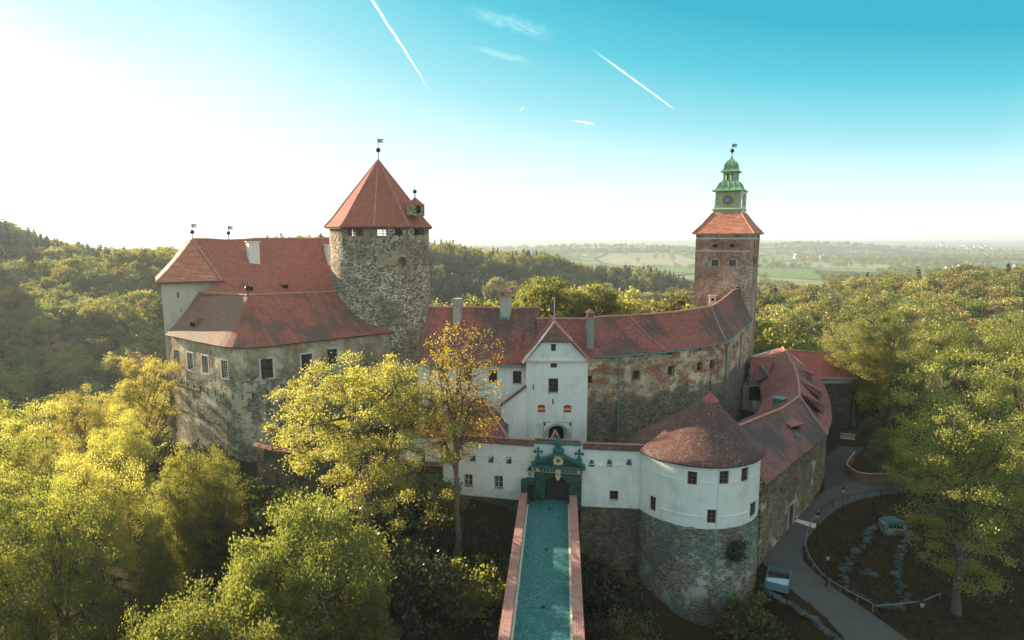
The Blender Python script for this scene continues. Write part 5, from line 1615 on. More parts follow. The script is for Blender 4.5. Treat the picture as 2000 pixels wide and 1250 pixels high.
# ---- bridge
T = thing('bridge', 'long cobbled stone bridge with brick coped parapets leading to the portal', 'bridge', (3, 45, 0))
BX = lambda y, s: (1.78 if s < 0 else 6.66) + (y - 67.8) * (.0755 if s < 0 else .082)
ys_ = np.linspace(14, 68.2, 40)
mb = MB()
for a, b in zip(ys_, ys_[1:]):
    mb.face([(BX(a, -1), a, 0), (BX(a, 1), a, 0), (BX(b, 1), b, 0), (BX(b, -1), b, 0)])
mb.face([(BX(67.9, -1), 68.2, .002), (7.9, 68.2, .002), (7.9, 66.7, .002), (BX(66.7, 1), 66.7, .002)])
mb.build('deck', M['cobble'], T)
for s in (-1, 1):
    mb = MB(); ct = MB(); kb = MB()
    y1 = 67.3 if s < 0 else 66.7
    yy = np.linspace(14, y1, 34); w_ = .78
    for a, b in zip(yy, yy[1:]):
        xa0, xb0 = BX(a, s), BX(b, s)
        xa1, xb1 = xa0 + s * w_, xb0 + s * w_
        F = lambda x, y, z: (x, y, z)
        mb.face([F(xa0, a, -.1), F(xb0, b, -.1), F(xb0, b, .92), F(xa0, a, .92)]); mb.face([F(xa1, a, -2.0), F(xb1, b, -2.0), F(xb1, b, .92), F(xa1, a, .92)])
        o_ = .04
        q = [F(xa0 - s * o_, a, .92), F(xb0 - s * o_, b, .92), F(xb1 + s * o_, b, .92), F(xa1 + s * o_, a, .92)]
        z1 = 1.06
        t_ = [(x, y, z1) for x, y, z in q]
        uvs = [(0, a), (0, b), (.86, b), (.86, a)]
        ct.face(t_, uv=uvs)
        ct.face([q[0], q[1], t_[1], t_[0]], uv=[(0, a), (0, b), (.14, b), (.14, a)]); ct.face([q[3], q[2], t_[2], t_[3]], uv=[(0, a), (0, b), (.14, b), (.14, a)])
        ct.face([q[0], q[1], q[2], q[3]])
    mb.face([(BX(y1, s), y1, 0), (BX(y1, s) + s * w_, y1, 0), (BX(y1, s) + s * w_, y1, .92), (BX(y1, s), y1, .92)])
    ct.face([(BX(y1, s), y1, .92), (BX(y1, s) + s * w_, y1, .92), (BX(y1, s) + s * w_, y1, 1.06), (BX(y1, s), y1, 1.06)])
    pw = mb.build('parapet', M['stone_moat'], T); ct.build('brick_coping', M['parapet'], pw)
    for k, (a, b) in enumerate(((14, 26), (26.1, 39), (39.1, 49), (49.1, 60), (60.1, 66.4))):
        kb = MB(); kb.bar((BX(a, s) - s * .1, a, .05), (BX(b, s) - s * .1, b, .05), .2, .1); kb.build('kerb_strip', M['moulding'], T)
mb = MB()
for k, yc in enumerate((18, 31, 44, 57)):
    mb.box(((BX(yc, -1) + BX(yc, 1)) / 2, yc, -9), (6.3, 3.4, 14.4))
mb.build('pier', M['stone_moat'], T)
mb = MB()
for y0 in (18, 31, 44):
    n = 10; xc0, xc1 = BX(y0 + 6.5, -1) - .75, BX(y0 + 6.5, 1) + .75
    arc = [(y0 + 6.5 - 4.8 * math.cos(math.pi * j / n), -6 + 4.2 * math.sin(math.pi * j / n)) for j in range(n + 1)]
    for (ya, za), (yb, zb) in zip(arc, arc[1:]):
        mb.face([(xc0, ya, za), (xc0, yb, zb), (xc1, yb, zb), (xc1, ya, za)])
        for xx in (xc0, xc1): mb.face([(xx, ya, za), (xx, yb, zb), (xx, yb, -1.9), (xx, ya, -1.9)])
mb.build('arch', M['stone_moat'], T)
for px, py in ((1073, 994), (1067, 1073), (1061, 1186)):
    c_ = onZ(px, py, .0)
    mb = MB(); mb.box((c_.x, c_.y, .008), (.36, .36, .03)); dg = mb.build('drain_grate', M['iron'], T)

# ---- round white bastion at the gate
CB, RB = V(21.3, 68.7, 0), 7.05
T = thing('round_bastion', 'white round bastion on rubble base with conical lichened roof', 'tower', (CB.x, CB.y, 0))
WR = Path(arc_pts(CB, RB, math.radians(-163), math.radians(120), 60))
wq = [(1352, 934, 19, 26), (1414.5, 933, 18.5, 26), (1455, 927, 14, 26.5), (1274.5, 983.5, 12, 29), (1390, 1009, 18, 27), (1471, 995, 12, 28)]
wins = [opening(WR, *q, depth=.28) for q in wq]
e_ = opening(WR, 1482, 914, 1, 1); e_ = (e_['u0'], e_['z0']); wins.append(dict(u0=e_[0] + .8, u1=e_[0] + 1.9, z0=e_[1] - .7, z1=e_[1] + .75, d=.28, arch=False))
mb = MB(); facade(mb, WR, 0, WR.L, -.55, 6.6, wins, du=.8); mb.build('wall', M['white'], T)
for i, q in enumerate(wins): window(WR, q, T, M['frame_red'], 2, 3, .11, None, sill=False)
WRb = Path(arc_pts(CB, RB + .05, math.radians(-163), math.radians(120), 60), batter=.02, zb=-.5)
mb = MB(); facade(mb, WRb, 0, WRb.L, -16, -.553, (), du=.4, rough=.3, top=lambda u: -.48 + .16 * mnoise.noise(V(u * .8, 3, 1)) + .10 * mnoise.noise(V(u * 2.6, 5, 2)))
zz = [-16, -12, -8, -4, -.553]
mb.build('rubble_base', M['stone_bastion'], T)
mb = MB()
U = lambda px, py: opening(WR, px, py, .2, .2)['u0']
for (xa_, xb_, y_) in ((1250, 1334, 905), (1372, 1401, 930), (1429, 1443, 927), (1466, 1483, 918), (1246, 1268, 985), (1286, 1375, 1012), (1405, 1462, 1014)):
    u0, u1 = U(xa_, y_), U(xb_, y_); z = 4.55 if y_ < 950 else .75
    n = max(2, int((u1 - u0) / .8)); bars(mb, WR, [(u0 + (u1 - u0) * k / n, u0 + (u1 - u0) * (k + 1) / n, z, z + .09) for k in range(n)], -.06, .03)
mb.build('drip_moulding', M['white'], T)
mb = MB(); u_ = U(1403, 950); mb.tube([WR.map(u_, 6.3, -.03), WR.map(u_, -3.5, -.06)], .022, 5); mb.build('lightning_cable', M['moulding'], T)
# roof cone, running out to the left over the straight wall
ap = onY(1387, 770, 69.0)
mb = MB(weld=True); nA = 60; nv = 10
ev = []
for k in range(nA):
    a = math.radians(-172 + 360 * k / nA); r = RB + .45
    q = V(CB.x + math.cos(a) * r, CB.y + math.sin(a) * r, 6.45)
    ev.append(q)
# pull the western eave out to meet the straight wall
def cone_pt(k, v):
    q = ev[k % nA].lerp(ap, v); q.z += -.25 * math.sin(math.pi * v) + .05 * mnoise.noise(q * .5); return q
for j in range(nv):
    for k in range(nA):
        v0, v1 = j / nv, (j + 1) / nv; c_ = 2 * math.pi * (RB + .5) / nA; l = 9.6
        w0, w1 = c_ * (1 - v0) / 2, c_ * (1 - v1) / 2
        mb.face([cone_pt(k, v0), cone_pt(k + 1, v0), cone_pt(k + 1, v1), cone_pt(k, v1)], uv=[(k * c_ - w0, v0 * l), (k * c_ + w0, v0 * l), (k * c_ + w1, v1 * l), (k * c_ - w1, v1 * l)], smooth=True)
rf = mb.build('roof', M['tile_round'], T, solid=.2)
mb = MB(); mb.lathe([(1.05, -.92), (.55, -.42), (.12, .08), (.0, .4)], ap + V(0, 0, .12), 8, smooth=False); mb.build('roof_cap', M['cap_red'], T)
mb = MB(); mb.tube([ap, ap + V(0, 0, 2.4)], .05, 6); mb.build('roof_spike', M['iron'], T)

# ---- east range following the rock
T = thing('east_range', 'bent outbuilding with rose coloured sagging roof and long wedge dormers, right of the bastion', 'house', (44, 86, -6))
WE = Path([(28.3, 66.4), (44.0, 84.0), (46.9, 88.5), (55.6, 106.0), (59.5, 116.0)])
dq = opening(WE, 1545, 1003, 9, 34, depth=.5); dq['z0'] = -6.6
lo = [opening(WE, x, y, w, h, depth=.6) for x, y, w, h in ((1543, 917, 4, 10), (1498, 960, 4, 8), (1526, 955, 3, 8))]
for q in lo: q['backing'] = True
mb = MB(); facade(mb, WE, 0, WE.L, -9, 2.7, [dq] + lo, du=1.5, rough=.2)
mb.face([(28.3, 66.4, -9), (24, 70, -9), (24, 70, 3), (28.3, 66.4, 3)])
mb.build('wall', M['stone_east'], T)
fill(WE, dq, 'door', M['timber'], T, d=.4)
for q in lo: fill(WE, q, 'slit_shadow', M['void'], T, d=.5)
mb = MB(); bars(mb, WE, [(dq['u0'] - .3, dq['u0'], -6.6, dq['z1']), (dq['u1'], dq['u1'] + .3, -6.6, dq['z1']), (dq['u0'] - .35, dq['u1'] + .35, dq['z1'], dq['z1'] + .3)], -.06, .05); mb.build('door_surround', M['surround'], T)
q = WE.hit(1548, 930); 
rdg = [V(26.0, 72.2, 6.9), V(37.0, 81.8, 7.0), V(42.2, 87.9, 7.1), V(46.6, 98.0, 7.4), V(50.0, 107.0, 7.7), V(54.9, 122.8, 8.2)]
eav = [V(*WE.map(0, 2.6, -.5)), V(*WE.map(13.5, 2.6, -.5)), V(44.6, 83.9, 2.5), V(49.3, 91.8, 2.6), V(54.0, 101.5, 2.7), V(60.2, 116.5, 2.9)]
lef = [V(22.5, 76.5, 3.4), V(33, 87.5, 3.2), V(38.2, 93.0, 3.1), V(42.2, 100.5, 3.2), V(45.0, 110.0, 3.8), V(48.2, 125.0, 5.6)]
gE, gL = [], []
mb = MB(weld=True)
cumu = 0
for k in range(5):
    mb.patch(eav[k], eav[k + 1], rdg[k + 1], rdg[k], 8, 9, .16, .30)
    mb.patch(lef[k + 1], lef[k], rdg[k], rdg[k + 1], 8, 8, .16, .22)
    if k == 1:
        mb.build('roof', M['tile_eastdark'], T, solid=.2)['label'] = 'darker lower section of the bent roof'
        mb = MB(weld=True)
mb.build('roof', M['tile_east'], T, solid=.2)
ridge_cap([rdg[2] + V(0, 0, .05), rdg[2].lerp(eav[2], .5) - V(0, 0, .22), eav[2] + V(0, 0, .05)], T, .11)
ridge_cap([rdg[2] + V(0, 0, .05), rdg[2].lerp(lef[2], .5) - V(0, 0, .15), lef[2]], T, .10)
ridge_cap(rdg, T, .15)
# verge facing north and inner wall to the yard
mb = MB(); mb.face([rdg[5], eav[5], V(60, 117, -9), V(48, 126, -9), lef[5]]); 
for a, b in zip(lef, lef[1:]): mb.face([a + V(.3, -.3, -.2), b + V(.3, -.3, -.2), V(b.x + .3, b.y - .3, -4), V(a.x + .3, a.y - .3, -4)])
mb.build('yard_wall', M['white_gate'], T)


def long_dormer(pa, pb, w, h):
    """tapering dormer: pa middle of its face low on the slope, pb where it dies into the roof"""
    pa, pb = Vector(pa), Vector(pb); d = (pb - pa); d.z = 0; d.normalize(); s = V(d.y, -d.x, 0)
    a, b = pa - s * w / 2, pa + s * w / 2; t0, t1 = a + V(0, 0, h), b + V(0, 0, h)
    mb = MB(weld=True); e0, e1 = t0 - d * .5 - s * .25, t1 - d * .5 + s * .25
    mb.patch(e0 - V(0, 0, .1), e1 - V(0, 0, .1), pb + s * .55, pb - s * .55, 3, 4, .03)
    r = mb.build('dormer', M['tile_east'], T, solid=.14)
    mb = MB(); mb.face([a, t0, pb - s * .5]); mb.face([b, pb + s * .5, t1]); mb.build('cheek', M['tile_east'], r)
    mb = MB(); mb.face([a, b, t1, t0]); mb.build('face', M['frame_red'], r)
    mb = MB(); m_ = (a + b) / 2 - d * .04; mb.face([m_ - s * w * .25 + V(0, 0, h * .2), m_ + s * w * .25 + V(0, 0, h * .2), m_ + s * w * .25 + V(0, 0, h * .85), m_ - s * w * .25 + V(0, 0, h * .85)]); mb.build('hatch', M['void'], r)


def on_slope(k, px, py, east=True):
    e = eav if east else lef
    return on_plane_px(px, py, e[k], e[k + 1], rdg[k])


for k, (x0, y0), (x1, y1), w in ((0, (1552, 846), (1522, 812), 2.3), (2, (1600, 806), (1566, 772), 2.6), (3, (1600, 778), (1566, 746), 2.6), (4, (1584, 742), (1562, 722), 2.2)):
    a = on_slope(k, x0, y0 - 1); b = on_slope(k, x1, y1)
    long_dormer(a + V(0, 0, -.05), b + V(0, 0, .25), w, 1.3)
a = on_slope(1, 1521, 792, False); mb = MB(); mb.box(tuple(a + V(.3, .5, .3)), (1.5, 1.3, 1.2), -.9); mb.box(tuple(a + V(.3, .5, 1.0)), (1.9, 1.7, .2), -.9); mb.build('metal_roof_hatch', M['coppergutter'], T)
a = on_slope(0, 1552, 853, True); mb = MB(); mb.box(tuple(a + V(.2, -.2, .25)), (.9, .6, .4), .5); mb.build('snow_guard_box', M['coppergutter'], T)

# small yard house
T = thing('yard_house', 'little red roofed house squeezed between clock tower and east range', 'house', (45, 112, 0))
mb = MB(); mb.box((44.5, 112.3, .4), (4.8, 6.5, 6.5), -.5); mb.build('wall', M['cream'], T)
a, b = onY(1466, 697, 111), onY(1512, 697, 113.5)
c, d = onY(1462, 752, 107.5), onY(1500, 735, 109.5)
mb = MB(weld=True); mb.patch(c, d, b, a, 6, 6, .05, .1); mb.face([a, b, b + V(1, 4, -3), a + V(1, 4, -3)]); mb.build('roof', M['tile_dark'], T, solid=.15)
ridge_cap([a, b], T, .12)
mb = MB(); q0, q1 = onY(1485, 713, 110.5), onY(1503, 737, 109.5)
mb.bar(q0, q1, .6, .3); mb.build('valley_gutter', M['coppergutter'], T)
mb = MB(); q0 = onY(1462, 760, 107); mb.face([onY(1463, 756, 107.2), onY(1494, 752, 108.5), onY(1494, 780, 108.5), onY(1463, 782, 107.2)]); mb.build('shed_opening', M['void'], T)
mb = MB(); mb.face([onY(1469, 784, 105), onY(1494, 783, 105.5), onY(1494, 800, 104), onY(1471, 800, 104)]); mb.build('metal_porch', M['steel'], T, solid=.1)

# far hip roofed block
T = thing('east_block', 'hip roofed stone block with cream cornice beyond the east range', 'house', (61, 120, -5))
cr_ = [V(56.5, 116.4, 3.4), V(66.6, 116.0, 3.4), V(68, 127, 3.4), V(56.5, 129, 3.4)]
mb = MB()
WX = Path([(56.9, 117.0), (66.0, 116.6), (67.4, 126.4)])
ln = opening(WX, 1617, 757, 3, 8, depth=.4); ln['backing'] = True
facade(mb, WX, 0, WX.L, -12, 2.1, [ln], du=1.8, rough=.15); mb.build('wall', M['stone_moat'], T)
fill(WX, ln, 'slit_shadow', M['void'], T, d=.3)
mb = MB(); facade(mb, Path([(56.8, 116.9), (66.1, 116.5), (67.5, 126.4)]), 0, 18, 2.102, 3.3, ()); mb.build('cornice_band', M['paleface'], T)
h0_, h1_ = onY(1536, 683, 122.5), onY(1615, 690, 122.5)
mb = MB(weld=True); mb.patch(cr_[0], cr_[1], h1_, h0_, 8, 8, .05, .2); mb.patch(cr_[1], cr_[2], h1_, h1_, 6, 6, .05, .15); mb.patch(cr_[2], cr_[3], h0_, h1_, 6, 6, .05, .15); mb.build('roof', M['tile'], T, solid=.2)
ridge_cap([h0_, h1_], T, .15); ridge_cap([cr_[1], h1_], T, .14)
mb = MB(); mb.tube([cr_[0] + V(2, -.1, -.15), cr_[1] + V(0, -.1, -.15)], .1, 6); mb.build('gutter', M['moulding'], T)

# ------------------------------------------------------------------ east terrace: road, garden, lamps
def strip(name, left, right, mat, dz=.03, kind='structure', sub=10):
    mb = MB(); l, r = [], []
    for P, o_ in ((left, l), (right, r)):
        for a, b in zip(P, P[1:]):
            for k in range(sub): o_.append(Vector(a).lerp(Vector(b), k / sub))
        o_.append(Vector(P[-1]))
    for i in range(len(l) - 1):
        mb.face([V(l[i].x, l[i].y, gz(l[i].y) + dz), V(r[i].x, r[i].y, gz(r[i].y) + dz), V(r[i + 1].x, r[i + 1].y, gz(r[i + 1].y) + dz), V(l[i + 1].x, l[i + 1].y, gz(l[i + 1].y) + dz)])
    o = mb.build(name, mat); tag(o, kind=kind); return o


def smooth_pts(P, n=6):
    P = [Vector(p) for p in P]; out = []
    for i in range(len(P) - 1):
        p0, p1, p2, p3 = P[max(i - 1, 0)], P[i], P[i + 1], P[min(i + 2, len(P) - 1)]
        for k in range(n):
            t = k / n
            out.append(.5 * ((2 * p1) + (p2 - p0) * t + (2 * p0 - 5 * p1 + 4 * p2 - p3) * t * t + (3 * p1 - p0 - 3 * p2 + p3) * t ** 3))
    out.append(P[-1]); return out


RL = [onG(*q) for q in ((1660, 1262), (1610, 1205), (1555, 1160), (1500, 1110), (1492, 1085), (1545, 1020), (1606, 962), (1650, 935), (1730, 936), (1830, 938))]
RR = [onG(*q) for q in ((1790, 1262), (1690, 1190), (1630, 1150), (1578, 1105), (1568, 1080), (1590, 1035), (1640, 992), (1690, 974), (1740, 966), (1840, 955))]
strip('road', smooth_pts(RL), smooth_pts(RR), M['road'], .03, sub=1)
yl = [onG(*q) for q in ((1612, 958), (1608, 925), (1612, 895), (1640, 872))]; yr = [onG(*q) for q in ((1668, 940), (1655, 920), (1664, 898), (1690, 875))]
strip('forecourt_paving', smooth_pts(yl), smooth_pts(yr), M['asphalt'], .04, sub=1)
cw = [onG(*q) for q in ((1540, 1010), (1594, 1024))]; cw2 = [onG(*q) for q in ((1548, 1018), (1592, 1033))]
strip('crossing_slab', cw, cw2, M['moulding'], .06, sub=2)


def street_lamp(px, py, label):
    b = onG(px, py); t = thing('street_lamp', label, 'street lamp', b, 'street lamps along the castle road')
    mb = MB(); mb.tube([b, b + V(0, 0, .5), b + V(0, 0, .55), b + V(0, 0, 3.1)], [.09, .085, .05, .04], 8); mb.build('pole', M['iron'], t)
    mb = MB(); q = b + V(0, 0, 3.05)
    mb.lathe([(0, 0), (.12, .02), (.15, .07)], q, 6, smooth=False); mb.lathe([(.27, .55), (.3, .58), (.14, .8), (.05, .95), (0, 1.05)], q, 6, smooth=False)
    for k in range(6):
        a = k * math.pi / 3; mb.bar(q + V(.14 * math.cos(a), .14 * math.sin(a), .06), q + V(.26 * math.cos(a), .26 * math.sin(a), .56), .025, .025)
    mb.build('lamp_head', M['iron'], t)
    mb = MB(); mb.lathe([(.135, .07), (.25, .55)], q, 6, smooth=False); mb.build('lamp_glass', M['lampglass'], t)


for px, py, l in ((1644, 1006, 'black street lamp by the upper bend of the road, nearest the handrail'), (1594, 1060, 'black street lamp beside the pale crossing slab'), (1613, 1146, 'black street lamp behind the rope fence, nearest the cart box'), (1795, 1244, 'black street lamp at the tip of the rope fence, nearest the big right tree')):
    street_lamp(px, py, l)

# rope and rail fence around the garden
def post_fence(name, label, pts, hgt, mat, rails, every=1, post_r=.05, rail_r=.03, cat='fence'):
    t = thing(name, label, cat, pts[0])
    for i, p in enumerate(pts):
        if i % every == 0 or i == len(pts) - 1:
            mb = MB(); mb.tube([p - V(0, 0, .2), p + V(0, 0, hgt)], post_r, 6); mb.build('post', mat, t)
    for h_ in rails:
        mb = MB(); mb.tube([p + V(0, 0, h_) for p in pts], rail_r, 5); mb.build('rail', mat, t)
    return t


fp = smooth_pts([onG(*q) for q in ((1600, 1008), (1582, 1035), (1573, 1068), (1578, 1095), (1602, 1132), (1640, 1160), (1704, 1195))], 4)
post_fence('garden_rail', 'pale handrail curving between road and dark lawn', fp, .95, M['steel'], (.9,), 2, .045, .055, 'railing')
fp = [onG(*q) for q in ((1704, 1197), (1760, 1192), (1800, 1187), (1836, 1172))]
post_fence('rope_fence', 'straight pale rail closing the lower end of the stone ringed garden', fp, .8, M['steel'], (.75,), 1, .045, .045, 'railing')
fp = smooth_pts([onG(*q) for q in ((1602, 1005), (1640, 985), (1690, 974), (1735, 969), (1790, 966), (1815, 960))], 3)
post_fence('road_rail', 'dark iron handrail along the upper road bend', fp, 1.0, M['iron'], (.95,), 2, .05, .05, 'railing')
fp = smooth_pts([onG(*q) for q in ((1668, 900), (1655, 918), (1655, 928), (1680, 942), (1725, 944), (1790, 940))], 5)
T = thing('board_fence', 'low brown board fence round the planted bank above the road', 'fence', fp[0])
for a, b in zip(fp, fp[1:]):
    mb = MB(); d = (b - a) * .97; mb.bar(a + V(0, 0, .75), a + d + V(0, 0, .75), .06, 1.4); mb.build('board', M['timber'], T)
mb = MB(); mb.tube([p + V(0, 0, 1.5) for p in fp], .07, 6); mb.build('top_rail', M['timber_pale'], T)
T = thing('bench', 'sunlit pale timber bench at the foot of the trees', 'bench', onG(1655, 862))
b = onG(1655, 862); d = V(.92, -.38, 0)
for h_ in (.5, .85, 1.25):
    mb = MB(); mb.bar(b - d * 1.1 + V(0, 0, h_), b + d * 1.1 + V(0, 0, h_), .12 if h_ > .6 else .5, .2 if h_ > .6 else .08); mb.build('slat', M['timber_pale'], T)
for s in (-.7, .7):
    mb = MB(); mb.bar(b + d * s, b + d * s + V(0, 0, 1.35), .12, .12, (0, 1, 0)); mb.build('leg', M['timber'], T)

# well house and dry stone ring
wb = onG(1748, 1046)
T = thing('well_house', 'small pale stone shelter with barred opening at the head of the stone ring', 'shed', wb)
mb = MB(); mb.box(tuple(wb + V(0, .7, .75)), (2.6, 1.5, 1.5), -.06); mb.build('wall', M['stone_bastion'], T)
mb = MB(); 
for a, b in ((-1, 0),):
    pass
for k in range(8):
    t0, t1 = math.pi * k / 8, math.pi * (k + 1) / 8
    f = lambda t, y: wb + V(-1.15 * math.cos(t), y, 1.5 + .4 * math.sin(t))
    mb.face([f(t0, -.1), f(t1, -.1), f(t1, 1.5), f(t0, 1.5)])
mb.face([wb + V(-1.15 * math.cos(math.pi * k / 8), -.1, 1.5 + .4 * math.sin(math.pi * k / 8)) for k in range(9)])
mb.build('roof', M['portal_trim'], T)
mb = MB(); mb.box(tuple(wb + V(0, -.06, 1.2)), (1.7, .12, .42), -.06); mb.build('opening', M['void'], T)
for k in range(5):
    mb = MB(); mb.box(tuple(wb + V(-.7 + .35 * k, -.14, 1.2)), (.06, .06, .42)); mb.build('bar', M['steel'], T)
stones = [simple('pale field stone', (.06, .09, .088), .9, var=.35, nscale=3, dist=.04), simple('grey field stone', (.042, .046, .04), .9, var=.35, nscale=3, dist=.04)]


def make_stone(seed):
    r = random.Random(seed); mb = MB(); n = 7
    pr = [(.0, -.3), (.38, -.22), (.5, .0), (.36, .2), (0, .28)]
    base = len(mb.v); mb.lathe(pr, (0, 0, 0), n, smooth=False)
    d = {}
    for i, p in enumerate(mb.v):
        k = (round(p[0], 3), round(p[1], 3), round(p[2], 3))
        if k not in d: d[k] = (p[0] * (1 + r.uniform(-.22, .22)), p[1] * (1 + r.uniform(-.22, .22)), p[2] * (1 + r.uniform(-.2, .2)))
        mb.v[i] = d[k]
    me = mb.build('stone', stones[seed % 2]); m_ = me.data; bpy.data.objects.remove(me); return m_


SM = [make_stone(k) for k in range(6)]


def stone_row(label, path, n, rows=2):
    t = thing('dry_stone_wall', label, 'stone wall', path[0])
    P = smooth_pts(path, 8); o0 = origin_of(t)
    cum = [0]
    for a, b in zip(P, P[1:]): cum.append(cum[-1] + (b - a).length)
    for r in range(rows):
        for k in range(n):
            s = cum[-1] * (k + .5 + random.uniform(-.2, .2)) / n
            i = max(j for j in range(len(cum)) if cum[j] <= s); i = min(i, len(P) - 2)
            q = P[i].lerp(P[i + 1], (s - cum[i]) / max(.01, cum[i + 1] - cum[i]))
            o = bpy.data.objects.new('stone', random.choice(SM)); COL.objects.link(o); o.parent = t
            o.location = q - o0 + V(random.uniform(-.3, .3), random.uniform(-.25, .25), .18 + .38 * r)
            sc = random.uniform(.45, 1.0); o.scale = (sc, sc * random.uniform(.7, 1.1), sc * random.uniform(.6, 1)); o.rotation_euler = (random.uniform(-.3, .3), random.uniform(-.3, .3), random.uniform(0, 6.28))


stone_row('low dry stone wall curving down the left of the dark garden ring', [onG(*q) for q in ((1738, 1035), (1705, 1036), (1690, 1060), (1668, 1090), (1648, 1112), (1643, 1130), (1650, 1150))], 30)
stone_row('low dry stone wall on the right of the garden ring, with pale blue stones', [onG(*q) for q in ((1772, 1034), (1770, 1055), (1760, 1085), (1752, 1110), (1755, 1140), (1766, 1172), (1772, 1186))], 30)
stone_row('loose line of flat stones closing the garden ring at the bottom', [onG(*q) for q in ((1655, 1155), (1690, 1172), (1720, 1187), (1765, 1188))], 14, 1)
for q in ((1675, 1119), (1683, 1117), (1690, 1121), (1680, 1124)):
    pass
T = thing('rock_pile', 'heap of pale stones lying inside the garden ring', 'rocks', onG(1680, 1120))
for k in range(9):
    o = bpy.data.objects.new('stone', random.choice(SM)); COL.objects.link(o); o.parent = T
    o.location = V(random.uniform(-1.2, 1.2), random.uniform(-.7, .7), .15); o.scale = [random.uniform(.5, 1.1)] * 3; o.rotation_euler = (0, 0, random.uniform(0, 6))
# retaining edge above the moat
stone_row('ragged pale retaining edge between road and moat, below the cart box', [onG(*q) for q in ((1487, 1140), (1510, 1165), (1545, 1185), (1590, 1215), (1640, 1262))], 44, 1)

# open cart box beside the road
c4_ = [onG(1543, 1130), onG(1506, 1120), onG(1497, 1141), onG(1532, 1168)]
cc_ = sum(c4_, V(0, 0, 0)) / 4
T = thing('cart_box', 'open topped blue grey box with pale blue sheet beside the road', 'box', cc_)
ax_ = (c4_[0] - c4_[1]); ax_.z = 0; ax_.normalize(); ay_ = V(ax_.y, -ax_.x, 0)
F = lambda x, y, z: cc_ + ax_ * x + ay_ * y + V(0, 0, z)
hx, hy = 1.15, 1.75
bl = simple('blue grey sheet metal', (.15, .27, .31), .5, .2, .2, 2); wt = simple('pale blue tarpaulin', (.42, .66, .74), .5, 0, .08, 2)
mb = MB(); q = [F(-hx, -hy, .35), F(hx, -hy, .35), F(hx, hy, .35), F(-hx, hy, .35)]; mb.face(q); mb.face([p - V(0, 0, .12) for p in q][::-1]); mb.build('floor', M['frame_dark'], T)
for a, b in ((0, 1), (1, 2), (2, 3), (3, 0)):
    mb = MB(); mb.bar(q[a] + V(0, 0, .1), q[b] + V(0, 0, .1), .07, .8); mb.build('side_board', bl, T)
    mb = MB(); mb.bar(q[a] + V(0, 0, .52), q[b] + V(0, 0, .52), .1, .06); mb.build('rim', M['steel'], T)
mb = MB(); mb.patch(F(-hx * .93, hy * .92, .55), F(hx * .93, hy * .92, .6), F(hx * .93, .15, .85), F(-hx * .93, .5, .7), 6, 5, .05); mb.build('tarpaulin', wt, T)
mb = MB(); mb.bar(F(-hx, .1, 1.0), F(hx, .1, 1.0), .1, .12); mb.build('cross_bar', M['iron'], T)


# ------------------------------------------------------------------ trees
LF = {}
LF['yellow'] = leaf_mat('leaf spring yellow', (.145, .137, .032), (.25, .226, .058), (2.6, 2.55, 1.9), .68)
LF['lime'] = leaf_mat('leaf fresh green', (.098, .106, .026), (.185, .182, .046), (2.75, 2.7, 1.7), .68)
LF['green'] = leaf_mat('leaf mid green', (.064, .074, .022), (.13, .137, .036), (2.7, 2.7, 1.5), .62)
LF['orange'] = leaf_mat('leaf bronze bud', (.27, .21, .025), (.40, .33, .045), (2.1, 2.1, 1.2), .68)
LF['olive'] = leaf_mat('leaf olive', (.095, .092, .026), (.165, .15, .042), (2.5, 2.4, 1.2), .6)
LF['russet'] = leaf_mat('leaf russet bud', (.15, .105, .045), (.22, .155, .06), (2.1, 1.95, 1.2), .58)
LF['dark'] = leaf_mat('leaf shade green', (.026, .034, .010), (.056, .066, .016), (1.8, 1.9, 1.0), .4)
LF['needle'] = leaf_mat('needle green', (.03, .042, .019), (.056, .066, .027), (1.4, 1.5, 1.0), .3)


def tube_np(pts, rad, n, V_, F_):
    pts = np.asarray(pts); m = len(pts); base = sum(len(a) for a in V_)
    d = np.gradient(pts, axis=0); d /= np.linalg.norm(d, axis=1, keepdims=True) + 1e-9
    s = np.cross(d, np.array([.13, .21, .97])); s /= np.linalg.norm(s, axis=1, keepdims=True) + 1e-9
    u = np.cross(d, s); a = np.arange(n) * 2 * np.pi / n
    r = np.asarray(rad)[:, None, None]
    ring = pts[:, None, :] + r * (s[:, None, :] * np.cos(a)[None, :, None] + u[:, None, :] * np.sin(a)[None, :, None])
    V_.append(ring.reshape(-1, 3))
    i = np.arange(n)[None, :] + (np.arange(m - 1) * n)[:, None]; j = (np.arange(n) + 1)[None, :] % n + (np.arange(m - 1) * n)[:, None]
    F_.append((np.stack([i, j, j + n, i + n], -1) + base).reshape(-1, 4))


def leaves(c, n, spread, size, R, up=.12, droop=0.0):
    """n leaf quads gathered round each clump centre c (k,3)"""
    k = len(c)
    p = np.repeat(c, n, 0) + R.normal(size=(k * n, 3)) * np.asarray(spread) * R.uniform(.5, 1.25, (k, 1)).repeat(n, 0)
    nrm = R.normal(size=(k * n, 3)); nrm[:, 2] = nrm[:, 2] * .8 + up
    nrm /= np.linalg.norm(nrm, axis=1, keepdims=True)
    t = np.cross(nrm, R.normal(size=(k * n, 3))); t /= np.linalg.norm(t, axis=1, keepdims=True) + 1e-9
    b = np.cross(nrm, t)
    s = size * R.uniform(.55, 1.3, (k * n, 1)); w = s * R.uniform(.5, .8, (k * n, 1))
    v = np.stack([p - t * s, p + b * w + nrm * w * .25, p + t * s, p - b * w + nrm * w * .25], 1).reshape(-1, 3)
    f = np.arange(k * n * 4).reshape(-1, 4)
    cl = np.clip(R.normal(.5, .22, k), 0, 1).repeat(n)
    return v, f, np.clip(cl * .6 + R.uniform(0, 1, k * n) * .4, 0, 1)


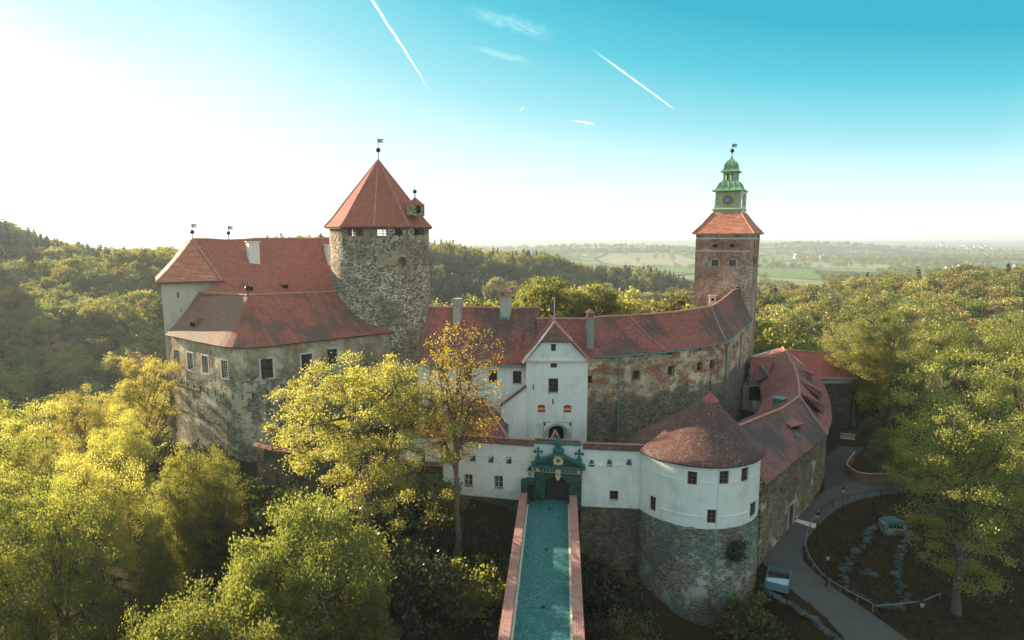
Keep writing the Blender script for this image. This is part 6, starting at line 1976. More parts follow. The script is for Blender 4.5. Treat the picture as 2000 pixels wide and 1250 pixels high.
def tree_proto(seed, H, rx, rz, zc, nclump, nleaf, lsize, spread, leaf, trunk_r, bark='bark', fork=.3, nlimb=10, lean=(0, 0), lumps=.35, hollow=.5, lod=False, bare=0.0, sides=(7, 4)):
    """broadleaf tree standing on the origin: returns (trunk mesh, crown mesh)"""
    R = np.random.default_rng(seed)
    Vt, Ft = [], []
    lean = np.array([lean[0], lean[1], 0.0])
    n = 9; t = np.linspace(0, 1, n)
    wob = np.cumsum(R.normal(0, .012 * H, (n, 3)), 0); wob[:, 2] = 0; wob -= wob[0]
    top = zc + rz * .55
    tr = np.stack([np.zeros(n), np.zeros(n), t * top], 1) + wob * .6 + lean * (t ** 1.5)[:, None] * H
    rad = trunk_r * (1 - t) ** .8 + trunk_r * .10; rad[0] *= 1.45
    tube_np(tr, rad, sides[0], Vt, Ft)
    trunk_at = lambda z: np.array([np.interp(z, tr[:, 2], tr[:, k]) for k in range(3)])
    ctr = np.array([0, 0, zc]) + lean * H * .75
    # clump centres fill an uneven ellipsoid, mostly near the outside
    gen = nclump * 3
    d = R.normal(size=(gen, 3)); d /= np.linalg.norm(d, axis=1, keepdims=True)
    lob = R.normal(size=(7, 3)); lob /= np.linalg.norm(lob, axis=1, keepdims=True)
    amp = R.uniform(-.5, 1.0, 7)
    bump = 1 + lumps * (np.maximum(0, d @ lob.T - .35) * amp).sum(1)
    fr = R.uniform(hollow ** 2, 1, gen) ** .5
    c = ctr + d * (fr * bump)[:, None] * np.array([rx, rx, rz])
    c = c[c[:, 2] > H * .10][:nclump]
    # limbs
    ends = []
    for k in range(nlimb):
        a = k * 2.4 + R.uniform(-.4, .4); z0 = H * fork + (top - H * fork) * (k / nlimb) ** .9 * .85
        p0 = trunk_at(z0); el = R.uniform(.15, .95)
        e = ctr + np.array([math.cos(a) * math.cos(el), math.sin(a) * math.cos(el), math.sin(el) * (1.1 if k > 2 else .2)]) * np.array([rx, rx, rz]) * R.uniform(.6, .82)
        m1 = p0 * .55 + e * .45 + np.array([0, 0, -.06 * H * R.uniform(-.3, 1)]) + R.normal(0, .02 * H, 3)
        m2 = p0 * .2 + e * .8 + R.normal(0, .02 * H, 3)
        s = np.linspace(0, 1, 7)[:, None]
        path = p0 * (1 - s) ** 3 + 3 * m1 * s * (1 - s) ** 2 + 3 * m2 * s ** 2 * (1 - s) + e * s ** 3
        r0 = trunk_r * .5 * (1 - .6 * k / nlimb); tube_np(path, r0 * (1 - s[:, 0]) + .02 + r0 * .08, sides[1] + 1, Vt, Ft)
        ends.append(path)
    E_ = np.concatenate([e[2:] for e in ends])
    if not lod:
        for q in c[::1]:
            i = np.argmin(np.linalg.norm(E_ - q, axis=1) + .25 * np.maximum(0, E_[:, 2] - q[2]))
            p0 = E_[i]; m = (p0 + q) / 2 + R.normal(0, .025 * H, 3) * .6
            s = np.linspace(0, 1, 4)[:, None]; path = p0 * (1 - s) ** 2 + 2 * m * s * (1 - s) + q * s ** 2
            tube_np(path, .055 * (1 - s[:, 0]) + .016, 3, Vt, Ft)
    keep = c[R.uniform(size=len(c)) > bare]
    v, f, r = leaves(keep, nleaf, spread, lsize, R)
    trunk = raw_mesh('trunk', np.concatenate(Vt), np.concatenate(Ft), M[bark], smooth=True)
    crown = raw_mesh('crown', v, f, LF[leaf], r)
    return trunk, crown


def conifer_proto(seed, H, r, leaf='needle', tiers=15, per=9, lod=False):
    R = np.random.default_rng(seed); Vt, Ft = [], []
    s = np.linspace(0, 1, 5); tube_np(np.stack([s * 0, s * 0, s * H], 1), .25 * (1 - s) + .03, 5, Vt, Ft)
    cs = []
    for k in range(tiers):
        t = k / tiers; z = H * (.12 + .86 * t); rr = r * (1 - t) ** .85 * R.uniform(.8, 1.15)
        for j in range(max(3, int(per * (1 - .6 * t)))):
            a = R.uniform(0, 6.28)
            for q in (.35, .7, 1.0): cs.append((math.cos(a) * rr * q, math.sin(a) * rr * q, z - rr * q * .28))
    cs.append((0, 0, H * .99)); cs = np.array(cs)
    v, f, rn = leaves(cs, 5 if not lod else 3, (.28 * r / 3, .28 * r / 3, .16), .42 if not lod else .62, R, .8)
    return raw_mesh('trunk', np.concatenate(Vt), np.concatenate(Ft), M['bark']), raw_mesh('crown', v, f, LF[leaf], rn)


def plant_tree(proto, loc, rot=0.0, sc=1.0, name='broadleaf_tree', label=None, cat='tree', group=None, szz=None):
    t = bpy.data.objects.new(name, None); COL.objects.link(t); t.empty_display_size = 1
    t.location = loc; t.rotation_euler = (0, 0, rot); t.scale = (sc, sc, szz or sc)
    tag(t, label, cat, group)
    for nm, me in zip(('trunk', 'crown'), proto):
        o = bpy.data.objects.new(nm, me); COL.objects.link(o); o.parent = t
    return t


def base_for(px, Y):
    """ground point below picture column px at distance Y"""
    x = 0
    for _ in range(3):
        z = hz(x, Y); d = Y * math.cos(PITCH) + (CAMZ - z) * math.sin(PITCH); x = (px - 1000) / FPX * d
    return V(x, Y, hz(x, Y))


# the tall tree in front of the keep
b = V(onY(722, 1055, 62).x, 62, hz(onY(722, 1055, 62).x, 62)); ztop_ = onY(690, 668, 63).z
Hh = ztop_ - b.z
P_ = tree_proto(3, Hh, 8.9, Hh * .285, Hh * .675, 215, 300, .10, (.64, .64, .36), 'yellow', .62, 'bark', .36, 15, (-.03, 0), .5, .35, sides=(9, 5))
plant_tree(P_, b, .4, 1, 'broadleaf_tree', 'tall spreading yellow green tree in front of the round tower', 'tree')
b = base_for(892, 64); Hh = onY(892, 640, 64).z - b.z
P_ = tree_proto(8, Hh, 4.5, Hh * .27, Hh * .70, 320, 26, .105, (.44, .44, .36), 'orange', .36, 'bark_red', .36, 16, (.0, 0), .3, .1, sides=(8, 5))
plant_tree(P_, b, 1.0, 1, 'broadleaf_tree', 'slender tree with sparse orange new leaves before the white wing', 'tree')
# leafy shoots low on that trunk
P_ = tree_proto(81, 9.5, 2.6, 3.4, 5.6, 36, 70, .15, (.5, .5, .4), 'green', .12, 'bark_red', .2, 6, (0, 0), .4, .2)
plant_tree(P_, base_for(868, 65.5), .3, 1, 'broadleaf_tree', 'small dark green tree left of the orange tree trunk, against the arcade', 'tree')

NEAR = {}
def near(key, *a, **k):
    if key not in NEAR: NEAR[key] = tree_proto(*a, **k)
    return NEAR[key]


PR_A = tree_proto(21, 22, 6.2, 7.6, 14.0, 150, 336, 0.101, (.75, .75, .48), 'lime', .40, 'bark', .25, 12, (0, 0), .5, .4)
PR_B = tree_proto(22, 22, 6.6, 8.0, 13.6, 165, 307, 0.096, (.72, .72, .46), 'yellow', .40, 'bark', .25, 12, (.03, 0), .6, .4)
PR_C = tree_proto(23, 22, 5.0, 8.6, 13.2, 140, 348, 0.096, (.68, .68, .5), 'lime', .36, 'bark', .22, 12, (-.02, 0), .5, .35)
PR_D = tree_proto(24, 14, 5.8, 5.8, 8.2, 330, 212, 0.089, (.46, .46, .32), 'green', .42, 'bark', .2, 11, (0, 0), .35, .55)
PR_E = tree_proto(25, 20, 6.8, 6.4, 13.2, 95, 307, 0.096, (.72, .72, .36), 'yellow', .34, 'bark', .3, 13, (.02, 0), .6, .3)


def tree_at(proto, H0, px, ytop, Y, label, rot=0.0, wide=1.0, base=None):
    b = base_for(px, Y); zt = onY(px, ytop, Y).z
    s = (zt - b.z) / H0
    return plant_tree(proto, b, rot, s * wide, 'broadleaf_tree', label, 'tree', None, s)


LT = [
    (PR_E, 19.5, 290, 690, 90, 'bright yellow layered tree against the left edge of the keep', .3, 0.68),
    (PR_E, 19.5, 70, 780, 74, 'pale yellow tree with rounded head at the far left edge of the wood', 1.3, 0.72),
    (PR_B, 21, 190, 772, 78, 'pale yellow tree between the far left head and the keep tree', 2.2, 0.6),
    (PR_B, 21, 255, 815, 70, 'dense yellow tree under the keep corner', .2, 0.56),
    (PR_A, 21, 30, 835, 66, 'green tree at the left frame edge with dark branches showing', 4.0, 0.6),
    (PR_B, 21, 120, 868, 60, 'golden tree low at left with windblown leaves', 5.0, 0.58),
    (PR_C, 21.5, 372, 880, 60, 'lime green tree with two upright tips below the keep', .9, 0.7),
    (PR_C, 21.5, 440, 884, 62, 'narrow lime tree right of the two tipped tree, below the keep wall', 2.6, 0.62),
    (PR_B, 21, 215, 885, 55, 'broad golden tree with dark leaning trunks in the lower left', 3.3, 0.59),
    (PR_A, 21, 60, 940, 50, 'yellow green tree in the lower left corner, upper of two', 1.9, 0.64),
    (PR_A, 21, 150, 1010, 46, 'large yellow green tree filling the lower left corner', .4, 0.64),
    (PR_A, 21, 10, 1060, 42, 'shaded green tree at the bottom left frame edge', 2.4, 0.56),
    (PR_C, 21.5, 320, 985, 52, 'dark green tree in the gap right of the golden trees', 4.4, 0.48),
    (PR_D, 13.6, 630, 985, 45, 'dense round chestnut in the lower centre left of the bridge', .7, 0.68),
    (PR_D, 13.6, 545, 1075, 42, 'dense green tree on the lower left flank of the round chestnut', 2.0, 0.46),
    (PR_D, 13.6, 425, 1168, 36, 'bright green treetop cut by the bottom edge', 3.1, 0.68),
    (PR_D, 13.6, 330, 1195, 37, 'small green treetop left of the bottom edge treetop', 4.4, 0.48),
    (PR_D, 13.6, 715, 1140, 43, 'shaded green treetop on the right flank of the round chestnut', 5.0, 0.40),
]
for p_, h0, px, yt, Y, lab, rot, wd in LT: tree_at(p_, h0, px, yt, Y, lab, rot, wd)
RT_ = [
    (PR_B, 21, 1665, 640, 118, 'bright yellow green tree left of the group behind the hip roofed block', .5, .95),
    (PR_A, 21, 1735, 622, 112, 'tall lime tree in the middle of the sunlit row at right', 1.8, .95),
    (PR_A, 21, 1800, 650, 100, 'broad bright green tree behind the leaning right tree', 3.2, .9),
    (PR_C, 21.5, 1850, 640, 110, 'upright lime tree high in the sunlit right group', 4.0, .9),
    (PR_A, 21, 1950, 645, 105, 'lime tree behind the leaning tree, at the right frame edge', 5.1, .9),
    (PR_C, 21.5, 2010, 700, 90, 'tall green tree cut by the right frame edge', .3, .9),
    (PR_D, 13.6, 1735, 838, 88, 'dark shaded tree standing on the planted bank', 1.2, .85),
    (PR_D, 13.6, 1775, 870, 82, 'dark round tree beside the upper road, in shade', 2.9, .8),
    (PR_D, 13.6, 1700, 815, 100, 'dark green tree against the wall of the hip roofed block', .2, .7),
    (PR_D, 13.6, 1880, 930, 80, 'shaded bushy tree behind the leaning trunk', 2.3, .9),
    (PR_D, 13.6, 1985, 960, 76, 'shaded bushy tree at the right edge of the lawn', 4.3, .9),
    (PR_A, 21, 1770, 690, 92, 'tall bright tree left of the leaning right tree, its foot in shade', 2.7, .62),
    (PR_C, 21.5, 1925, 720, 84, 'tall narrow green tree close behind the leaning right tree', 3.5, .62),
    (PR_A, 21, 1830, 760, 80, 'bushy sunlit tree just left of the leaning right tree', .9, .55),
    (PR_A, 21, 2000, 820, 66, 'sunlit green tree cut by the right frame edge beside the lawn', 1.9, .6),
]
for p_, h0, px, yt, Y, lab, rot, wd in RT_: tree_at(p_, h0, px, yt, Y, lab, rot, wd)
b = onG(1868, 1200); Hh = onY(1880, 650, 60).z - b.z
P_ = tree_proto(31, Hh, 6.6, Hh * .41, Hh * .55, 310, 190, .095, (.62, .62, .36), 'lime', .33, 'bark', .18, 24, (.05, .02), .5, .15, sides=(9, 5))
plant_tree(P_, b, .2, 1, 'broadleaf_tree', 'large leaning tree with pale bare branches on the dark lawn', 'tree')
PR_M = tree_proto(41, 20, 7.6, 7.6, 12.2, 190, 110, .22, (.8, .8, .5), 'lime', .5, 'bark', .22, 12, (0, 0), .35, .5)
tree_at(PR_M, 19.5, 1075, 540, 122, 'large round green maple rising behind the gate tower roof', .6, .95)
tree_at(PR_M, 19.5, 1160, 556, 124, 'round green maple right of the largest one, behind the wing roof', 2.4, .8)
tree_at(PR_M, 19.5, 1025, 562, 126, 'smaller lit maple left of the large one behind the roof', 4.0, .6)

# shrubs in the moat
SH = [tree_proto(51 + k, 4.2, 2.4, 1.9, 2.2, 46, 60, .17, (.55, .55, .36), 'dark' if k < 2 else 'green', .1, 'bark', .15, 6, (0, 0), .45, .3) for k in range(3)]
k = 0
for px, Y in ((700, 66), (760, 68), (800, 63), (850, 66), (930, 65), (975, 62), (780, 56), (850, 57), (920, 56), (965, 52), (810, 50), (880, 49), (940, 45), (850, 44), (900, 40), (780, 45), (1160, 62), (1200, 64), (1230, 61), (1180, 56), (1230, 55), (1260, 57), (1165, 50), (1210, 49), (1260, 50), (1170, 45), (1230, 44), (1300, 46), (1340, 48), (1450, 58), (1480, 57), (1500, 54), (1530, 52), (1410, 50), (1560, 49), (560, 68), (620, 69), (520, 66), (1180, 40), (1260, 41)):
    b = base_for(px, Y); b.z -= .2
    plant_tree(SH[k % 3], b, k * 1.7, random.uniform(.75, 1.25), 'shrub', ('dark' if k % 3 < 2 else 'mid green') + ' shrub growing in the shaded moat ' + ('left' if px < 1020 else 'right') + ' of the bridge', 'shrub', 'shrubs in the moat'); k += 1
for k2, (px, Y) in enumerate(((500, 70), (530, 66), (560, 62), (590, 66), (480, 64), (520, 58), (570, 56), (620, 60), (650, 64), (450, 66), (420, 70), (400, 62), (370, 72), (350, 66), (330, 78), (380, 78), (300, 70), (660, 56), (470, 72), (600, 52), (322, 90), (338, 86), (352, 84), (310, 94), (365, 80))):
    b = base_for(px, Y); b.z -= .3
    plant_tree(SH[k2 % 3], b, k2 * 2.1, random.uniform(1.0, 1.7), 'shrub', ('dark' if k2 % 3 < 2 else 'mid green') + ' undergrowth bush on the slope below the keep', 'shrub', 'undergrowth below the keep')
b = V(*WRb.map(WRb.hit(1432, 1075)[0], -3.2, -.3))
plant_tree(tree_proto(61, 2.6, .9, 1.2, 1.4, 26, 60, .13, (.3, .3, .3), 'dark', .06, 'bark', .1, 5), b - V(0, 0, 1.0), 0, 1, 'shrub', 'small dark bush rooted in the rubble base of the round bastion', 'shrub')

# rough grass on the dark lawn and the moat slopes: tufts nobody could count
def tuft_mesh(seed):
    R = np.random.default_rng(seed); n = 26
    a = R.uniform(0, 6.28, n); r = R.uniform(0, .22, n); h = R.uniform(.08, .30, n); w = .012 + R.uniform(0, .014, n)
    b = np.stack([np.cos(a) * r, np.sin(a) * r, np.zeros(n) - .03], 1); t = b + np.stack([R.normal(0, .09, n), R.normal(0, .09, n), h], 1)
    s_ = np.stack([np.cos(a + 1.3), np.sin(a + 1.3), np.zeros(n)], 1) * w[:, None]
    v = np.stack([b - s_, b + s_, t + s_ * .2, t - s_ * .2], 1).reshape(-1, 3)
    return raw_mesh('tuft', v, np.arange(n * 4).reshape(-1, 4), LF['tuft'], R.uniform(size=n))


LF['tuft'] = leaf_mat('dry grass', (.035, .028, .008), (.065, .058, .015), (1.6, 1.6, 1.0), .4)


# hillside trees
HB = [tree_proto(100 + k, 15, 4.6 + .5 * (k % 3), 5.2, 9.4, 40, 52, .36, (.85, .85, .6), lf, .28, 'bark', .3, 5, (0, 0), .5, .55, lod=True, sides=(5, 3))
      for k, lf in enumerate(('lime', 'yellow', 'green', 'olive', 'russet', 'yellow', 'olive', 'yellow'))]
HC = [conifer_proto(130 + k, 15.5 + k, 2.9, 'needle', 13, 8, True) for k in range(3)]


def scatter(region, spacing, n_max=None, seed=1):
    """jittered grid of x,y points for which region(x,y) is true"""
    R = np.random.default_rng(seed); x0, x1, y0, y1, test = region
    xs = np.arange(x0, x1, spacing); ys = np.arange(y0, y1, spacing)
    X, Y = np.meshgrid(xs, ys); X = X + R.uniform(-.45, .45, X.shape) * spacing; Y = Y + R.uniform(-.45, .45, Y.shape) * spacing
    P = np.stack([X.ravel(), Y.ravel()], 1)
    P = P[test(P[:, 0], P[:, 1])]
    d = P[:, 1]; a = np.abs(P[:, 0]) / np.maximum(d, 1)
    return P[a < .95]


# open country: where no wood stands
def free(x, y):
    castle = (x > -72) & (x < 74) & (y > 30) & (y < 134)
    return ~castle


R1 = scatter((58, 430, 120, 430, lambda x, y: free(x, y) & (y > 128 - .0 * x) & (x > .30 * y + 2) & (y < 395)), 7.6, seed=3)
R2 = scatter((-150, 330, 330, 720, lambda x, y: (y > 330) & (x > -.26 * y - 30) & (x < .44 * y)), 8.8, seed=4)
R3 = scatter((-560, -60, 150, 640, lambda x, y: (x < -.20 * y - 26) & (x > -.98 * y)), 8.6, seed=5)
R4 = scatter((-75, 75, 136, 330, lambda x, y: (x > -.30 * y - 10) & (x < .33 * y)), 7.0, seed=6)
PTS = [('wood on the right hand hillside', R1, (.30, .20, .14, .12, .10, .14), 'tree in the mixed wood on the right hand hillside', 110),
       ('wood on the ridge behind the castle', R2, None, 'tree in the wood on the ridge behind the castle', 70),
       ('wood on the shaded left hillside', R3, None, 'tree in the hazy wood on the shaded left hillside', 80),
       ('trees on the slope just behind the castle', R4, None, 'tree on the slope just behind the castle', 40)]

# everything past the individuals becomes one stand per hillside, instanced on points
def gn_stand(name, pts, protos, seed):
    coll = bpy.data.collections.new(name + '_kinds')
    for i, (tm, cm) in enumerate(protos):
        # one joined mesh per kind
        me = bpy.data.meshes.new(f'{name}_kind')
        nv0 = len(tm.vertices)
        v = np.empty(len(tm.vertices) * 3, np.float32); tm.vertices.foreach_get('co', v)
        v2 = np.empty(len(cm.vertices) * 3, np.float32); cm.vertices.foreach_get('co', v2)
        f1 = np.array([p.vertices[:] for p in tm.polygons]); f2 = np.array([p.vertices[:] for p in cm.polygons]) + nv0
        rn = np.empty(len(cm.polygons), np.float32); cm.attributes['rnd'].data.foreach_get('value', rn)
        m = raw_mesh(f'{name}_kind', np.concatenate([v, v2]).reshape(-1, 3), np.concatenate([f1, f2]), tm.materials[0], np.concatenate([np.zeros(len(f1)), rn]))
        m.materials.append(cm.materials[0])
        m.polygons.foreach_set('material_index', np.concatenate([np.zeros(len(f1), np.int32), np.ones(len(f2), np.int32)]))
        o = bpy.data.objects.new(f'{i:02d}_{name}_kind', m); coll.objects.link(o)
    me = bpy.data.meshes.new(name); me.from_pydata([tuple(p[:3]) for p in pts], [], [])
    a = me.attributes.new('kindno', 'INT', 'POINT'); a.data.foreach_set('value', np.array([int(p[3]) for p in pts], np.int32))
    a = me.attributes.new('size', 'FLOAT', 'POINT'); a.data.foreach_set('value', np.array([p[4] for p in pts], np.float32))
    a = me.attributes.new('turn', 'FLOAT', 'POINT'); a.data.foreach_set('value', np.array([p[5] for p in pts], np.float32))
    o = bpy.data.objects.new(name, me); COL.objects.link(o); tag(o, kind='stuff')
    ng = bpy.data.node_groups.new(name, 'GeometryNodeTree')
    ng.interface.new_socket('Geometry', in_out='INPUT', socket_type='NodeSocketGeometry'); ng.interface.new_socket('Geometry', in_out='OUTPUT', socket_type='NodeSocketGeometry')
    N, L = ng.nodes, ng.links
    gi, go = N.new('NodeGroupInput'), N.new('NodeGroupOutput')
    ci = N.new('GeometryNodeCollectionInfo'); ci.inputs['Collection'].default_value = coll; ci.inputs['Separate Children'].default_value = True; ci.inputs['Reset Children'].default_value = True
    ip = N.new('GeometryNodeInstanceOnPoints'); ip.inputs['Pick Instance'].default_value = True
    def attr(nm, ty):
        q = N.new('GeometryNodeInputNamedAttribute'); q.data_type = ty; q.inputs['Name'].default_value = nm; return q.outputs['Attribute']
    cx = N.new('ShaderNodeCombineXYZ'); L.new(attr('turn', 'FLOAT'), cx.inputs['Z'])
    L.new(gi.outputs[0], ip.inputs['Points']); L.new(ci.outputs[0], ip.inputs['Instance']); L.new(attr('kindno', 'INT'), ip.inputs['Instance Index'])
    L.new(cx.outputs[0], ip.inputs['Rotation']); L.new(attr('size', 'FLOAT'), ip.inputs['Scale'])
    L.new(ip.outputs[0], go.inputs[0])
    md = o.modifiers.new('stand', 'NODES'); md.node_group = ng
    return o


ALLK = HB + HC


def single_stand(name, mesh_list, rows, seed):
    pro = []
    for k, m_ in enumerate(mesh_list):
        stub = raw_mesh('stub', np.array([(0, 0, -.1), (.01, 0, -.1), (.01, .01, -.1), (0, .01, -.1)]), np.array([[0, 1, 2, 3]]), m_.materials[0], smooth=False)
        pro.append((stub, m_))
    return gn_stand(name, rows, pro, seed)


R = np.random.default_rng(91); rows = []
road_poly = [(p.x, p.y) for p in smooth_pts(RL)] + [(p.x, p.y) for p in smooth_pts(RR)][::-1]
def inside(x, y, P):
    c = False
    for (x0, y0), (x1, y1) in zip(P, P[1:] + P[:1]):
        if (y0 > y) != (y1 > y) and x < (x1 - x0) * (y - y0) / (y1 - y0) + x0: c = not c
    return c
yp = [(p.x, p.y) for p in smooth_pts(yl)] + [(p.x, p.y) for p in smooth_pts(yr)][::-1]
for _ in range(9000):
    x, y = R.uniform(31, 73), R.uniform(50, 88)
    if x > .93 * y + 8 or inside(x, y, road_poly) or inside(x, y, yp) or x < 30 + (y - 55) * .2: continue
    if mnoise.noise(V(x * .25, y * .25, 2)) + R.uniform(-.5, .5) < -.1: continue
    rows.append((x, y, gz(y), int(R.integers(0, 3)), R.uniform(.7, 1.7), R.uniform(0, 6.28)))
single_stand('rough_grass', [tuft_mesh(k) for k in range(3)], rows, 3)
for gi_, (grp, P, wts, lab, nind) in enumerate(PTS):
    R = np.random.default_rng(60 + gi_)
    Z = height(P[:, 0], P[:, 1])
    rows = []
    for (x, y), z in zip(P, Z):
        c = mnoise.noise(V(x * .013, y * .013, 5 + gi_)); c2 = mnoise.noise(V(x * .03, y * .03, 9))
        if gi_ == 0: con = R.uniform() < .04 + (.25 if y > 330 and c2 > .1 else 0)
        elif gi_ == 1: con = (c > .02 and R.uniform() < .85) or R.uniform() < .12
        elif gi_ == 2: con = R.uniform() < (.6 if (y > 375 and x < -275) else .22 if y > 440 else .03)
        else: con = R.uniform() < .06
        if con: k = 8 + R.integers(0, 3)
        else:
            pr = {0: (.14, .08, .22, .22, .18, .06, .14, 0), 1: (.1, .08, .22, .24, .16, .08, .14, 0), 2: (.03, .01, .46, .28, .1, .02, .10, 0), 3: (.25, .2, .1, .1, .15, .1, .1, 0)}[gi_]  # left hillside leans to darker leaf kinds, standing in for its shade
            k = R.choice(8, p=np.array(pr) / sum(pr))
        rows.append((x, y, z - .4, k, R.uniform(.75, 1.25), R.uniform(0, 6.28)))
    # those nearest the camera stand as individuals
    rows.sort(key=lambda r: r[1] * (1 + .0 * r[0]))
    for r in rows[:nind]:
        kw = ('fresh green', 'yellowish', 'mid green', 'olive', 'russet budding', 'yellowish', 'olive', 'yellowish')
        plant_tree(ALLK[r[3]], r[:3], r[5], r[4], 'conifer_tree' if r[3] > 7 else 'hillside_tree', (kw[r[3]] + ' ' + lab) if r[3] <= 7 else lab.replace('tree', 'dark spruce', 1), 'tree', (kw[r[3]] + ' trees, ' + grp) if r[3] <= 7 else 'spruces, ' + grp)
    gn_stand('forest', rows[nind:], ALLK, gi_)

# hedges and copses out on the plain
R = np.random.default_rng(77); rows = []
def copse(px, py, w, h, n, big=1.0):
    for _ in range(n):
        q = onZ(px + R.normal() * w, py + R.normal() * h, -50)
        if q.y < 600 or q.y > 9000: continue
        rows.append((q.x, q.y, hz(q.x, q.y) - .5, int(R.choice([2, 3, 5, 6, 2])), R.uniform(.7, 1.3) * big, R.uniform(0, 6.28)))
for a in ((1790, 538, 28, 6, 120), (1845, 540, 14, 4, 50), (1640, 556, 22, 3, 40), (1690, 510, 60, 3, 70), (1600, 507, 50, 3, 50), (1800, 512, 60, 4, 90), (1870, 520, 40, 3, 60), (1950, 508, 40, 2, 40), (1500, 520, 20, 2, 20), (1315, 500, 14, 2, 20), (1500, 575, 20, 8, 70), (1520, 590, 25, 6, 60), (1950, 492, 40, 2, 40), (1700, 497, 80, 2, 60), (1900, 500, 60, 1, 40), (1560, 494, 60, 1, 40)):
    copse(*a)
for cx_, cy_, sx_, sy_, n_, b_ in ((1720, 3600, 480, 230, 420, 1.5), (520, 2900, 560, 260, 380, 1.3), (-700, 3300, 700, 350, 120, 1.5), (1300, 2050, 420, 60, 90, 1.1), (760, 1750, 260, 50, 60, 1.0), (2300, 2600, 500, 80, 110, 1.2), (1900, 1500, 300, 50, 70, 1.1)):
    for _ in range(n_):
        x, y = R.normal(cx_, sx_), R.normal(cy_, sy_)
        rows.append((x, y, hz(x, y) - .5, int(R.choice([2, 3, 6, 2])), R.uniform(.8, 1.3) * b_, R.uniform(0, 6.28)))
gn_stand('copses', rows, HB, 9)

# ------------------------------------------------------------------ far houses
hw_ = plaster('far white wall', (.55, .54, .50), (.7, .68, .62), .2); hr_ = simple('far red roof', (.30, .13, .09), .8)


def house_mesh(l, w, h, rh, wall=hw_, roof=hr_):
    mb = MB()
    x, y = l / 2, w / 2
    for a, b in (((-x, -y), (x, -y)), ((x, -y), (x, y)), ((x, y), (-x, y)), ((-x, y), (-x, -y))): mb.face([(a[0], a[1], -2), (b[0], b[1], -2), (b[0], b[1], h), (a[0], a[1], h)])
    mb.face([(x, -y, h), (x, y, h), (x, 0, h + rh)]); mb.face([(-x, y, h), (-x, -y, h), (-x, 0, h + rh)])
    e = .5
    mb.face([(-x - e, -y - e, h - .3), (x + e, -y - e, h - .3), (x + e, 0, h + rh + .1), (-x - e, 0, h + rh + .1)], mi=1); mb.face([(x + e, y + e, h - .3), (-x - e, y + e, h - .3), (-x - e, 0, h + rh + .1), (x + e, 0, h + rh + .1)], mi=1)
    o = mb.build('house', None, mats=[wall, roof]); me = o.data; bpy.data.objects.remove(o); return me


HM = [house_mesh(14, 9, 6, 4), house_mesh(20, 11, 7, 5), house_mesh(11, 9, 5, 4)]
R = np.random.default_rng(5)


def houses(n, px0, px1, py0, py1, sc, lab, grp):
    for _ in range(n):
        q = onZ(R.uniform(px0, px1), R.uniform(py0, py1), -46)
        o = bpy.data.objects.new('house', HM[int(R.integers(0, 3))]); COL.objects.link(o)
        o.location = (q.x, q.y, hz(q.x, q.y)); o.rotation_euler = (0, 0, R.uniform(-.5, .5)); o.scale = [sc * R.uniform(.8, 1.4)] * 3
        tag(o, lab, 'house', grp)


houses(55, 1770, 1940, 480.5, 488, 1.5, 'tiny white house in the distant town on the horizon', 'houses of the distant town')
houses(10, 1550, 1640, 499, 504, 1.2, 'small pale house of the hamlet in the fields right of the clock tower', 'houses of the hamlet')
houses(9, 1850, 1990, 514, 522, 1.1, 'small red roofed house among trees above the right hill', 'houses among the trees')
q = onZ(1572, 570, -50); zb = hz(q.x, q.y)
T = thing('warehouse', 'long low pale roofed hall at the edge of the green field', 'hall', (q.x, q.y, zb))
mb = MB(); mb.box((q.x, q.y, zb + 3), (38, 14, 7)); mb.build('wall', hw_, T)
mb = MB(); mb.face([(q.x - 20, q.y - 8, zb + 6.6), (q.x + 20, q.y - 8, zb + 6.6), (q.x + 20, q.y, zb + 8.5), (q.x - 20, q.y, zb + 8.5)]); mb.face([(q.x + 20, q.y + 8, zb + 6.6), (q.x - 20, q.y + 8, zb + 6.6), (q.x - 20, q.y, zb + 8.5), (q.x + 20, q.y, zb + 8.5)]); mb.build('roof', M['steel'], T)
q = onZ(1838, 485, -46); zb = hz(q.x, q.y)
T = thing('church', 'distant church tower rising over the white town', 'church', (q.x, q.y, zb))
mb = MB(); mb.box((q.x, q.y, zb + 18), (11, 11, 40)); mb.build('wall', M['cream'], T)
mb = MB()
for k in range(4):
    a = [(-7, -7), (7, -7), (7, 7), (-7, 7)]; mb.face([(q.x + a[k][0], q.y + a[k][1], zb + 38), (q.x + a[(k + 1) % 4][0], q.y + a[(k + 1) % 4][1], zb + 38), (q.x, q.y, zb + 62)])
mb.build('spire', M['frame_dark'], T)

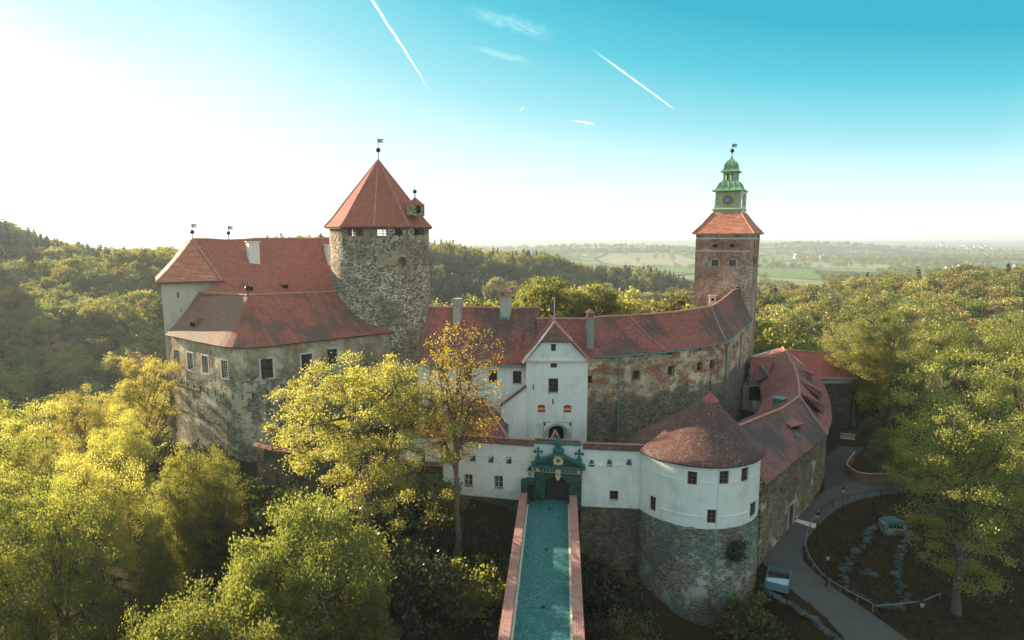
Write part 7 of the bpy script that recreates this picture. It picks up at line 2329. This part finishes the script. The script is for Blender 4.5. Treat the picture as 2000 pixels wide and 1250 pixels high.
# ------------------------------------------------------------------ contrails and wisps, high outside the haze
def trail_mat(name, dens, scl, ends):
    g = G(name)
    u = g.N.new('ShaderNodeUVMap'); u.uv_map = 'UVMap'
    s = g.N.new('ShaderNodeSeparateXYZ'); g.L.new(u.outputs[0], s.inputs[0])
    mp = g.N.new('ShaderNodeMapping'); mp.inputs['Scale'].default_value = (scl, 2.0, 1); g.L.new(u.outputs[0], mp.inputs[0])
    n = g.noise(mp.outputs[0], 4.0, 6, .65)
    edge = g.math('MULTIPLY', g.ss(s.outputs['Y'], 0, .45), g.ss(s.outputs['Y'], 1, .55))
    a = g.math('MULTIPLY', edge, g.ss(n, .25, .65))
    a = g.math('MULTIPLY', a, g.math('MULTIPLY', g.ss(s.outputs['X'], 0, ends[0]), g.ss(s.outputs['X'], 1, 1 - ends[1])))
    a = g.math('MULTIPLY', a, dens)
    d = g.N.new('ShaderNodeBsdfDiffuse'); d.inputs['Color'].default_value = (.95, .95, .95, 1)
    tl = g.N.new('ShaderNodeBsdfTranslucent'); tl.inputs['Color'].default_value = (.95, .95, .95, 1)
    m1 = g.N.new('ShaderNodeAddShader'); g.L.new(d.outputs[0], m1.inputs[0]); g.L.new(tl.outputs[0], m1.inputs[1])
    tr = g.N.new('ShaderNodeBsdfTransparent'); mx = g.N.new('ShaderNodeMixShader')
    g.L.new(a, mx.inputs[0]); g.L.new(tr.outputs[0], mx.inputs[1]); g.L.new(m1.outputs[0], mx.inputs[2]); g.L.new(mx.outputs[0], g.out.inputs['Surface'])
    return g.m


def trail(label, p0, p1, w0, w1, mat, Y=9000, kink=0.0, cat='contrail', name='contrail'):
    n = 40; mb = MB()
    A_, B_ = onY(*p0, Y), onY(*p1, Y * 1.15)
    mid_ = (A_ + B_) / 2; t = thing(name, label, cat, mid_)
    d = (B_ - A_).normalized(); view = (mid_ - V(0, 0, 30)).normalized(); s = d.cross(view).normalized()
    pts = []
    for k in range(n + 1):
        u = k / n; p = A_.lerp(B_, u) + s * kink * mnoise.noise(V(u * 9, 1, p0[0])) * u
        w = (w0 + (w1 - w0) * u) * Y / FPX / 2 * (1 + .35 * mnoise.noise(V(u * 16, 7, 3)))
        pts.append((p, w))
    for depth in (0, 1):      # an upper and a lower sheet meeting along both edges: a thin lens shaped ribbon of ice cloud
        for k in range(n):
            (a, wa), (b, wb_) = pts[k], pts[k + 1]; off = view * (wa * .5 if depth else -wa * .5)
            mb.face([a - s * wa, b - s * wb_, b + off, a + off], uv=[(k / n, 0), ((k + 1) / n, 0), ((k + 1) / n, .5), (k / n, .5)])
            mb.face([a + off, b + off, b + s * wb_, a + s * wa], uv=[(k / n, .5), ((k + 1) / n, .5), ((k + 1) / n, 1), (k / n, 1)])
    mb.build('vapour_band', mat, t)


tm1, tm2, tm3 = trail_mat('vapour dense', .6, 10, (.001, .75)), trail_mat('vapour soft', .28, 14, (.6, .01)), trail_mat('vapour thin', .028, 3, (.4, .4))
trail('bold white contrail slanting down from the top edge towards the round tower', (714, -20), (850, 192), 6, 3.5, tm1, kink=40)
trail('fine white contrail above the clock tower', (1140, 84), (1314, 211), 6.5, 2.4, tm2)
trail('very short contrail between the two long ones', (1017, 215), (1026, 208), 2.5, 1.5, tm1)
trail('faint small cloud streak left of the clock tower top', (1112, 234), (1160, 242), 5, 2.5, tm2, kink=60, cat='cloud', name='cloud_wisp')
trail('upper of the thin cirrus streaks near the top centre', (880, 10), (1100, 75), 30, 45, tm3, kink=200, cat='cloud', name='cloud_wisp')
trail('lower thin cirrus streak near the top centre', (905, 88), (1050, 125), 14, 22, tm3, kink=120, cat='cloud', name='cloud_wisp')

# ------------------------------------------------------------------ haze
HAZE = 0.00016
mb = MB(); mb.box((800, 6300, -12), (32000, 18600, 160)); hzo = None
g = G('haze'); g.N.remove(g.b)
vp = g.N.new('ShaderNodeVolumePrincipled'); vp.inputs['Color'].default_value = (.80, .92, .96, 1); vp.inputs['Density'].default_value = HAZE; vp.inputs['Anisotropy'].default_value = .25
g.L.new(vp.outputs[0], g.out.inputs['Volume'])
hzo = mb.build('haze', g.m); tag(hzo, kind='stuff')
